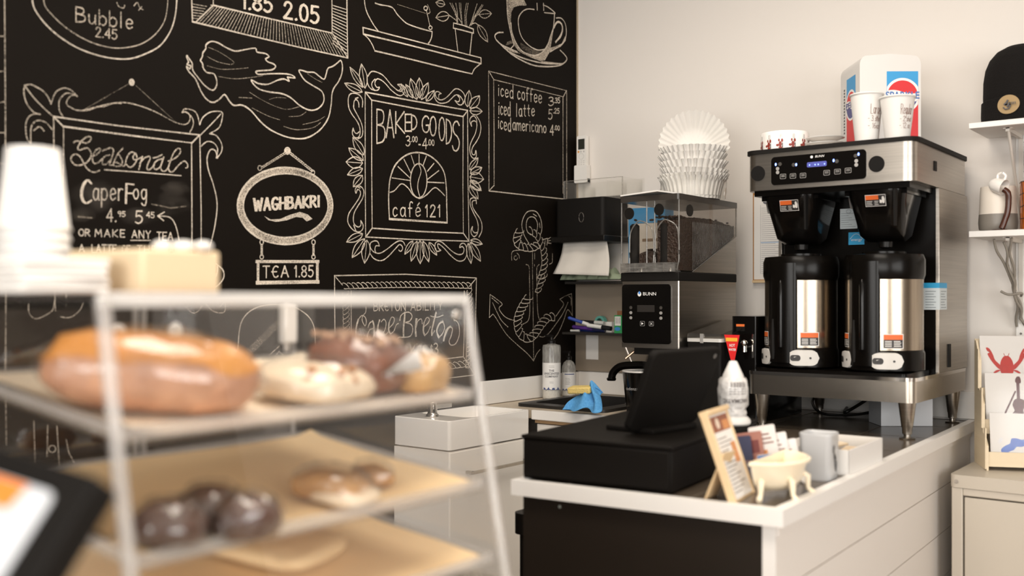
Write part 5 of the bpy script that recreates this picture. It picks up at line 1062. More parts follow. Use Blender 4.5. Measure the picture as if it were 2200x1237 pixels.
slab(mat('lens_ring', (.10, .095, .09), .3), .252, .264, .190, .202, .0118, .0135, .0055, 'camera_lens', tab, 0)
b = MB(M_tab); c0 = Vector((0, 0, 0))
for (u0, u1) in ((.05, .235),):
    p = [ty*u0+tx*-.09, ty*u1+tx*-.09, ty*u1+tx*.05, ty*u0+tx*.05]
    b.add([q+Vector((0, 0, 0)) for q in p]+[q+Vector((0, 0, .012)) for q in p], [(3,2,1,0),(4,5,6,7),(0,1,5,4),(1,2,6,5),(2,3,7,6),(3,0,4,7)])
b.build('stand_base', tab, bevel=.003)
b = MB(M_tab); q = [ty*.10+tx*.005+Vector((0,0,.01)), ty*.185+tx*.005+Vector((0,0,.01)), ty*.185+tv*.14-nb*.006, ty*.10+tv*.14-nb*.006]
q2 = [ty*.10+tx*-.05+Vector((0,0,.01)), ty*.185+tx*-.05+Vector((0,0,.01)), ty*.185+tv*.14+nb*.006, ty*.10+tv*.14+nb*.006]
b.add(q+q2, [(0,1,2,3),(7,6,5,4),(0,4,5,1),(1,5,6,2),(2,6,7,3),(3,7,4,0)]); b.build('stand_arm', tab, bevel=.003)
# stack of upturned cone cups in a printed sleeve, on the back of the drawer
P_ = onz(1575, 911, zt); cs = thing('cone_cup_stack', 'stack of white paper cone cups in a printed clear sleeve behind the tablet', 'cups', P_)
M_cup = mat('white_cup_paper', (.70, .685, .66), .55, var=.012)
MB(M_cup).lathe([(.0, .003), (.040, 0), (.044, .004), (.043, .012), (.036, .020), (.030, .022), (.030, .030)], n=34).build('base_cup', cs)
MB(mat('sleeve_print', (.66, .64, .62), .3, var=.05, scale=40, bump=.5, bscale=70, coat=.5)).lathe([(.031, .022), (.034, .030), (.030, .040), (.036, .050), (.037, .09), (.0345, .112), (.030, .118)], n=40, flute=lambda j, a: .04*math.sin(a*7+j*1.7)+.03*math.sin(a*13-j)).build('sleeve', cs)
MB(M_cup).lathe([(.031, .105), (.025, .125), (.010, .158), (.0075, .160), (.0065, .158), (.009, .15)], n=30).build('cone_cup', cs)
b = MB(mat('sleeve_ink', (.10, .085, .085), .6)); a = math.atan2(CAM.y-P_.y, CAM.x-P_.x)+.1; R_ = .0385
for k, wd in enumerate((2, 1, 1, 3, 1, 2, 2, 1, 3, 1, 1, 2, 1, 3)): b.lathe([(R_, .096), (R_-.0012, .109)], n=1, a0=a-.25+k*.075, a1=a-.25+k*.075+.02*wd)
for k, z in enumerate((.091, .085, .079)):
    for m_ in range(5): b.lathe([(R_, z), (R_, z+.0016)], n=2, a0=a-.35+m_*.26, a1=a-.35+m_*.26+.16+.05*((k+m_) % 2))
vs, fs = textgeo('AROMATIC', .0135, .0002); b.add([((R_+.0004)*math.cos(a+.12-x/R_), (R_+.0004)*math.sin(a+.12-x/R_), .063-y) for x, y in vs], fs); b.build('print', cs)

# little wooden A-frame sign
sg = thing('wooden_sign', 'small wooden table sign with a printed sheet, leaning on the counter beside the cash drawer', 'sign', (-.908, 1.927, ZT))
M_wood = mat('pale_wood', (.66, .47, .26), .5, col2=(.74, .56, .34), scale=9, stretch=(1, 1, 8))
u_ = Vector((-.15, .985, 0)).normalized(); lean = Vector((-.068, -.004, .186)).normalized(); nn_ = u_.cross(lean)   # faces +x
def pl(m, a0, a1, c0, c1, d0, d1, nm, bev=.0015, z=None):
    vs = [u_*a+lean*c_+nn_*d for d in (d0, d1) for a, c_ in ((a0, c0), (a1, c0), (a1, c1), (a0, c1))]
    return MB(m).add(vs, [(3,2,1,0),(4,5,6,7),(0,1,5,4),(1,2,6,5),(2,3,7,6),(3,0,4,7)]).build(nm, sg, bevel=bev)
pl(M_wood, 0, .135, .0, .195, -.012, .0, 'board'); pl(M_wood, -.003, .138, .188, .199, -.014, .010, 'top_rail'); pl(M_wood, -.004, .006, 0, .19, -.013, .004, 'side_rail'); pl(M_wood, .129, .139, 0, .19, -.013, .004, 'side_rail')
pl(M_paper, .006, .129, .006, .186, .0002, .0012, 'sheet', 0)
b = MB(mat('photo_brown', (.28, .09, .045), .5)); O_ = nn_*.0014
b.quad(O_, u_, lean, .008, .127, .148, .182); b.use(mat('photo_orange', (.62, .26, .09), .5)).quad(O_*1.05, u_, lean, .08, .122, .150, .170); b.use(mat('photo_cream', (.75, .62, .5), .5)).disc(O_*1.1+u_*.05+lean*.166, u_, lean, .012)
b.use(mat('sign_ink', (.22, .19, .17), .6))
for k in range(14):
    b.quad(O_, u_, lean, .018, .07+.05*((k*7) % 5)/5, .018+.0088*k, .0205+.0088*k)
b.use(mat('photo_orange', (.62, .26, .09), .5)).quad(O_*1.1, u_, lean, .09, .122, .075, .12)
b.build('print', sg)
b = MB(M_wood); p = [Vector((-.071, -.002, .0)), Vector((-.071, .05, 0)), Vector((-.03, .055, .10)), Vector((-.03, .0, .10))]; b.add(p+[q+Vector((.006, 0, .003)) for q in p], [(3,2,1,0),(4,5,6,7),(0,1,5,4),(1,2,6,5),(2,3,7,6),(3,0,4,7)]); b.build('strut', sg, bevel=.001)

# half-tub soap dish
tu = thing('bathtub_dish', 'small cream dish shaped like a clawfoot bathtub, on the counter corner', 'dish', (-.893, 2.075, ZT), math.radians(3))
M_cream = mat('cream_enamel', (.88, .77, .58), .28, var=.02, coat=.3)
def dpoly(k, z):
    pts = [(-.008*k, -.103*k*1.02), ]
    for i in range(21):
        a = -PI/2+PI*i/20; pts.append((.074*k*math.cos(a), .100*k*math.sin(a)))
    pts += [(-.008*k, .103*k*1.02)]
    return [(x, y, z) for x, y in pts]
lv = [dpoly(.30, .016), dpoly(.62, .018), dpoly(.82, .034), dpoly(.93, .062), dpoly(.96, .072), dpoly(1.06, .074), dpoly(1.07, .079), dpoly(1.0, .082), dpoly(.92, .077), dpoly(.86, .06), dpoly(.72, .034), dpoly(.4, .027)]
n = len(lv[0]); b = MB(M_cream).add(sum(lv, []), [(k*n+i, k*n+(i+1) % n, (k+1)*n+(i+1) % n, (k+1)*n+i) for k in range(len(lv)-1) for i in range(n)], True); b.add(lv[0], [tuple(reversed(range(n)))]); b.add(lv[-1], [tuple(range(n))]); b.build('tub', tu)
for x, y in ((.008, -.085), (.062, -.045), (.062, .05), (.008, .085)):
    k = 1/math.hypot(x, y); dx, dy = x*k, y*k
    MB(M_cream).tube([(x*.86, y*.86, .048), (x*1.0, y*1.0, .038), (x*1.0, y*1.0, .024), (x*1.02, y*1.02, .012), (x+dx*.012, y+dy*.012, .003), (x+dx*.016, y+dy*.016, .0025)], [.005, .0075, .0065, .005, .0065, .004], 10).build('foot', tu)
b = MB(M_paperw)
tag(MB(mat('coin_silver', (.55, .54, .52), .3, .8)).lathe([(0, 0), (.012, 0), (.012, .002), (0, .002)], n=20).build('coin', loc=(-.865, 2.055, ZT+.0345), rot=(.25, .2, 0)), 'silver coin lying in the cream bathtub dish', 'coin')
b = MB(M_paperw); n_ = 8; vs = [((i/n_-.5)*.07, (j/n_-.5)*.05, .005*math.sin(i*1.4+j)) for j in range(n_+1) for i in range(n_+1)]; b.add(vs, [(j*9+i, j*9+i+1, j*9+i+10, j*9+i+9) for j in range(8) for i in range(8)], True)
b.use(mat('slip_ink', (.2, .25, .35), .6)); b.quad((-.02, -.01, .0056), (1, .3, 0), (-.3, 1, 0), 0, .03, 0, .002)
tag(b.build('paper_slip', loc=(-.868, 2.11, ZT+.046), rot=(.25, .3, .5)), 'white paper slip curled in the cream bathtub dish', 'paper')
# square grey cup
gp = thing('square_cup', 'grey square ceramic cup with a small dark flower print, behind the bathtub dish', 'cup', (-.880, 2.318, ZT), math.radians(4))
M_gc = mat('grey_glaze', (.50, .505, .51), .3, var=.015, coat=.2)
def sq(k, z, r=.014): return [(x, y, z) for x, y in rr(-.036*k, .036*k, -.036*k, .036*k, r, 5)]
lv = [sq(.94, 0), sq(1, .004), sq(1.06, .104), sq(1.07, .107), sq(1.05, .109), sq(.97, .106), sq(.88, .012)]; n = len(lv[0])
b = MB(M_gc).add(sum(lv, []), [(k*n+i, k*n+(i+1) % n, (k+1)*n+(i+1) % n, (k+1)*n+i) for k in range(6) for i in range(n)], True); b.add(lv[0], [tuple(reversed(range(n)))]); b.add(lv[-1], [tuple(range(n))]); b.build('cup_body', gp)
b = MB(mat('flower_ink', (.03, .03, .03), .6)); u_ = Vector((0, 1, 0)); v_ = Vector((.02, 0, 1)); X_ = .0372
for y, z, r_ in ((-.016, .075, .005), (-.013, .080, .0035), (-.018, .069, .0035), (-.003, .058, .004), (.002, .052, .0035), (-.006, .053, .003), (.009, .043, .003)): b.disc((X_+.02*z*1.1, y, z), u_, v_, r_, 10, .0006)
for p, q in (((-.016, .07), (.003, .02)), ((-.003, .055), (.004, .02)), ((.009, .04), (.005, .02))): b.tube([(X_+.022*p[1]+.0005, *p), (X_+.022*q[1]+.0005, *q)], .0008, 5)
b.build('flower_print', gp)
# white open box with packets
wb = thing('white_tray_box', 'open white box holding paper packets, behind the grey square cup', 'box', (-.925, 2.52, ZT), math.radians(1.5))
b = MB(M_paperw); hx, hy, H = .088, .135, .062
for q in ((-hx, hx, -hy, hy, 0, .003), (-hx, -hx+.003, -hy, hy, 0, H), (hx-.003, hx, -hy, hy, 0, H), (-hx, hx, -hy, -hy+.003, 0, H), (-hx, hx, hy-.003, hy, 0, H)): b.box(*q)
b.build('box_body', wb)
pk = [(-.03, -.07, .15, (.62, .50, .36)), (.03, -.03, -.2, (.70, .56, .38)), (-.02, .03, .3, (.55, .42, .30)), (.035, .075, .1, (.66, .52, .36)), (-.035, .09, -.3, (.72, .60, .44))]
for k, (x, y, r_, c_) in enumerate(pk):
    o = MB(mat(f'packet_{k}', c_, .55, var=.1, scale=60)).box(-.03, .03, -.035, .035, 0, .007).build('sugar_packet', loc=(-.925+x, 2.52+y, ZT+.004+.0085*k), rot=(.03, .03, r_), bevel=.002)
    tag(o, 'flat tan paper packet lying in the open white box', 'packet', 'paper packets in the white box')
# card holder behind the tub: upright cards of different kinds
ch = thing('card_holder', 'clear slotted holder keeping a row of cards upright behind the bathtub dish', 'holder', (-1.0, 2.22, ZT), math.radians(12))
MB(clear('clear_acrylic')).box(-.005, .11, -.05, -.047, 0, .03).box(-.005, .11, .06, .063, 0, .03).box(-.005, .11, -.05, .063, 0, .003).build('holder_body', ch)
def card(name, x, y, z, w_, hh, tilt, col, label, cat, deco, rz_=.22, th=.0022):
    t = thing(name, label, cat, (x, y, z), rot=(-.18, -tilt*.55, rz_))
    MB(mat('card_'+name+str(deco), col, .45, var=.05, scale=30)).prism(rr(-w_/2, w_/2, 0, hh, .004, 4), 0, th, 'y').build('card', t)
    b = MB(mat('card_ink', (.25, .14, .12), .6))
    if deco == 1:
        b.use(mat('card_dark_red', (.16, .035, .03), .5)).quad((0, -.0004, 0), U, V, -w_*.36, w_*.36, hh*.55, hh*.82); b.use(mat('card_tan', (.62, .42, .26), .5)).quad((0, -.0004, 0), U, V, -w_*.36, w_*.36, hh*.08, hh*.42)
    elif deco == 2:
        b.use(mat('card_orange', (.62, .26, .09), .5)).quad((0, -.0004, 0), U, V, -w_*.5, w_*.1, hh*.05, hh*.55); b.use(mat('card_ink', (.25, .14, .12), .6))
        for k in range(3): b.quad((0, -.0006, 0), U, V, -w_*.3, w_*.38-.004*k, hh*(.66+.08*k), hh*(.69+.08*k))
    elif deco == 3:
        for k in range(3): b.quad((0, -.0004, 0), U, V, -w_*.35, w_*.35-.005*k, hh*(.62+.1*k), hh*(.65+.1*k))
    elif deco == 9: b.use(mat('card_blue_strip', (.05, .19, .50), .5)).quad((0, -.0004, 0), U, V, -w_*.48, w_*.48, hh*.66, hh*.97)
    else: b.quad((0, -.0004, 0), U, V, -w_*.4, w_*.4, hh*.4, hh*.43)
    b.build('card_print', t)
zc_ = ZT+.004
card('dark_booklet', -1.000, 2.172, zc_, .05, 0.1008, .30, (.03, .032, .075), 'dark navy booklet, leftmost in the card holder', 'booklet', 0, th=.006)
card('brown_card', -0.984, 2.190, zc_, .062, 0.1098, .34, (.36, .15, .11), 'brown and tan card beside the navy booklet', 'card', 1)
card('orange_card', -0.956, 2.212, zc_, .062, 0.1254, .38, (.74, .69, .65), 'white card with an orange panel, tallest in the card holder', 'card', 2)
card('striped_card', -0.936, 2.232, zc_, .058, 0.1075, .40, (.73, .69, .66), 'white text card in front of the tallest card', 'card', 3)
card('small_card', -0.919, 2.247, zc_, .056, 0.0918, .42, (.74, .70, .67), 'shortest white text card at the right of the holder', 'card', 3)
card('blue_card', -0.934, 2.186, zc_, .058, 0.0660, .40, (.74, .70, .67), 'low card with a blue top strip just behind the bathtub dish', 'card', 9)

# ================================================================ ON THE COFFEE MACHINE
ZM = BZ+.9035
bw = thing('lobster_bowl', 'round white bowl printed with red lobsters, on the left of the coffee machine top', 'bowl', (-1.352, 3.25, ZM))
MB(M_cer).lathe([(0, .002), (.066, 0), (.078, .006), (.079, .07), (.0775, .073), (.075, .07), (.073, .01), (0, .008)], n=44).build('bowl_body', bw)
M_red = mat('lobster_red', (.24, .03, .02), .5)
for k in range(7):
    a = -PI/2-1.35+k*.52; b = MB(M_red); R_ = .0794
    def cy(x, z): return (R_*math.cos(a+x/R_), R_*math.sin(a+x/R_), .028+z)
    for cx_, cz_, rx_, rz_ in ((0, 0, .0055, .009), (-.009, -.003, .005, .004), (.006, .012, .004, .006), (-.004, .013, .003, .005), (.001, -.011, .007, .003)): b.add([cy(cx_+rx_*math.cos(q*PI/6), cz_+rz_*math.sin(q*PI/6)) for q in range(12)], [tuple(range(12))])
    b.use(M_ink)
    for x in (-.001, .002, .005): b.add([cy(x, .018), cy(x+.0008, .018), cy(x+.0008, .033), cy(x, .033)], [(0,1,2,3)])
    b.add([cy(.006, -.012), cy(.009, -.012), cy(.009, .004), cy(.006, .004)], [(0,1,2,3)])
    b.build('lobster_print', bw)
P_ = Vector((-1.222, 3.27, ZM)); sc_ = thing('white_saucer_stack', 'low stack of plain white saucers beside the lobster bowl', 'saucers', P_)
tag(sc_, None, None)
for k in range(3): MB(M_cer).lathe([(0, .002), (.03, 0), (.062, .010), (.063, .012), (.03, .005), (0, .005)], (0, 0, .018*k), 36).build('saucer', sc_)
# cup dispenser box
ang = math.radians(37); f_ = Vector((math.cos(ang), math.sin(ang), 0)); sd_ = Vector((-math.sin(ang), math.cos(ang), 0))
db = thing('soda_cup_dispenser', 'white cup dispenser box with red and blue soda logos, on the coffee machine', 'dispenser', (-1.127, 3.33, ZM), ang)
S_ = .2; Hd = .318
M_disp = mat('dispenser_plastic', (.66, .645, .625), .35, var=.01)
prof = rr(0, S_, 0, Hd, .022, 6); prof = [(x, z) for x, z in prof]
b = MB(M_disp); pts = [(0, 0), (S_, 0)]+[(S_-.022+.022*math.cos(q*PI/12), Hd-.03+.03*math.sin(q*PI/12)) for q in range(7)]+[(S_/2, Hd+.006)]+[(.022-.022*math.sin(q*PI/12), Hd-.03+.03*math.cos(q*PI/12)) for q in range(7)]
b.prism(pts, 0, S_, 'y'); b.build('housing', db, bevel=.008, seg=3)
M_pb = mat('logo_sky_blue', (.03, .30, .62), .45); M_pr = mat('logo_red', (.62, .015, .02), .45); M_pn = mat('logo_navy', (.06, .06, .22), .45); M_pw = mat('logo_white', (.80, .79, .77), .45)
def logo(o, u, w_, cz, r, ztop, par, word, wm):
    v = Vector((0, 0, 1)); b = MB(M_pb); b.quad(o, u, v, 0, w_, cz, ztop, .0004); b.use(M_pr).quad(o, u, v, 0, w_, .004, cz, .0004)
    c_ = Vector(o)+u*w_/2+v*cz
    def clipd(m, rad, h, lo, hi, wave=0.0):
        p = []
        for i in range(49):
            x = -rad+2*rad*i/48
            if abs(x) > w_/2: continue
            y = math.sqrt(max(0, rad*rad-x*x)); p.append((x, min(y, hi+wave*math.sin(x/rad*2.4)) if hi is not None else y, max(-y, lo+wave*math.sin(x/rad*2.4)) if lo is not None else -y))
        nn = u.cross(v).normalized()*h; b.use(m)
        vs = []
        for x, t_, bt in p: vs += [c_+u*x+v*t_+nn, c_+u*x+v*bt+nn]
        b.add(vs, [(2*i+1, 2*i+3, 2*i+2, 2*i) for i in range(len(p)-1) if p[i][1] > p[i][2] or p[i+1][1] > p[i+1][2]])
    clipd(M_pw, r, .0007, None, None); clipd(M_pr, r*.86, .0010, r*.22, None, -.006); clipd(M_pn, r*.86, .0010, None, -r*.24, -.006)
    b.use(wm); text(b, word, c_, u, v, r*.56, .0007, .0012, fit=r*1.9); return b.build('logo', par)
logo(Vector((.088, 0, 0)), Vector((1, 0, 0)), .103, .186, .058, .266, db, 'SPARKLE', mat('logo_mid_blue', (.05, .15, .42), .45))
logo(Vector((0, .135, 0)), Vector((0, -1, 0)), .092, .172, .052, .266, db, 'PEPSI', M_pn)
b = MB(M_ink)
for k in range(15): b.quad((0, .165, .085+k*.0105), Vector((0, -1, 0)), Vector((0, 0, 1)), 0, .012, 0, .006, .0006)
b.build('tick_marks', db)
# two sample cups with handwriting
M_hand = mat('marker_brown', (.16, .05, .025), .6)
def cup(px, y, r1, hh, label, lines):
    x = ony(px, 250, y).x; t = thing('paper_cup', label, 'cup', (x, y, ZM)); r0 = r1*.68
    MB(M_cup).lathe([(0, .004), (r0, 0), (r1*.97, hh-.006), (r1, hh-.006), (r1*1.04, hh-.003), (r1*1.02, hh), (r1*.96, hh-.001), (r0*.97, .006), (0, .006)], n=40).build('cup_body', t)
    a = math.atan2(CAM.y-y, CAM.x-x); b = MB(M_hand)
    for s_, a0, z0, sz, wd in lines:
        st, W = lay(s_, 1.4)
        for p in st:
            ribbon([(q/W*wd, e/10*sz) for q, e in p], .0012, lambda q, e: ((r0+(r1-r0)*(z0+e)/hh+.0007)*math.cos(a+a0+q/r1), (r0+(r1-r0)*(z0+e)/hh+.0007)*math.sin(a+a0+q/r1), z0+e), b)
    b.build('handwriting', t); return t
cup(1862, 3.17, .050, .155, 'paper cup marked Large, left of the two cups on the coffee machine', (('Large', .28, .088, .030, .040), ('- 3 shot', .10, .066, .016, .052), ('- 16oz', .10, .044, .016, .050)))
cup(1928, 3.165, .052, .134, 'paper cup marked Regular, right of the two cups on the coffee machine', (('Regular', .22, .075, .030, .044), ('- 2 shot', .18, .054, .015, .048), ('- 12 oz', .15, .034, .016, .046)))

# ================================================================ FILTERS ON THE GRINDER
M_filt = mat('filter_paper', (.68, .66, .625), .85, var=.02, scale=20)
FX, FY = -1.752, 3.36; ZF = GZ+.7825
def flute(j, a): return [0, .008, .018, .034, .045][min(j, 4)]*(1 if math.sin(a*34) > 0 else -1)*min(1, abs(math.sin(a*34))*2.2)
f0 = thing('coffee_filter', 'white fluted paper coffee filter nested in the stack on the grinder', 'coffee filter', (FX, FY, ZF), group='nested paper filters on the grinder')
MB(M_filt).lathe([(.0, .001), (.097, .001), (.102, .03), (.109, .06), (.123, .080)], n=34*8, flute=flute, smooth=False).build('filter_paper', f0)
for k, (dx, dy, dz, tx_, rz_) in enumerate(((.004, .0, .014, .03, .3), (-.002, .003, .033, .05, .9), (.002, -.002, .058, .0, 1.7), (-.003, .002, .085, -.02, .5), (.001, -.001, .110, .0, 1.2))):
    dup(f0, (FX+dx, FY+dy, ZF+dz), (tx_, tx_*.6, rz_))
ft = thing('folded_coffee_filter', 'open white coffee filter standing fan-like on top of the filter stack', 'coffee filter', (FX-.004, FY+.015, ZF+.198), rot=(PI/2-.16, 0, math.radians(28)))
MB(M_filt).lathe([(.0, -.02), (.055, -.02), (.078, .0), (.105, .025), (.127, .045)], n=150, a0=-.25, a1=PI+.25, flute=lambda j, a: [0, .0, .018, .022, .024][j]*math.sin(a*34), smooth=False).build('filter_paper', ft)
bgp = thing('filter_bag', 'torn clear plastic bag around the foot of the filter stack', 'bag', (FX, FY, ZF))
MB(clear('clear_film', (1, 1, .99), 1.2, .12, .05)).lathe([(.118, .001), (.121, .03), (.119, .06), (.122, .078), (.128, .088)], n=60, flute=lambda j, a: .03*math.sin(a*9+j*2)+.03*noise.noise(Vector((a*3, j*1.3, 2))), smooth=True).build('film', bgp)
# clipboard on the wall
cb = thing('clipboard', 'brown clipboard with printed sheets on the white wall behind the coffee machine', 'clipboard', (-1.575, WY-.0005, 1.585))
MB(mat('clipboard_brown', (.42, .20, .06), .5, var=.1)).box(-.115, .115, -.006, 0, -.185, .185).build('board', cb, bevel=.002)
MB(M_paper).box(-.109, .10, -.0075, -.0062, -.172, .160).build('sheet', cb)
MB(M_chrome).box(-.045, .045, -.02, -.006, .155, .18).build('clip', cb, bevel=.003)
MB(M_wood).box(-.11, .11, -.022, -.006, -.185, -.175).build('ledge', cb)
b = MB(mat('form_ink', (.35, .34, .35), .7))
for k in range(34): b.box(-.078, -.02+.09*((k*5) % 3 > 0), -.0079, -.0075, -.15+k*.0078, -.1485+k*.0078)
b.box(-.082, -.0808, -.0079, -.0075, -.15, .12); b.use(mat('form_blue', (.45, .55, .68), .7)).box(-.08, .08, -.0078, -.0075, -.03, -.024); b.use(mat('stamp_dark', (.12, .12, .14), .5)).disc((-.06, -.0079, .135), U, V, .012)
b.build('form_print', cb)
# ================================================================ RIGHT: METAL CABINET, CARD RACK, WALL SHELVES
M_cab = mat('beige_metal', (.50, .455, .385), .38, var=.02, spec=.5)
KX0, KX1, KY0, KY1, KZ = -.818, .05, 3.235, 3.70, .807
kb = thing('metal_cabinet', 'beige metal cabinet beside the counter, carrying the card rack', 'cabinet', (KX0, KY0, 0))
W_, D_ = KX1-KX0, KY1-KY0
b = MB(M_cab).box(0, W_, .03, D_, .02, KZ-.004); b.build('carcass', kb)
b = MB(M_cab).prism(rr(-.004, W_+.004, -.004, D_, .018, 5), KZ-.038, KZ, smooth=True); b.build('top', kb, bevel=.008, seg=4)
b = MB(M_cab).box(0, .032, 0, .03, 0, KZ-.038).box(W_-.032, W_, 0, .03, 0, KZ-.038).box(.032, W_-.032, 0, .03, KZ-.062, KZ-.038).box(.032, W_-.032, 0, .03, 0, .05); b.build('face_frame', kb, bevel=.003)
dr = MB(M_cab).box(.036, W_-.036, .003, .028, .054, KZ-.066).build('door', kb, bevel=.003)
MB(M_chrome).box(W_*.8, W_*.8+.015, -.02, .003, .42, .52).build('handle', dr, bevel=.003)
MB(M_chrome).prism([(.015+.006*math.cos(q*PI/8), KZ-.020+.006*math.sin(q*PI/8)) for q in range(16)], -.0062, -.003, 'y').build('screw', kb)
# greeting card rack
rk = thing('card_rack', 'stepped pale wood rack of greeting cards on the metal cabinet', 'rack', (-.742, 3.365, KZ+.0005), math.radians(24))
M_birch = mat('birch_plywood', (.66, .55, .38), .55, col2=(.74, .63, .46), scale=6, stretch=(1, 1, 10))
RW = .34
for x in (-.006, RW):
    b = MB(M_birch); b.prism([(.0, .0), (.0, .075), (.052, .115), (.052, .20), (.104, .245), (.104, .335), (.160, .395), (.175, .395), (.175, 0)], x, x+.006, 'x')
    b.build('side_panel', rk)
for k in range(3):
    y = .012+.052*k; z = .012+.095*k
    b = MB(M_birch).box(0, RW, y, y+.05, z, z+.005).box(0, RW, y-.006, y-.002, z, z+.045); b.build('step', rk)
b = MB(M_birch).box(-.006, RW+.006, .176, .181, 0, .40); b.build('back_panel', rk)
b = MB(M_birch)
for k in range(3): b.box(-.010, -.0062, .0+.052*k, .022+.052*k, .005+.12*k, .13+.12*k)
b.build('side_slat', rk)
RM = rk.matrix_basis if hasattr(rk, 'matrix_basis') else rk.matrix_world
bpy.context.view_layer.update(); RMW = rk.matrix_world.copy()
M_cardw = mat('card_stock', (.64, .62, .595), .5, var=.01); M_sleeve = clear('card_sleeve', (1, 1, 1), 1.3, .08, .015)
def gcard(x0, y, z, w_, hh, label, art, cat='greeting card', name='greeting_card'):
    t = thing(name, label, cat, RMW @ Vector((x0, y, z)), rot=(-.16, 0, math.radians(24)))
    MB(M_cardw).box(0, w_, 0, .003, 0, hh).build('card', t)
    b = MB(M_cardw); art(b, w_, hh); b.build('card_art', t)
    MB(M_sleeve).box(-.002, w_+.002, -.0032, -.0028, -.001, hh+.002).build('clear_sleeve', t)
    return t
def blob(b, m, pts, y=-.0006, k=4):
    p = sm(pts, k, True)[:-1]; bm = bmesh.new(); vs = [bm.verts.new((a, y, c_)) for a, c_ in p]
    es = [bm.edges.new((vs[i], vs[(i+1) % len(vs)])) for i in range(len(vs))]; bmesh.ops.triangle_fill(bm, edges=es, use_beauty=True); bm.verts.index_update()
    b.use(m).add([v.co[:] for v in bm.verts], [[v.index for v in f_.verts] for f_ in bm.faces]); bm.free()
M_lob = mat('watercolour_red', (.42, .014, .008), .6, var=.3, scale=60)
def lobster(b, w_, hh):
    cx, cz = .078, hh-.088
    blob(b, M_lob, [(cx-.018, cz-.03), (cx-.019, cz), (cx-.010, cz+.020), (cx, cz+.024), (cx+.010, cz+.020), (cx+.019, cz), (cx+.018, cz-.03), (cx, cz-.038)])
    for s_ in (-1, 1):
        q = [(cx+s_*.018, cz-.008), (cx+s_*.034, cz+.010), (cx+s_*.040, cz+.028), (cx+s_*.050, cz+.047), (cx+s_*.060, cz+.050), (cx+s_*.057, cz+.040), (cx+s_*.050, cz+.034), (cx+s_*.056, cz+.030), (cx+s_*.050, cz+.016), (cx+s_*.040, cz+.000), (cx+s_*.022, cz-.020)]
        blob(b, M_lob, q, -.0007, 3); b.tube([(cx+s_*.004, -.001, cz+.022), (cx+s_*.008, -.001, cz+.032)], .0008, 5)
        blob(b, M_lob, [(cx+s_*.018, cz-.022), (cx+s_*.034, cz-.032), (cx+s_*.040, cz-.030), (cx+s_*.030, cz-.022)], -.0006, 3)
M_fid = mat('watercolour_plum', (.085, .02, .022), .6, var=.4, scale=50)
def fiddle(b, w_, hh):
    blob(b, M_fid, [(.086, .012), (.072, .03), (.074, .055), (.083, .068), (.078, .085), (.084, .102), (.098, .106), (.112, .10), (.114, .085), (.108, .068), (.116, .05), (.116, .02)])
    b.use(M_fid).quad((.094, -.0009, 0), U, V, -.003, .006, .095, hh-.012); blob(b, M_fid, [(.090, hh-.03), (.088, hh-.02), (.094, hh-.01), (.102, hh-.012), (.104, hh-.03)], -.001, 3)
    b.add([(.030, -.0007, .010), (.035, -.0007, .008), (.090, -.0007, .128), (.086, -.0007, .131)], [(0,1,2,3)]); b.add([(.026, -.0007, .018), (.030, -.0007, .014), (.036, -.0007, .022), (.032, -.0007, .026)], [(0,1,2,3)])
M_bl = mat('watercolour_blue', (.03, .07, .34), .6, col2=(.16, .27, .62), scale=50)
def mitten(b, w_, hh):
    blob(b, M_bl, [(.034, .028), (.030, .046), (.042, .058), (.056, .066), (.060, .080), (.074, .082), (.090, .078), (.108, .082), (.112, .068), (.098, .060), (.086, .056), (.074, .056), (.066, .046), (.052, .040), (.046, .026), (.040, .030)])
    b.use(mat('pale_sky_wash', (.60, .60, .62), .6)); blob(b, mat('pale_sky_wash', (.60, .60, .62), .6), [(.022, .068), (.026, .078), (.034, .084), (.034, .074), (.03, .066)], -.0005, 3)
    b.use(mat('card_grey_ink', (.3, .3, .3), .6))
    for k in range(2): b.box(.085, .085+.022, -.0008, -.0005, .014+.006*k, .0165+.006*k)
def plain(b, w_, hh): b.use(mat('card_grey_ink', (.3, .3, .3), .6)); b.box(.03, .06, -.0008, -.0005, hh*.5, hh*.5+.003)
gcard(.004, .122, .208, .175, .205, 'greeting card with a red lobster, in the top row of the rack', lobster)
gcard(.185, .122, .208, .15, .20, 'plain white card right of the lobster card', plain)
gcard(.008, .068, .112, .128, .185, 'greeting card with a dark fiddle, in the middle row of the rack', fiddle)
gcard(.142, .068, .112, .13, .185, 'pale card right of the fiddle card in the middle row', plain)
gcard(.010, .014, .018, .16, .158, 'greeting card with a blue mitten-like splash, in the bottom row', mitten)
gcard(.175, .014, .018, .15, .158, 'pale card right of the blue splash card in the bottom row', plain)

# wall shelves
M_ws = mat('white_shelf', (.78, .765, .74), .45, var=.01)
SXL = -.829
for (zt_, th_, label) in ((1.905, .018, 'upper white wall shelf carrying the black knit hat'), (1.556, .020, 'lower white wall shelf carrying the pouring mug vase')):
    t = thing('wall_shelf', label, 'shelf', (SXL, WY-.012, zt_))
    MB(M_ws).box(0, .70, -.25, 0, -th_, 0).build('board', t, bevel=.0015)
    M_br = mat('white_bracket', (.70, .66, .60), .4)
    for bx_ in (.105, .60):
        b = MB(M_br).box(bx_-.006, bx_+.006, -.20, 0, -th_-.012, -th_).box(bx_-.014, bx_+.014, -.20, -.16, -th_-.003, -th_).box(bx_-.006, bx_+.006, -.004, .0, -.30, -th_)
        b.tube([(bx_, -.19, -th_-.008), (bx_, -.002, -.285)], .005, 8); br_ = b.build('bracket', t)
        MB(M_chrome).lathe([(0, 0), (.004, 0), (.003, -.002), (0, -.002)], (bx_, -.17, -th_-.003), 10).build('screw', br_)
st_ = MB(M_ws)
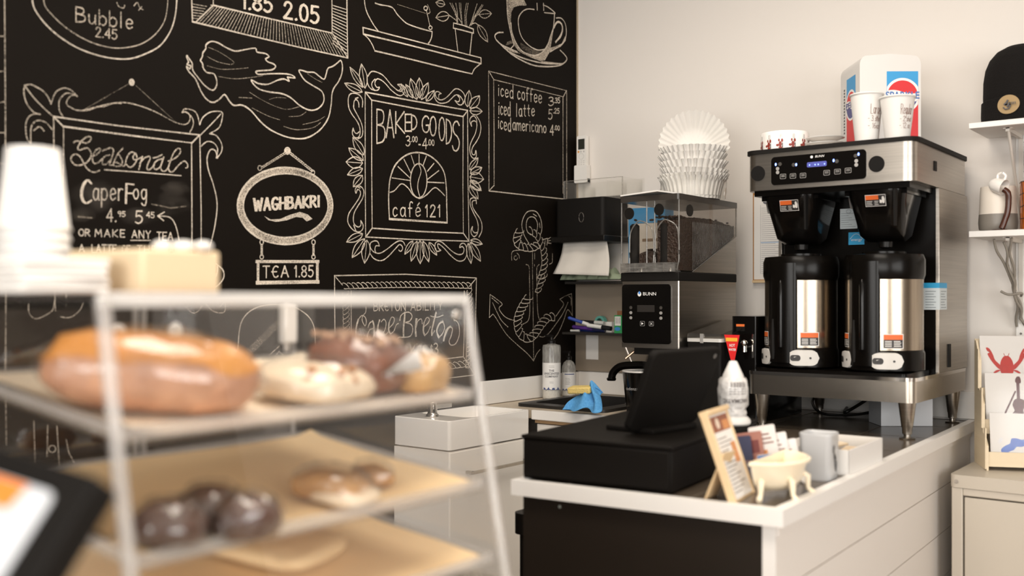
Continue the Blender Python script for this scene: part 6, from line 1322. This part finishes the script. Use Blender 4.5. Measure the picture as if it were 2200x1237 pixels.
for x in (SXL+.105, SXL+.60): st_.box(x-.014, x+.014, -.011, 0, 0, 1.0).box(x-.014, x-.011, -.0115, -.011, 0, 1.0)
so = thing('shelf_standards', 'white slotted shelf rail on the wall at the right edge', 'rail', (0, WY-.0005, 1.02))
for x in (SXL+.105, SXL+.60):
    MB(M_ws).box(x-.015, x+.015, -.011, 0, 0, 1.0).build('rail', so, bevel=.001)
    for z in [k*.08+.04 for k in range(12)]: MB(mat('rail_hole', (.16, .15, .14), .5)).prism([(x+.004*math.cos(q*PI/5), z+.004*math.sin(q*PI/5)) for q in range(10)], -.0118, -.0112, 'y').build('slot', so)
# black knit hat
ht = thing('knit_hat', 'black knit hat with a round tan patch, on the upper wall shelf', 'hat', (-.690, 3.615, 1.9055))
M_knit = mat('black_knit', (.0075, .0065, .006), .95, spec=.2, bump=.5, bscale=260)
rad = lambda z: [.122, .117, .121, .122, .121, .115, .103, .082, .054, .022, 0][z]
b = MB(M_knit).lathe([(rad(k), zz) for k, zz in enumerate((0, .02, .055, .09, .14, .18, .21, .235, .250, .257, .258))], n=48); b.lathe([(.126, .0), (.128, .03), (.127, .072), (.121, .076)], n=48, flute=lambda j, a: .006*math.sin(a*60)); b.add([(0,0,0)], []); b.build('knit_body', ht)
pa = math.atan2(CAM.y-3.615, CAM.x+.690)-.36; pv = Vector((0, 0, 1)); pu = Vector((-math.sin(pa), math.cos(pa), 0)); pc = Vector((.1285*math.cos(pa), .1285*math.sin(pa), .047))
b = MB(mat('tan_leather', (.36, .25, .12), .6, var=.1))
b.add([pc*1.0-Vector((math.cos(pa), math.sin(pa), 0))*.002+pu*(.034*math.cos(q*PI/16))+pv*(.030*math.sin(q*PI/16))+Vector((math.cos(pa), math.sin(pa), 0))*(.004-.004*math.cos(q*PI/16)**2) for q in range(32)], [tuple(range(32))])
b.use(M_ink); O_ = pc+Vector((math.cos(pa), math.sin(pa), 0))*.0035
b.tube([O_+pu*x+pv*z for x, z in ((-.014, -.008), (-.008, -.015), (.003, -.014), (.008, -.004), (.006, .006))], .002, 6).tube([O_+pu*x+pv*z for x, z in ((-.012, .0), (-.004, .006), (.0, .014))], .0025, 6).tube([O_+pu*x+pv*z for x, z in ((-.002, -.008), (.004, .004))], .003, 6)
for x in (.012, .017, .022): b.tube([O_+pu*x+pv*-.002, O_+pu*x+pv*.006], .0012, 5)
b.build('patch', ht)
# pouring mug vase
vs_ = thing('pouring_mug_vase', 'two-tone ceramic vase with a white mug pouring brown coffee down it', 'ornament', (-.765, 3.60, 1.5565), math.radians(14))
M_vw = mat('vase_white', (.72, .66, .58), .35, var=.02); M_vg = mat('vase_grey', (.20, .18, .155), .4, var=.05)
def ell(rx, z, ry=None): return [(rx*math.cos(q*PI/16), (ry or rx*.75)*math.sin(q*PI/16), z) for q in range(32)]
lv = [ell(.050, 0), ell(.058, .010), ell(.060, .030), ell(.058, .058)]; b = MB(M_vg).add(sum(lv, []), [(k*32+i, k*32+(i+1) % 32, k*32+32+(i+1) % 32, k*32+32+i) for k in range(3) for i in range(32)], True); b.add(lv[0], [tuple(reversed(range(32)))]); b.build('lower_body', vs_)
lv = [ell(.058, .058), ell(.056, .09), ell(.0545, .13), ell(.053, .148), ell(.050, .148), ell(.050, .10)]; b = MB(M_vw).add(sum(lv, []), [(k*32+i, k*32+(i+1) % 32, k*32+32+(i+1) % 32, k*32+32+i) for k in range(5) for i in range(32)], True); b.build('upper_body', vs_)
mg = MB(M_cer).lathe([(0, -.026), (.015, -.026), (.024, -.012), (.0265, .020), (.025, .020), (.022, -.010), (0, -.02)], n=30); mg.tube(sm([(-.024, 0, .012), (-.036, 0, .012), (-.042, 0, -.002), (-.034, 0, -.014), (-.022, 0, -.012)], 5), .0042, 8)
mg.build('mug', vs_, loc=(.0, -.046, .147), rot=(0, 1.92, -.55))
cf = MB(mat('coffee_brown', (.060, .018, .009), .25, var=.2))
cf.tube(sm([(.014, -.056, .134), (.026, -.058, .122), (.028, -.055, .095), (.025, -.053, .06), (.016, -.052, .03), (.008, -.053, .008)], 5), .0095, 10)
cf.lathe([(0, .006), (.022, .005), (.03, .001)], (.002, -.056, 0), 20); cf.build('coffee_stream', vs_)
# amber glass candle holders at the frame edge
M_amb = mat('amber_glass', (.62, .17, .02), .15, col2=(.18, .03, .006), scale=26, coat=.5)
for z0, hh, x, label in ((1.5565, .155, -.640, 'amber mosaic glass candle holder on the lower shelf, wider lower one'), (1.713, .13, -.636, 'amber mosaic glass candle holder stacked on the wider one')):
    t = thing('candle_holder', label, 'candle holder', (x, 3.59, z0)); r_ = .057 if hh > .14 else .049
    MB(M_amb).lathe([(0, .0), (r_, 0), (r_, hh), (r_*.93, hh), (r_*.93, .006), (0, .006)], n=32).build('glass_body', t)
    b = MB(mat('lead_line', (.05, .025, .012), .5))
    for k in range(5): b.tube([(r_*math.cos(q*PI/12), r_*math.sin(q*PI/12), hh*k/4+.002*math.sin(q*2+k)) for q in range(24)], .0016, 5, closed=True)
    for k in range(10): b.tube([(r_*math.cos(k*.63), r_*math.sin(k*.63), 0), (r_*math.cos(k*.63+.12), r_*math.sin(k*.63+.12), hh*.5), (r_*math.cos(k*.63), r_*math.sin(k*.63), hh)], .0014, 5)
    b.build('lead_lines', t)
# grey cord tied round the lower bracket
b = MB(mat('grey_cord', (.26, .235, .20), .6)); bx_ = SXL+.105; pth = lambda t_: Vector((bx_, WY-.202+.19*t_, 1.530-.27*t_))
for s_, (a0, a1, o0, o1) in enumerate(((.05, .95, (-.012, -.012), (.006, -.01)), (.0, 1.05, (.008, -.01), (-.008, -.014)), (.3, 1.1, (-.008, .0), (.012, .0)))):
    b.tube([pth(a0+(a1-a0)*k/20)+Vector((o0[0]+(o1[0]-o0[0])*k/20+.005*math.sin(k*.8+s_*2), o0[1]-.004, .004*math.cos(k+s_))) for k in range(21)], .0042, 8)
b.tube(sm([pth(.0)+Vector((-.040, -.01, .0)), pth(.1)+Vector((-.036, -.01, -.01)), pth(.3)+Vector((-.02, -.01, -.0)), pth(.62)+Vector((0, -.012, 0))], 8), .0042, 8)
b.tube(sm([pth(.62)+Vector((-.045, -.01, .0)), pth(.64)+Vector((-.02, -.014, -.006)), pth(.66)+Vector((.016, -.012, .004)), pth(.70)+Vector((.010, .01, .006))], 6), .0042, 8)
b.tube(sm([pth(.95)+Vector((0, -.01, 0)), pth(1.05)+Vector((.03, -.01, -.01)), pth(1.1)+Vector((.09, -.012, -.03)), pth(1.1)+Vector((.2, -.012, -.03))], 6), .0042, 8)
tag(b.build('tied_cord'), 'grey cord wound round the bracket under the lower wall shelf', 'cord')
# ================================================================ FOREGROUND: PASTRY CASE ON THE SERVING COUNTER
M_sct = mat('serving_counter_top', (.60, .54, .46), .4, var=.05)
dc = thing('serving_counter', 'serving counter below the pastry case, along the lower edge of the view', 'counter', (-1.1, .66, 0))
MB(M_sct).box(-.52, .42, -.62, .545, .885, .9195).build('counter_top', dc, bevel=.003)
MB(M_ship).box(-.48, .38, -.6, .52, 0, .884).build('counter_base', dc)
CY0, CY1 = .579, 1.187; CB, CT = .9205, 1.345; XF0, XF1, XB = -.925, -1.003, -1.405
pc = thing('pastry_case', 'clear acrylic pastry case with three trays and a sloping front, nearest the camera', 'display case', ((XF0+XB)/2, (CY0+CY1)/2, CB))
cx, cy = (XF0+XB)/2, (CY0+CY1)/2; H = CT-CB; f0, f1, bk, ya, yb = XF0-cx, XF1-cx, XB-cx, CY0-cy, CY1-cy
M_ac = clear('case_acrylic', (1, 1, 1), 1.9, .025, .004)
M_ed = clear('case_edge', (.95, .94, .93), 1.45, .12, .40, (.86, .84, .82))
b = MB(M_ac); b.add([(f0, ya, 0), (f0, yb, 0), (f1, yb, H), (f1, ya, H)], [(0,1,2,3)]); fp = b.build('front_panel', pc)
M_edb = clear('case_edge_bright', (.9, .89, .88), 1.5, .15, .9, (.93, .92, .90))
b = MB(M_edb).box(f1-.005, f1+.003, ya, yb, H-.015, H+.001); b.build('front_top_edge', pc, bevel=.002)
for y in (ya, yb):
    b = MB(M_ac).add([(f0, y, 0), (f1, y, H), (bk, y, H), (bk, y, 0)], [(0,1,2,3)]); sp = b.build('side_panel', pc)
    b = MB(M_ed); yy = y+(.005 if y < 0 else -.005); b.tube([(f0, yy, 0), (f1, yy, H-.006)], .0085, 10); b.build('front_edge', sp)
    b = MB(M_ed).tube([(bk, yy, 0), (bk, yy, H-.006)], .004, 8); b.build('back_edge', sp)
b = MB(M_ac).box(bk-.004, f1, ya, yb, H-.011, H); b.build('top_panel', pc)
b = MB(M_ac).box(bk, f0, ya, yb, 0, .005); b.build('floor_panel', pc)
for k, (y0_, y1_) in enumerate(((ya+.006, -.004), (.004, yb-.006))):
    b = MB(M_ac).box(bk-.006, bk-.002, y0_, y1_, .01, H-.02); d_ = b.build('rear_door', pc)
    b = MB(M_ed).box(bk-.008, bk-.002, (y1_-.006 if k == 0 else y0_), (y1_ if k == 0 else y0_+.006), .01, H-.02); b.build('door_edge', d_)
    yk = y1_-.04 if k == 0 else y0_+.05
    b = MB(M_edb).ball((bk+.008, yk, H-.055), .012, .012, .012, 14, 8); b.build('knob', d_)
b = MB(M_cer).box(bk-.006, bk+.014, yb-.034, yb-.006, H-.085, H-.018).box(bk-.003, bk+.004, yb-.026, yb-.014, H-.10, H-.008); b.build('hinge', pc, bevel=.004)
b = MB(M_chrome).lathe([(0, 0), (.007, .0), (.006, .003), (0, .004)], n=14)
b.build('rivet', pc, loc=(f1+.006, yb-.035, H-.03), rot=(0, PI/2, 0))
# trays slope down to the front
M_tr = clear('tray_acrylic', (1, .995, .985), 1.35, .05, .10, (.85, .80, .72))
TY = (CY0+CY1)/2+.004; TA = .114
M_parch = mat('parchment', (.84, .60, .32), .8, col2=(.90, .69, .42), scale=5)
M_parchl = mat('parchment_light', (.84, .70, .52), .8, col2=(.88, .77, .62), scale=5)
TR = {}
for nm, z, xf, label in (('top', 1.183, -.984, 'uppermost clear tray of the pastry case, holding loaves'), ('mid', 1.050, -.962, 'middle clear tray of the pastry case, holding chocolate cookies'), ('low', .942, -.945, 'lowest clear tray of the pastry case, lined with brown paper')):
    t = thing('display_tray', label, 'tray', (xf, TY, z), rot=(0, TA, 0)); TR[nm] = t; D, Wd = .385, .288
    b = MB(M_tr).box(-D, 0, -Wd, Wd, 0, .004); b.build('tray_floor', t)
    b = MB(M_ed).box(-.004, .0, -Wd, Wd, .004, .020); b.build('front_rail', t, bevel=.0015)
    for y in (-Wd, Wd-.004): b = MB(M_ed).box(-D, -.004, y, y+.004, .004, .018); b.build('side_rail', t, bevel=.0015)
    b = MB(M_ed).box(-D, -D+.004, -Wd, Wd, .004, .018); b.build('back_rail', t, bevel=.0015)
bpy.context.view_layer.update()
def on_tray(nm, x, y, z=.0): return TR[nm].matrix_world @ Vector((x, y, z))
def liner(nm, m, label, z, x0=-.375, x1=-.008, y0=-.27, y1=.272, curl=.008):
    n, k = 14, 20; b = MB(m); vs = []
    for j in range(k+1):
        for i in range(n+1):
            u, v = i/n, j/k; e = max(0, abs(v-.5)*2-.86)/.14; f = max(0, .12-u)/.12
            vs.append((x0+(x1-x0)*u, y0+(y1-y0)*v, z+curl*e*e+curl*.9*f*f+.0012*math.sin(u*9+v*7)))
    b.add(vs, [(j*(n+1)+i, j*(n+1)+i+1, (j+1)*(n+1)+i+1, (j+1)*(n+1)+i) for j in range(k) for i in range(n)], True)
    o = b.build('paper_liner', loc=TR[nm].location, rot=(0, TA, 0)); return tag(o, label, 'paper')
liner('top', M_parchl, 'pale paper liner under the loaves on the uppermost tray', .0065)
liner('mid', M_parch, 'brown paper liner under the chocolate cookies on the middle tray', .0065)
liner('low', M_parch, 'brown paper liner on the lowest tray', .0065)
# pastries
M_wrap = clear('plastic_wrap', (1, 1, 1), 1.75, .09, .012, (.9, .88, .86))
def wrap(name_parent, a, c, h, y0, y1, seed=0):
    def fn(d): return 1.0+.10*noise.noise(d*2.6+Vector((seed, 0, 0)))+.05*noise.noise(d*7+Vector((0, seed, 0)))
    return MB(M_wrap).ball((0, 0, h*.5), a, c, h*.58, 26, 16, fn, top=-.86).build('plastic_wrap', name_parent)
M_loaf = mat('glazed_loaf', (.30, .085, .02), .45, col2=(.72, .34, .07), scale=11, bump=.4, bscale=40, coat=.3)
M_crumb = mat('loaf_crumb', (.62, .30, .16), .8, col2=(.80, .62, .44), scale=40)
def loafshape(L_, Wd, Hh, m, seed, flat=1.0):
    def fn(d):
        return 1.0+.06*noise.noise(d*2.2+Vector((seed, 1, 2)))+.03*noise.noise(d*8+Vector((1, seed, 2)))
    b = MB(m); n, k = 36, 18; vs = []
    for j in range(k+1):
        t_ = -PI/2+PI*j/k
        for i in range(n):
            a = 2*PI*i/n; ca, sa = math.cos(a), math.sin(a); e = .55
            sx = math.copysign(abs(ca)**e, ca); sy = math.copysign(abs(sa)**e, sa); ct = math.cos(t_)**.6; d = Vector((ct*ca, ct*sa, math.sin(t_))); q = fn(d)
            vs.append((sx*ct*L_/2*q, sy*ct*Wd/2*q, Hh*.5+math.copysign(abs(math.sin(t_))**.75, math.sin(t_))*Hh/2*(q if t_ > 0 else 1)))
    b.add(vs, [(j*n+i, j*n+(i+1) % n, (j+1)*n+(i+1) % n, (j+1)*n+i) for j in range(k) for i in range(n)], True); return b
def pastry(name, label, cat, nm, x, y, rz_, z=.0085):
    return thing(name, label, cat, on_tray(nm, x, y, z), rot=(0, TA, rz_))
t = pastry('cinnamon_loaf', 'long glazed orange-brown loaf in plastic wrap, at the left end of the uppermost tray', 'loaf', 'top', -.110, -.190, math.radians(60))
M_side = mat('loaf_side', (.13, .030, .010), .5, col2=(.80, .44, .26), scale=24, bump=.4, bscale=60, coat=.3)
loafshape(.245, .125, .088, M_side, 3.0).build('loaf', t)
q_ = loafshape(.247, .127, .094, M_loaf, 3.0); q_.v = [(x, y, max(z, .060+.006*math.sin(x*60)+.004*math.sin(y*90+x*30))) for x, y, z in q_.v]; q_.build('orange_glaze', t)
wrap(t, .132, .071, .094, 0, 0, 1.3)
t = pastry('pale_bun', 'pale cream bun in plastic wrap, in the middle of the uppermost tray', 'bun', 'top', -.085, .050, .3)
M_bun = mat('cream_bun', (.80, .62, .42), .6, col2=(.86, .74, .58), scale=9, bump=.3, bscale=30)
loafshape(.135, .17, .046, M_bun, 5.0).build('bun', t)
b = MB(mat('brown_spot', (.42, .17, .05), .6))
for k in range(16): a_ = -1.3+2.6*k/15; b.ball((.061*math.cos(a_)*(1 if k % 2 else .8), .078*math.sin(a_), .020+.014*(k % 3)), .007, .007, .006, 8, 5)
b.build('fruit_spots', t); wrap(t, .080, .097, .058, 0, 0, 4.1)
t = pastry('chocolate_cake_slab', 'dark reddish brown cake slab in plastic wrap, on the right half of the uppermost tray', 'cake', 'top', -.105, .150, .25)
loafshape(.14, .13, .078, mat('red_brown_cake', (.085, .022, .010), .5, col2=(.26, .085, .035), scale=26, bump=.5, bscale=70, coat=.3), 8.0).build('cake', t); 
b = MB(mat('crumb_topping', (.36, .20, .12), .8, col2=(.55, .36, .24), scale=60))
for k in range(40): b.ball((random.uniform(-.055, .055), random.uniform(-.05, .05), .077+random.uniform(-.002, .004)), .006, .006, .005, 7, 5)
b.build('crumb_topping', t); wrap(t, .080, .073, .088, 0, 0, 7.7)
t = pastry('golden_square', 'golden brown date square in plastic wrap, rightmost on the uppermost tray', 'cake', 'top', -.074, .224, .15)
loafshape(.115, .095, .060, mat('golden_cake', (.40, .20, .055), .5, col2=(.62, .38, .15), scale=18, bump=.4, bscale=60, coat=.3), 9.0).build('cake', t); wrap(t, .066, .056, .068, 0, 0, 2.2)
q = on_tray('top', -.012, .150, .070)
b = MB(M_paperw).add([(0, -.05, -.02), (.004, .026, -.016), (0, .022, .014), (-.012, .026, -.018), (-.012, -.04, -.018)], [(0,1,2),(3,2,1),(0,2,3)])
tag(b.build('price_tent', loc=(q.x, q.y, q.z), solid=.0012), 'small white folded price tent leaning on the brown cake slab', 'price tag')
M_choc = mat('chocolate_cookie', (.030, .010, .005), .42, col2=(.095, .034, .017), scale=30, bump=.8, bscale=60, coat=.25)
for k, (px, py, zz, r_, label) in enumerate(((462, 1084, 1.095, .039, 'dark chocolate cookie at the back of the three on the middle tray'), (372, 1152, 1.075, .042, 'dark chocolate cookie at the front left of the three on the middle tray'), (542, 1118, 1.082, .042, 'dark chocolate cookie at the right of the three on the middle tray'))):
    p = onz(px, py, zz); lp = TR['mid'].matrix_world.inverted() @ p; p = on_tray('mid', lp.x-.010, lp.y, .0085)
    t = thing('chocolate_cookie', label, 'cookie', p, rot=(0, TA, k*1.3), group='chocolate cookies on the middle tray')
    def fn(d, k=k): return 1.0+.10*noise.noise(d*3+Vector((k*3, 0, 1)))+.05*noise.noise(d*9+Vector((k, 2, 0)))
    MB(M_choc).ball((0, 0, .022), r_, r_, .030, 26, 14, fn, top=-.7).build('cookie', t)
    MB(M_wrap).ball((0, 0, .024), r_*1.10, r_*1.10, .034, 22, 14, lambda d, k=k: 1+.13*noise.noise(d*2.8+Vector((k*2, 5, 0)))+.06*noise.noise(d*7), top=-.68).build('plastic_wrap', t)
M_oat = mat('oat_bar', (.36, .16, .045), .6, col2=(.58, .32, .11), scale=22, bump=.5, bscale=70)
for px, py, L_, Wd, Hh, rz_, label in ((712, 1040, .10, .085, .036, .4, 'oat bar in plastic wrap, larger one at the right of the middle tray'), (800, 1012, .07, .05, .024, -.3, 'small oat bar behind the larger wrapped oat bar')):
    p = onz(px, py+14, 1.078); lp = TR['mid'].matrix_world.inverted() @ p; p = on_tray('mid', lp.x, lp.y, .0085)
    t = thing('oat_bar', label, 'bar', p, rot=(0, TA, rz_)); loafshape(L_, Wd, Hh, M_oat, px*.01).build('bar', t); wrap(t, L_*.56, Wd*.58, Hh+.01, 0, 0, px*.02)
p = onz(735, 1085, 1.06); lp = TR['mid'].matrix_world.inverted() @ p; p = on_tray('mid', lp.x, lp.y, .0085)
t = thing('wrapped_scone', 'pale scone in shiny plastic wrap, near the front rail of the middle tray', 'scone', p, rot=(0, TA, .2))
loafshape(.09, .085, .022, M_bun, 2.2).build('scone', t); wrap(t, .052, .05, .034, 0, 0, 9.3)
# folded paper bag on the low tray
p = onz(600, 1205, .965); lp = TR['low'].matrix_world.inverted() @ p; p = on_tray('low', lp.x, lp.y, .0095)
tag(loafshape(.16, .17, .030, mat('kraft_paper', (.70, .50, .27), .8, col2=(.78, .60, .37), scale=6), 4.0).build('kraft_packet', loc=p, rot=(0, TA, .35)), 'flat kraft paper packet on the lowest tray of the pastry case', 'packet')
# on top of the case
ZTOP = CT+.0008
cp0 = onz(62, 560, ZTOP) if False else Vector((-1.155, .575+.012, ZTOP))
st = thing('cup_stack', 'tall stack of upturned white paper cups on the pastry case, far left', 'cups', (-1.335, .678, ZTOP))
for k in range(7): MB(M_cup).lathe([(.047, .0+.014*k), (.0478, .004+.014*k), (.0455, .006+.014*k), (.034, .108+.014*k), (.0335, .110+.014*k), (0, .110+.014*k)] if k == 6 else [(.047, .0+.014*k), (.0478, .004+.014*k), (.0455, .006+.014*k), (.0435, .02+.014*k)], n=36).build('cup', st)
tag(MB(mat('kraft_box', (.70, .55, .36), .7, var=.03, scale=4)).box(-.075, .075, -.062, .062, 0, .056).build('kraft_box', loc=(-1.205, .762, ZTOP), rot=(0, 0, .10), bevel=.004), 'tan cardboard box on top of the pastry case', 'box')
nk = thing('napkin_stack', 'white napkins stacked on the pastry case between the cups and the tan box', 'napkins', (-1.205, .622, ZTOP))
for k in range(5): MB(M_paperw).box(-.06, .06, -.055, .055, .0085*k, .0085*k+.008).build('napkin', nk, rot=(0, 0, .06*math.sin(k*2)), bevel=.003)
for k in range(3):
    o = MB(M_paperw).ball((0, 0, .006), .016, .011, .007, 10, 6).build('wrapped_mint', loc=(-1.17+.014*k, .765+.022*k, ZTOP+.0568), rot=(0, 0, k)); tag(o, 'white wrapped mint lying on the tan cardboard box', 'mint', 'mints on the tan box')
# customer screen at the lower left corner
T_ = CAM+ray(213, 1024)*.78; Bm = CAM+ray(128, 1240)*.735; Lf = CAM+ray(-10, 956)*.835
uu = (Lf-T_).normalized(); vv = (Bm-T_); vv = (vv-uu*vv.dot(uu)).normalized(); nn = uu.cross(vv).normalized()
if nn.y > 0: nn = -nn
ps = thing('payment_tablet', 'black framed payment screen with an orange and white page, at the lower left corner', 'tablet', T_)
def ps_slab(m, a0, a1, c0, c1, d0, d1, r, nm, bev=.002):
    pts = rr(a0, a1, c0, c1, r, 5); n = len(pts); vs = [uu*a+vv*c_+nn*d for d in (d0, d1) for a, c_ in pts]
    return MB(m).add(vs, [(i, (i+1) % n, n+(i+1) % n, n+i) for i in range(n)]+[tuple(range(n-1, -1, -1)), tuple(range(n, 2*n))]).build(nm, ps, bevel=bev)
ps_slab(M_blkm, 0, .20, 0, .245, -.028, 0, .008, 'frame')
M_scr = mat('screen_white', (.56, .58, .61), .3, emit=.04, var=.03); M_so = mat('screen_orange', (.74, .22, .04), .3, emit=.04, var=.2, scale=30); M_sp = mat('screen_peach', (.78, .48, .34), .3, emit=.04)
ps_slab(M_scr, .030, .175, .022, .215, .0, .0012, .008, 'screen', 0)
b = MB(M_so)
b.add([uu*a+vv*c_+nn*.0016 for a, c_ in ((.060, .023), (.165, .023), (.165, .045), (.066, .045))], [(0,1,2,3)]); b.add([uu*a+vv*c_+nn*.0016 for a, c_ in ((.034, .098), (.17, .098), (.17, .104), (.034, .104))], [(0,1,2,3)])
b.use(M_sp).add([uu*a+vv*c_+nn*.0015 for a, c_ in ((.032, .104), (.172, .104), (.172, .212), (.032, .212))], [(0,1,2,3)]); b.build('page', ps)
ba = T_+uu*.10+vv*.245; 
b = MB(M_blkm).tube([uu*.10+vv*.20-nn*.03, Vector((uu*.10+vv*.2-nn*.06).xy.to_3d()+Vector((0, 0, ZC+.012-T_.z)))], .012, 12); b.build('stand_post', ps)
q = (uu*.10+vv*.2-nn*.06); MB(M_blkm).lathe([(0, .0), (.06, 0), (.06, .008), (.012, .013), (0, .013)], (q.x, q.y, ZC+.0005-T_.z), 28).build('stand_foot', ps)
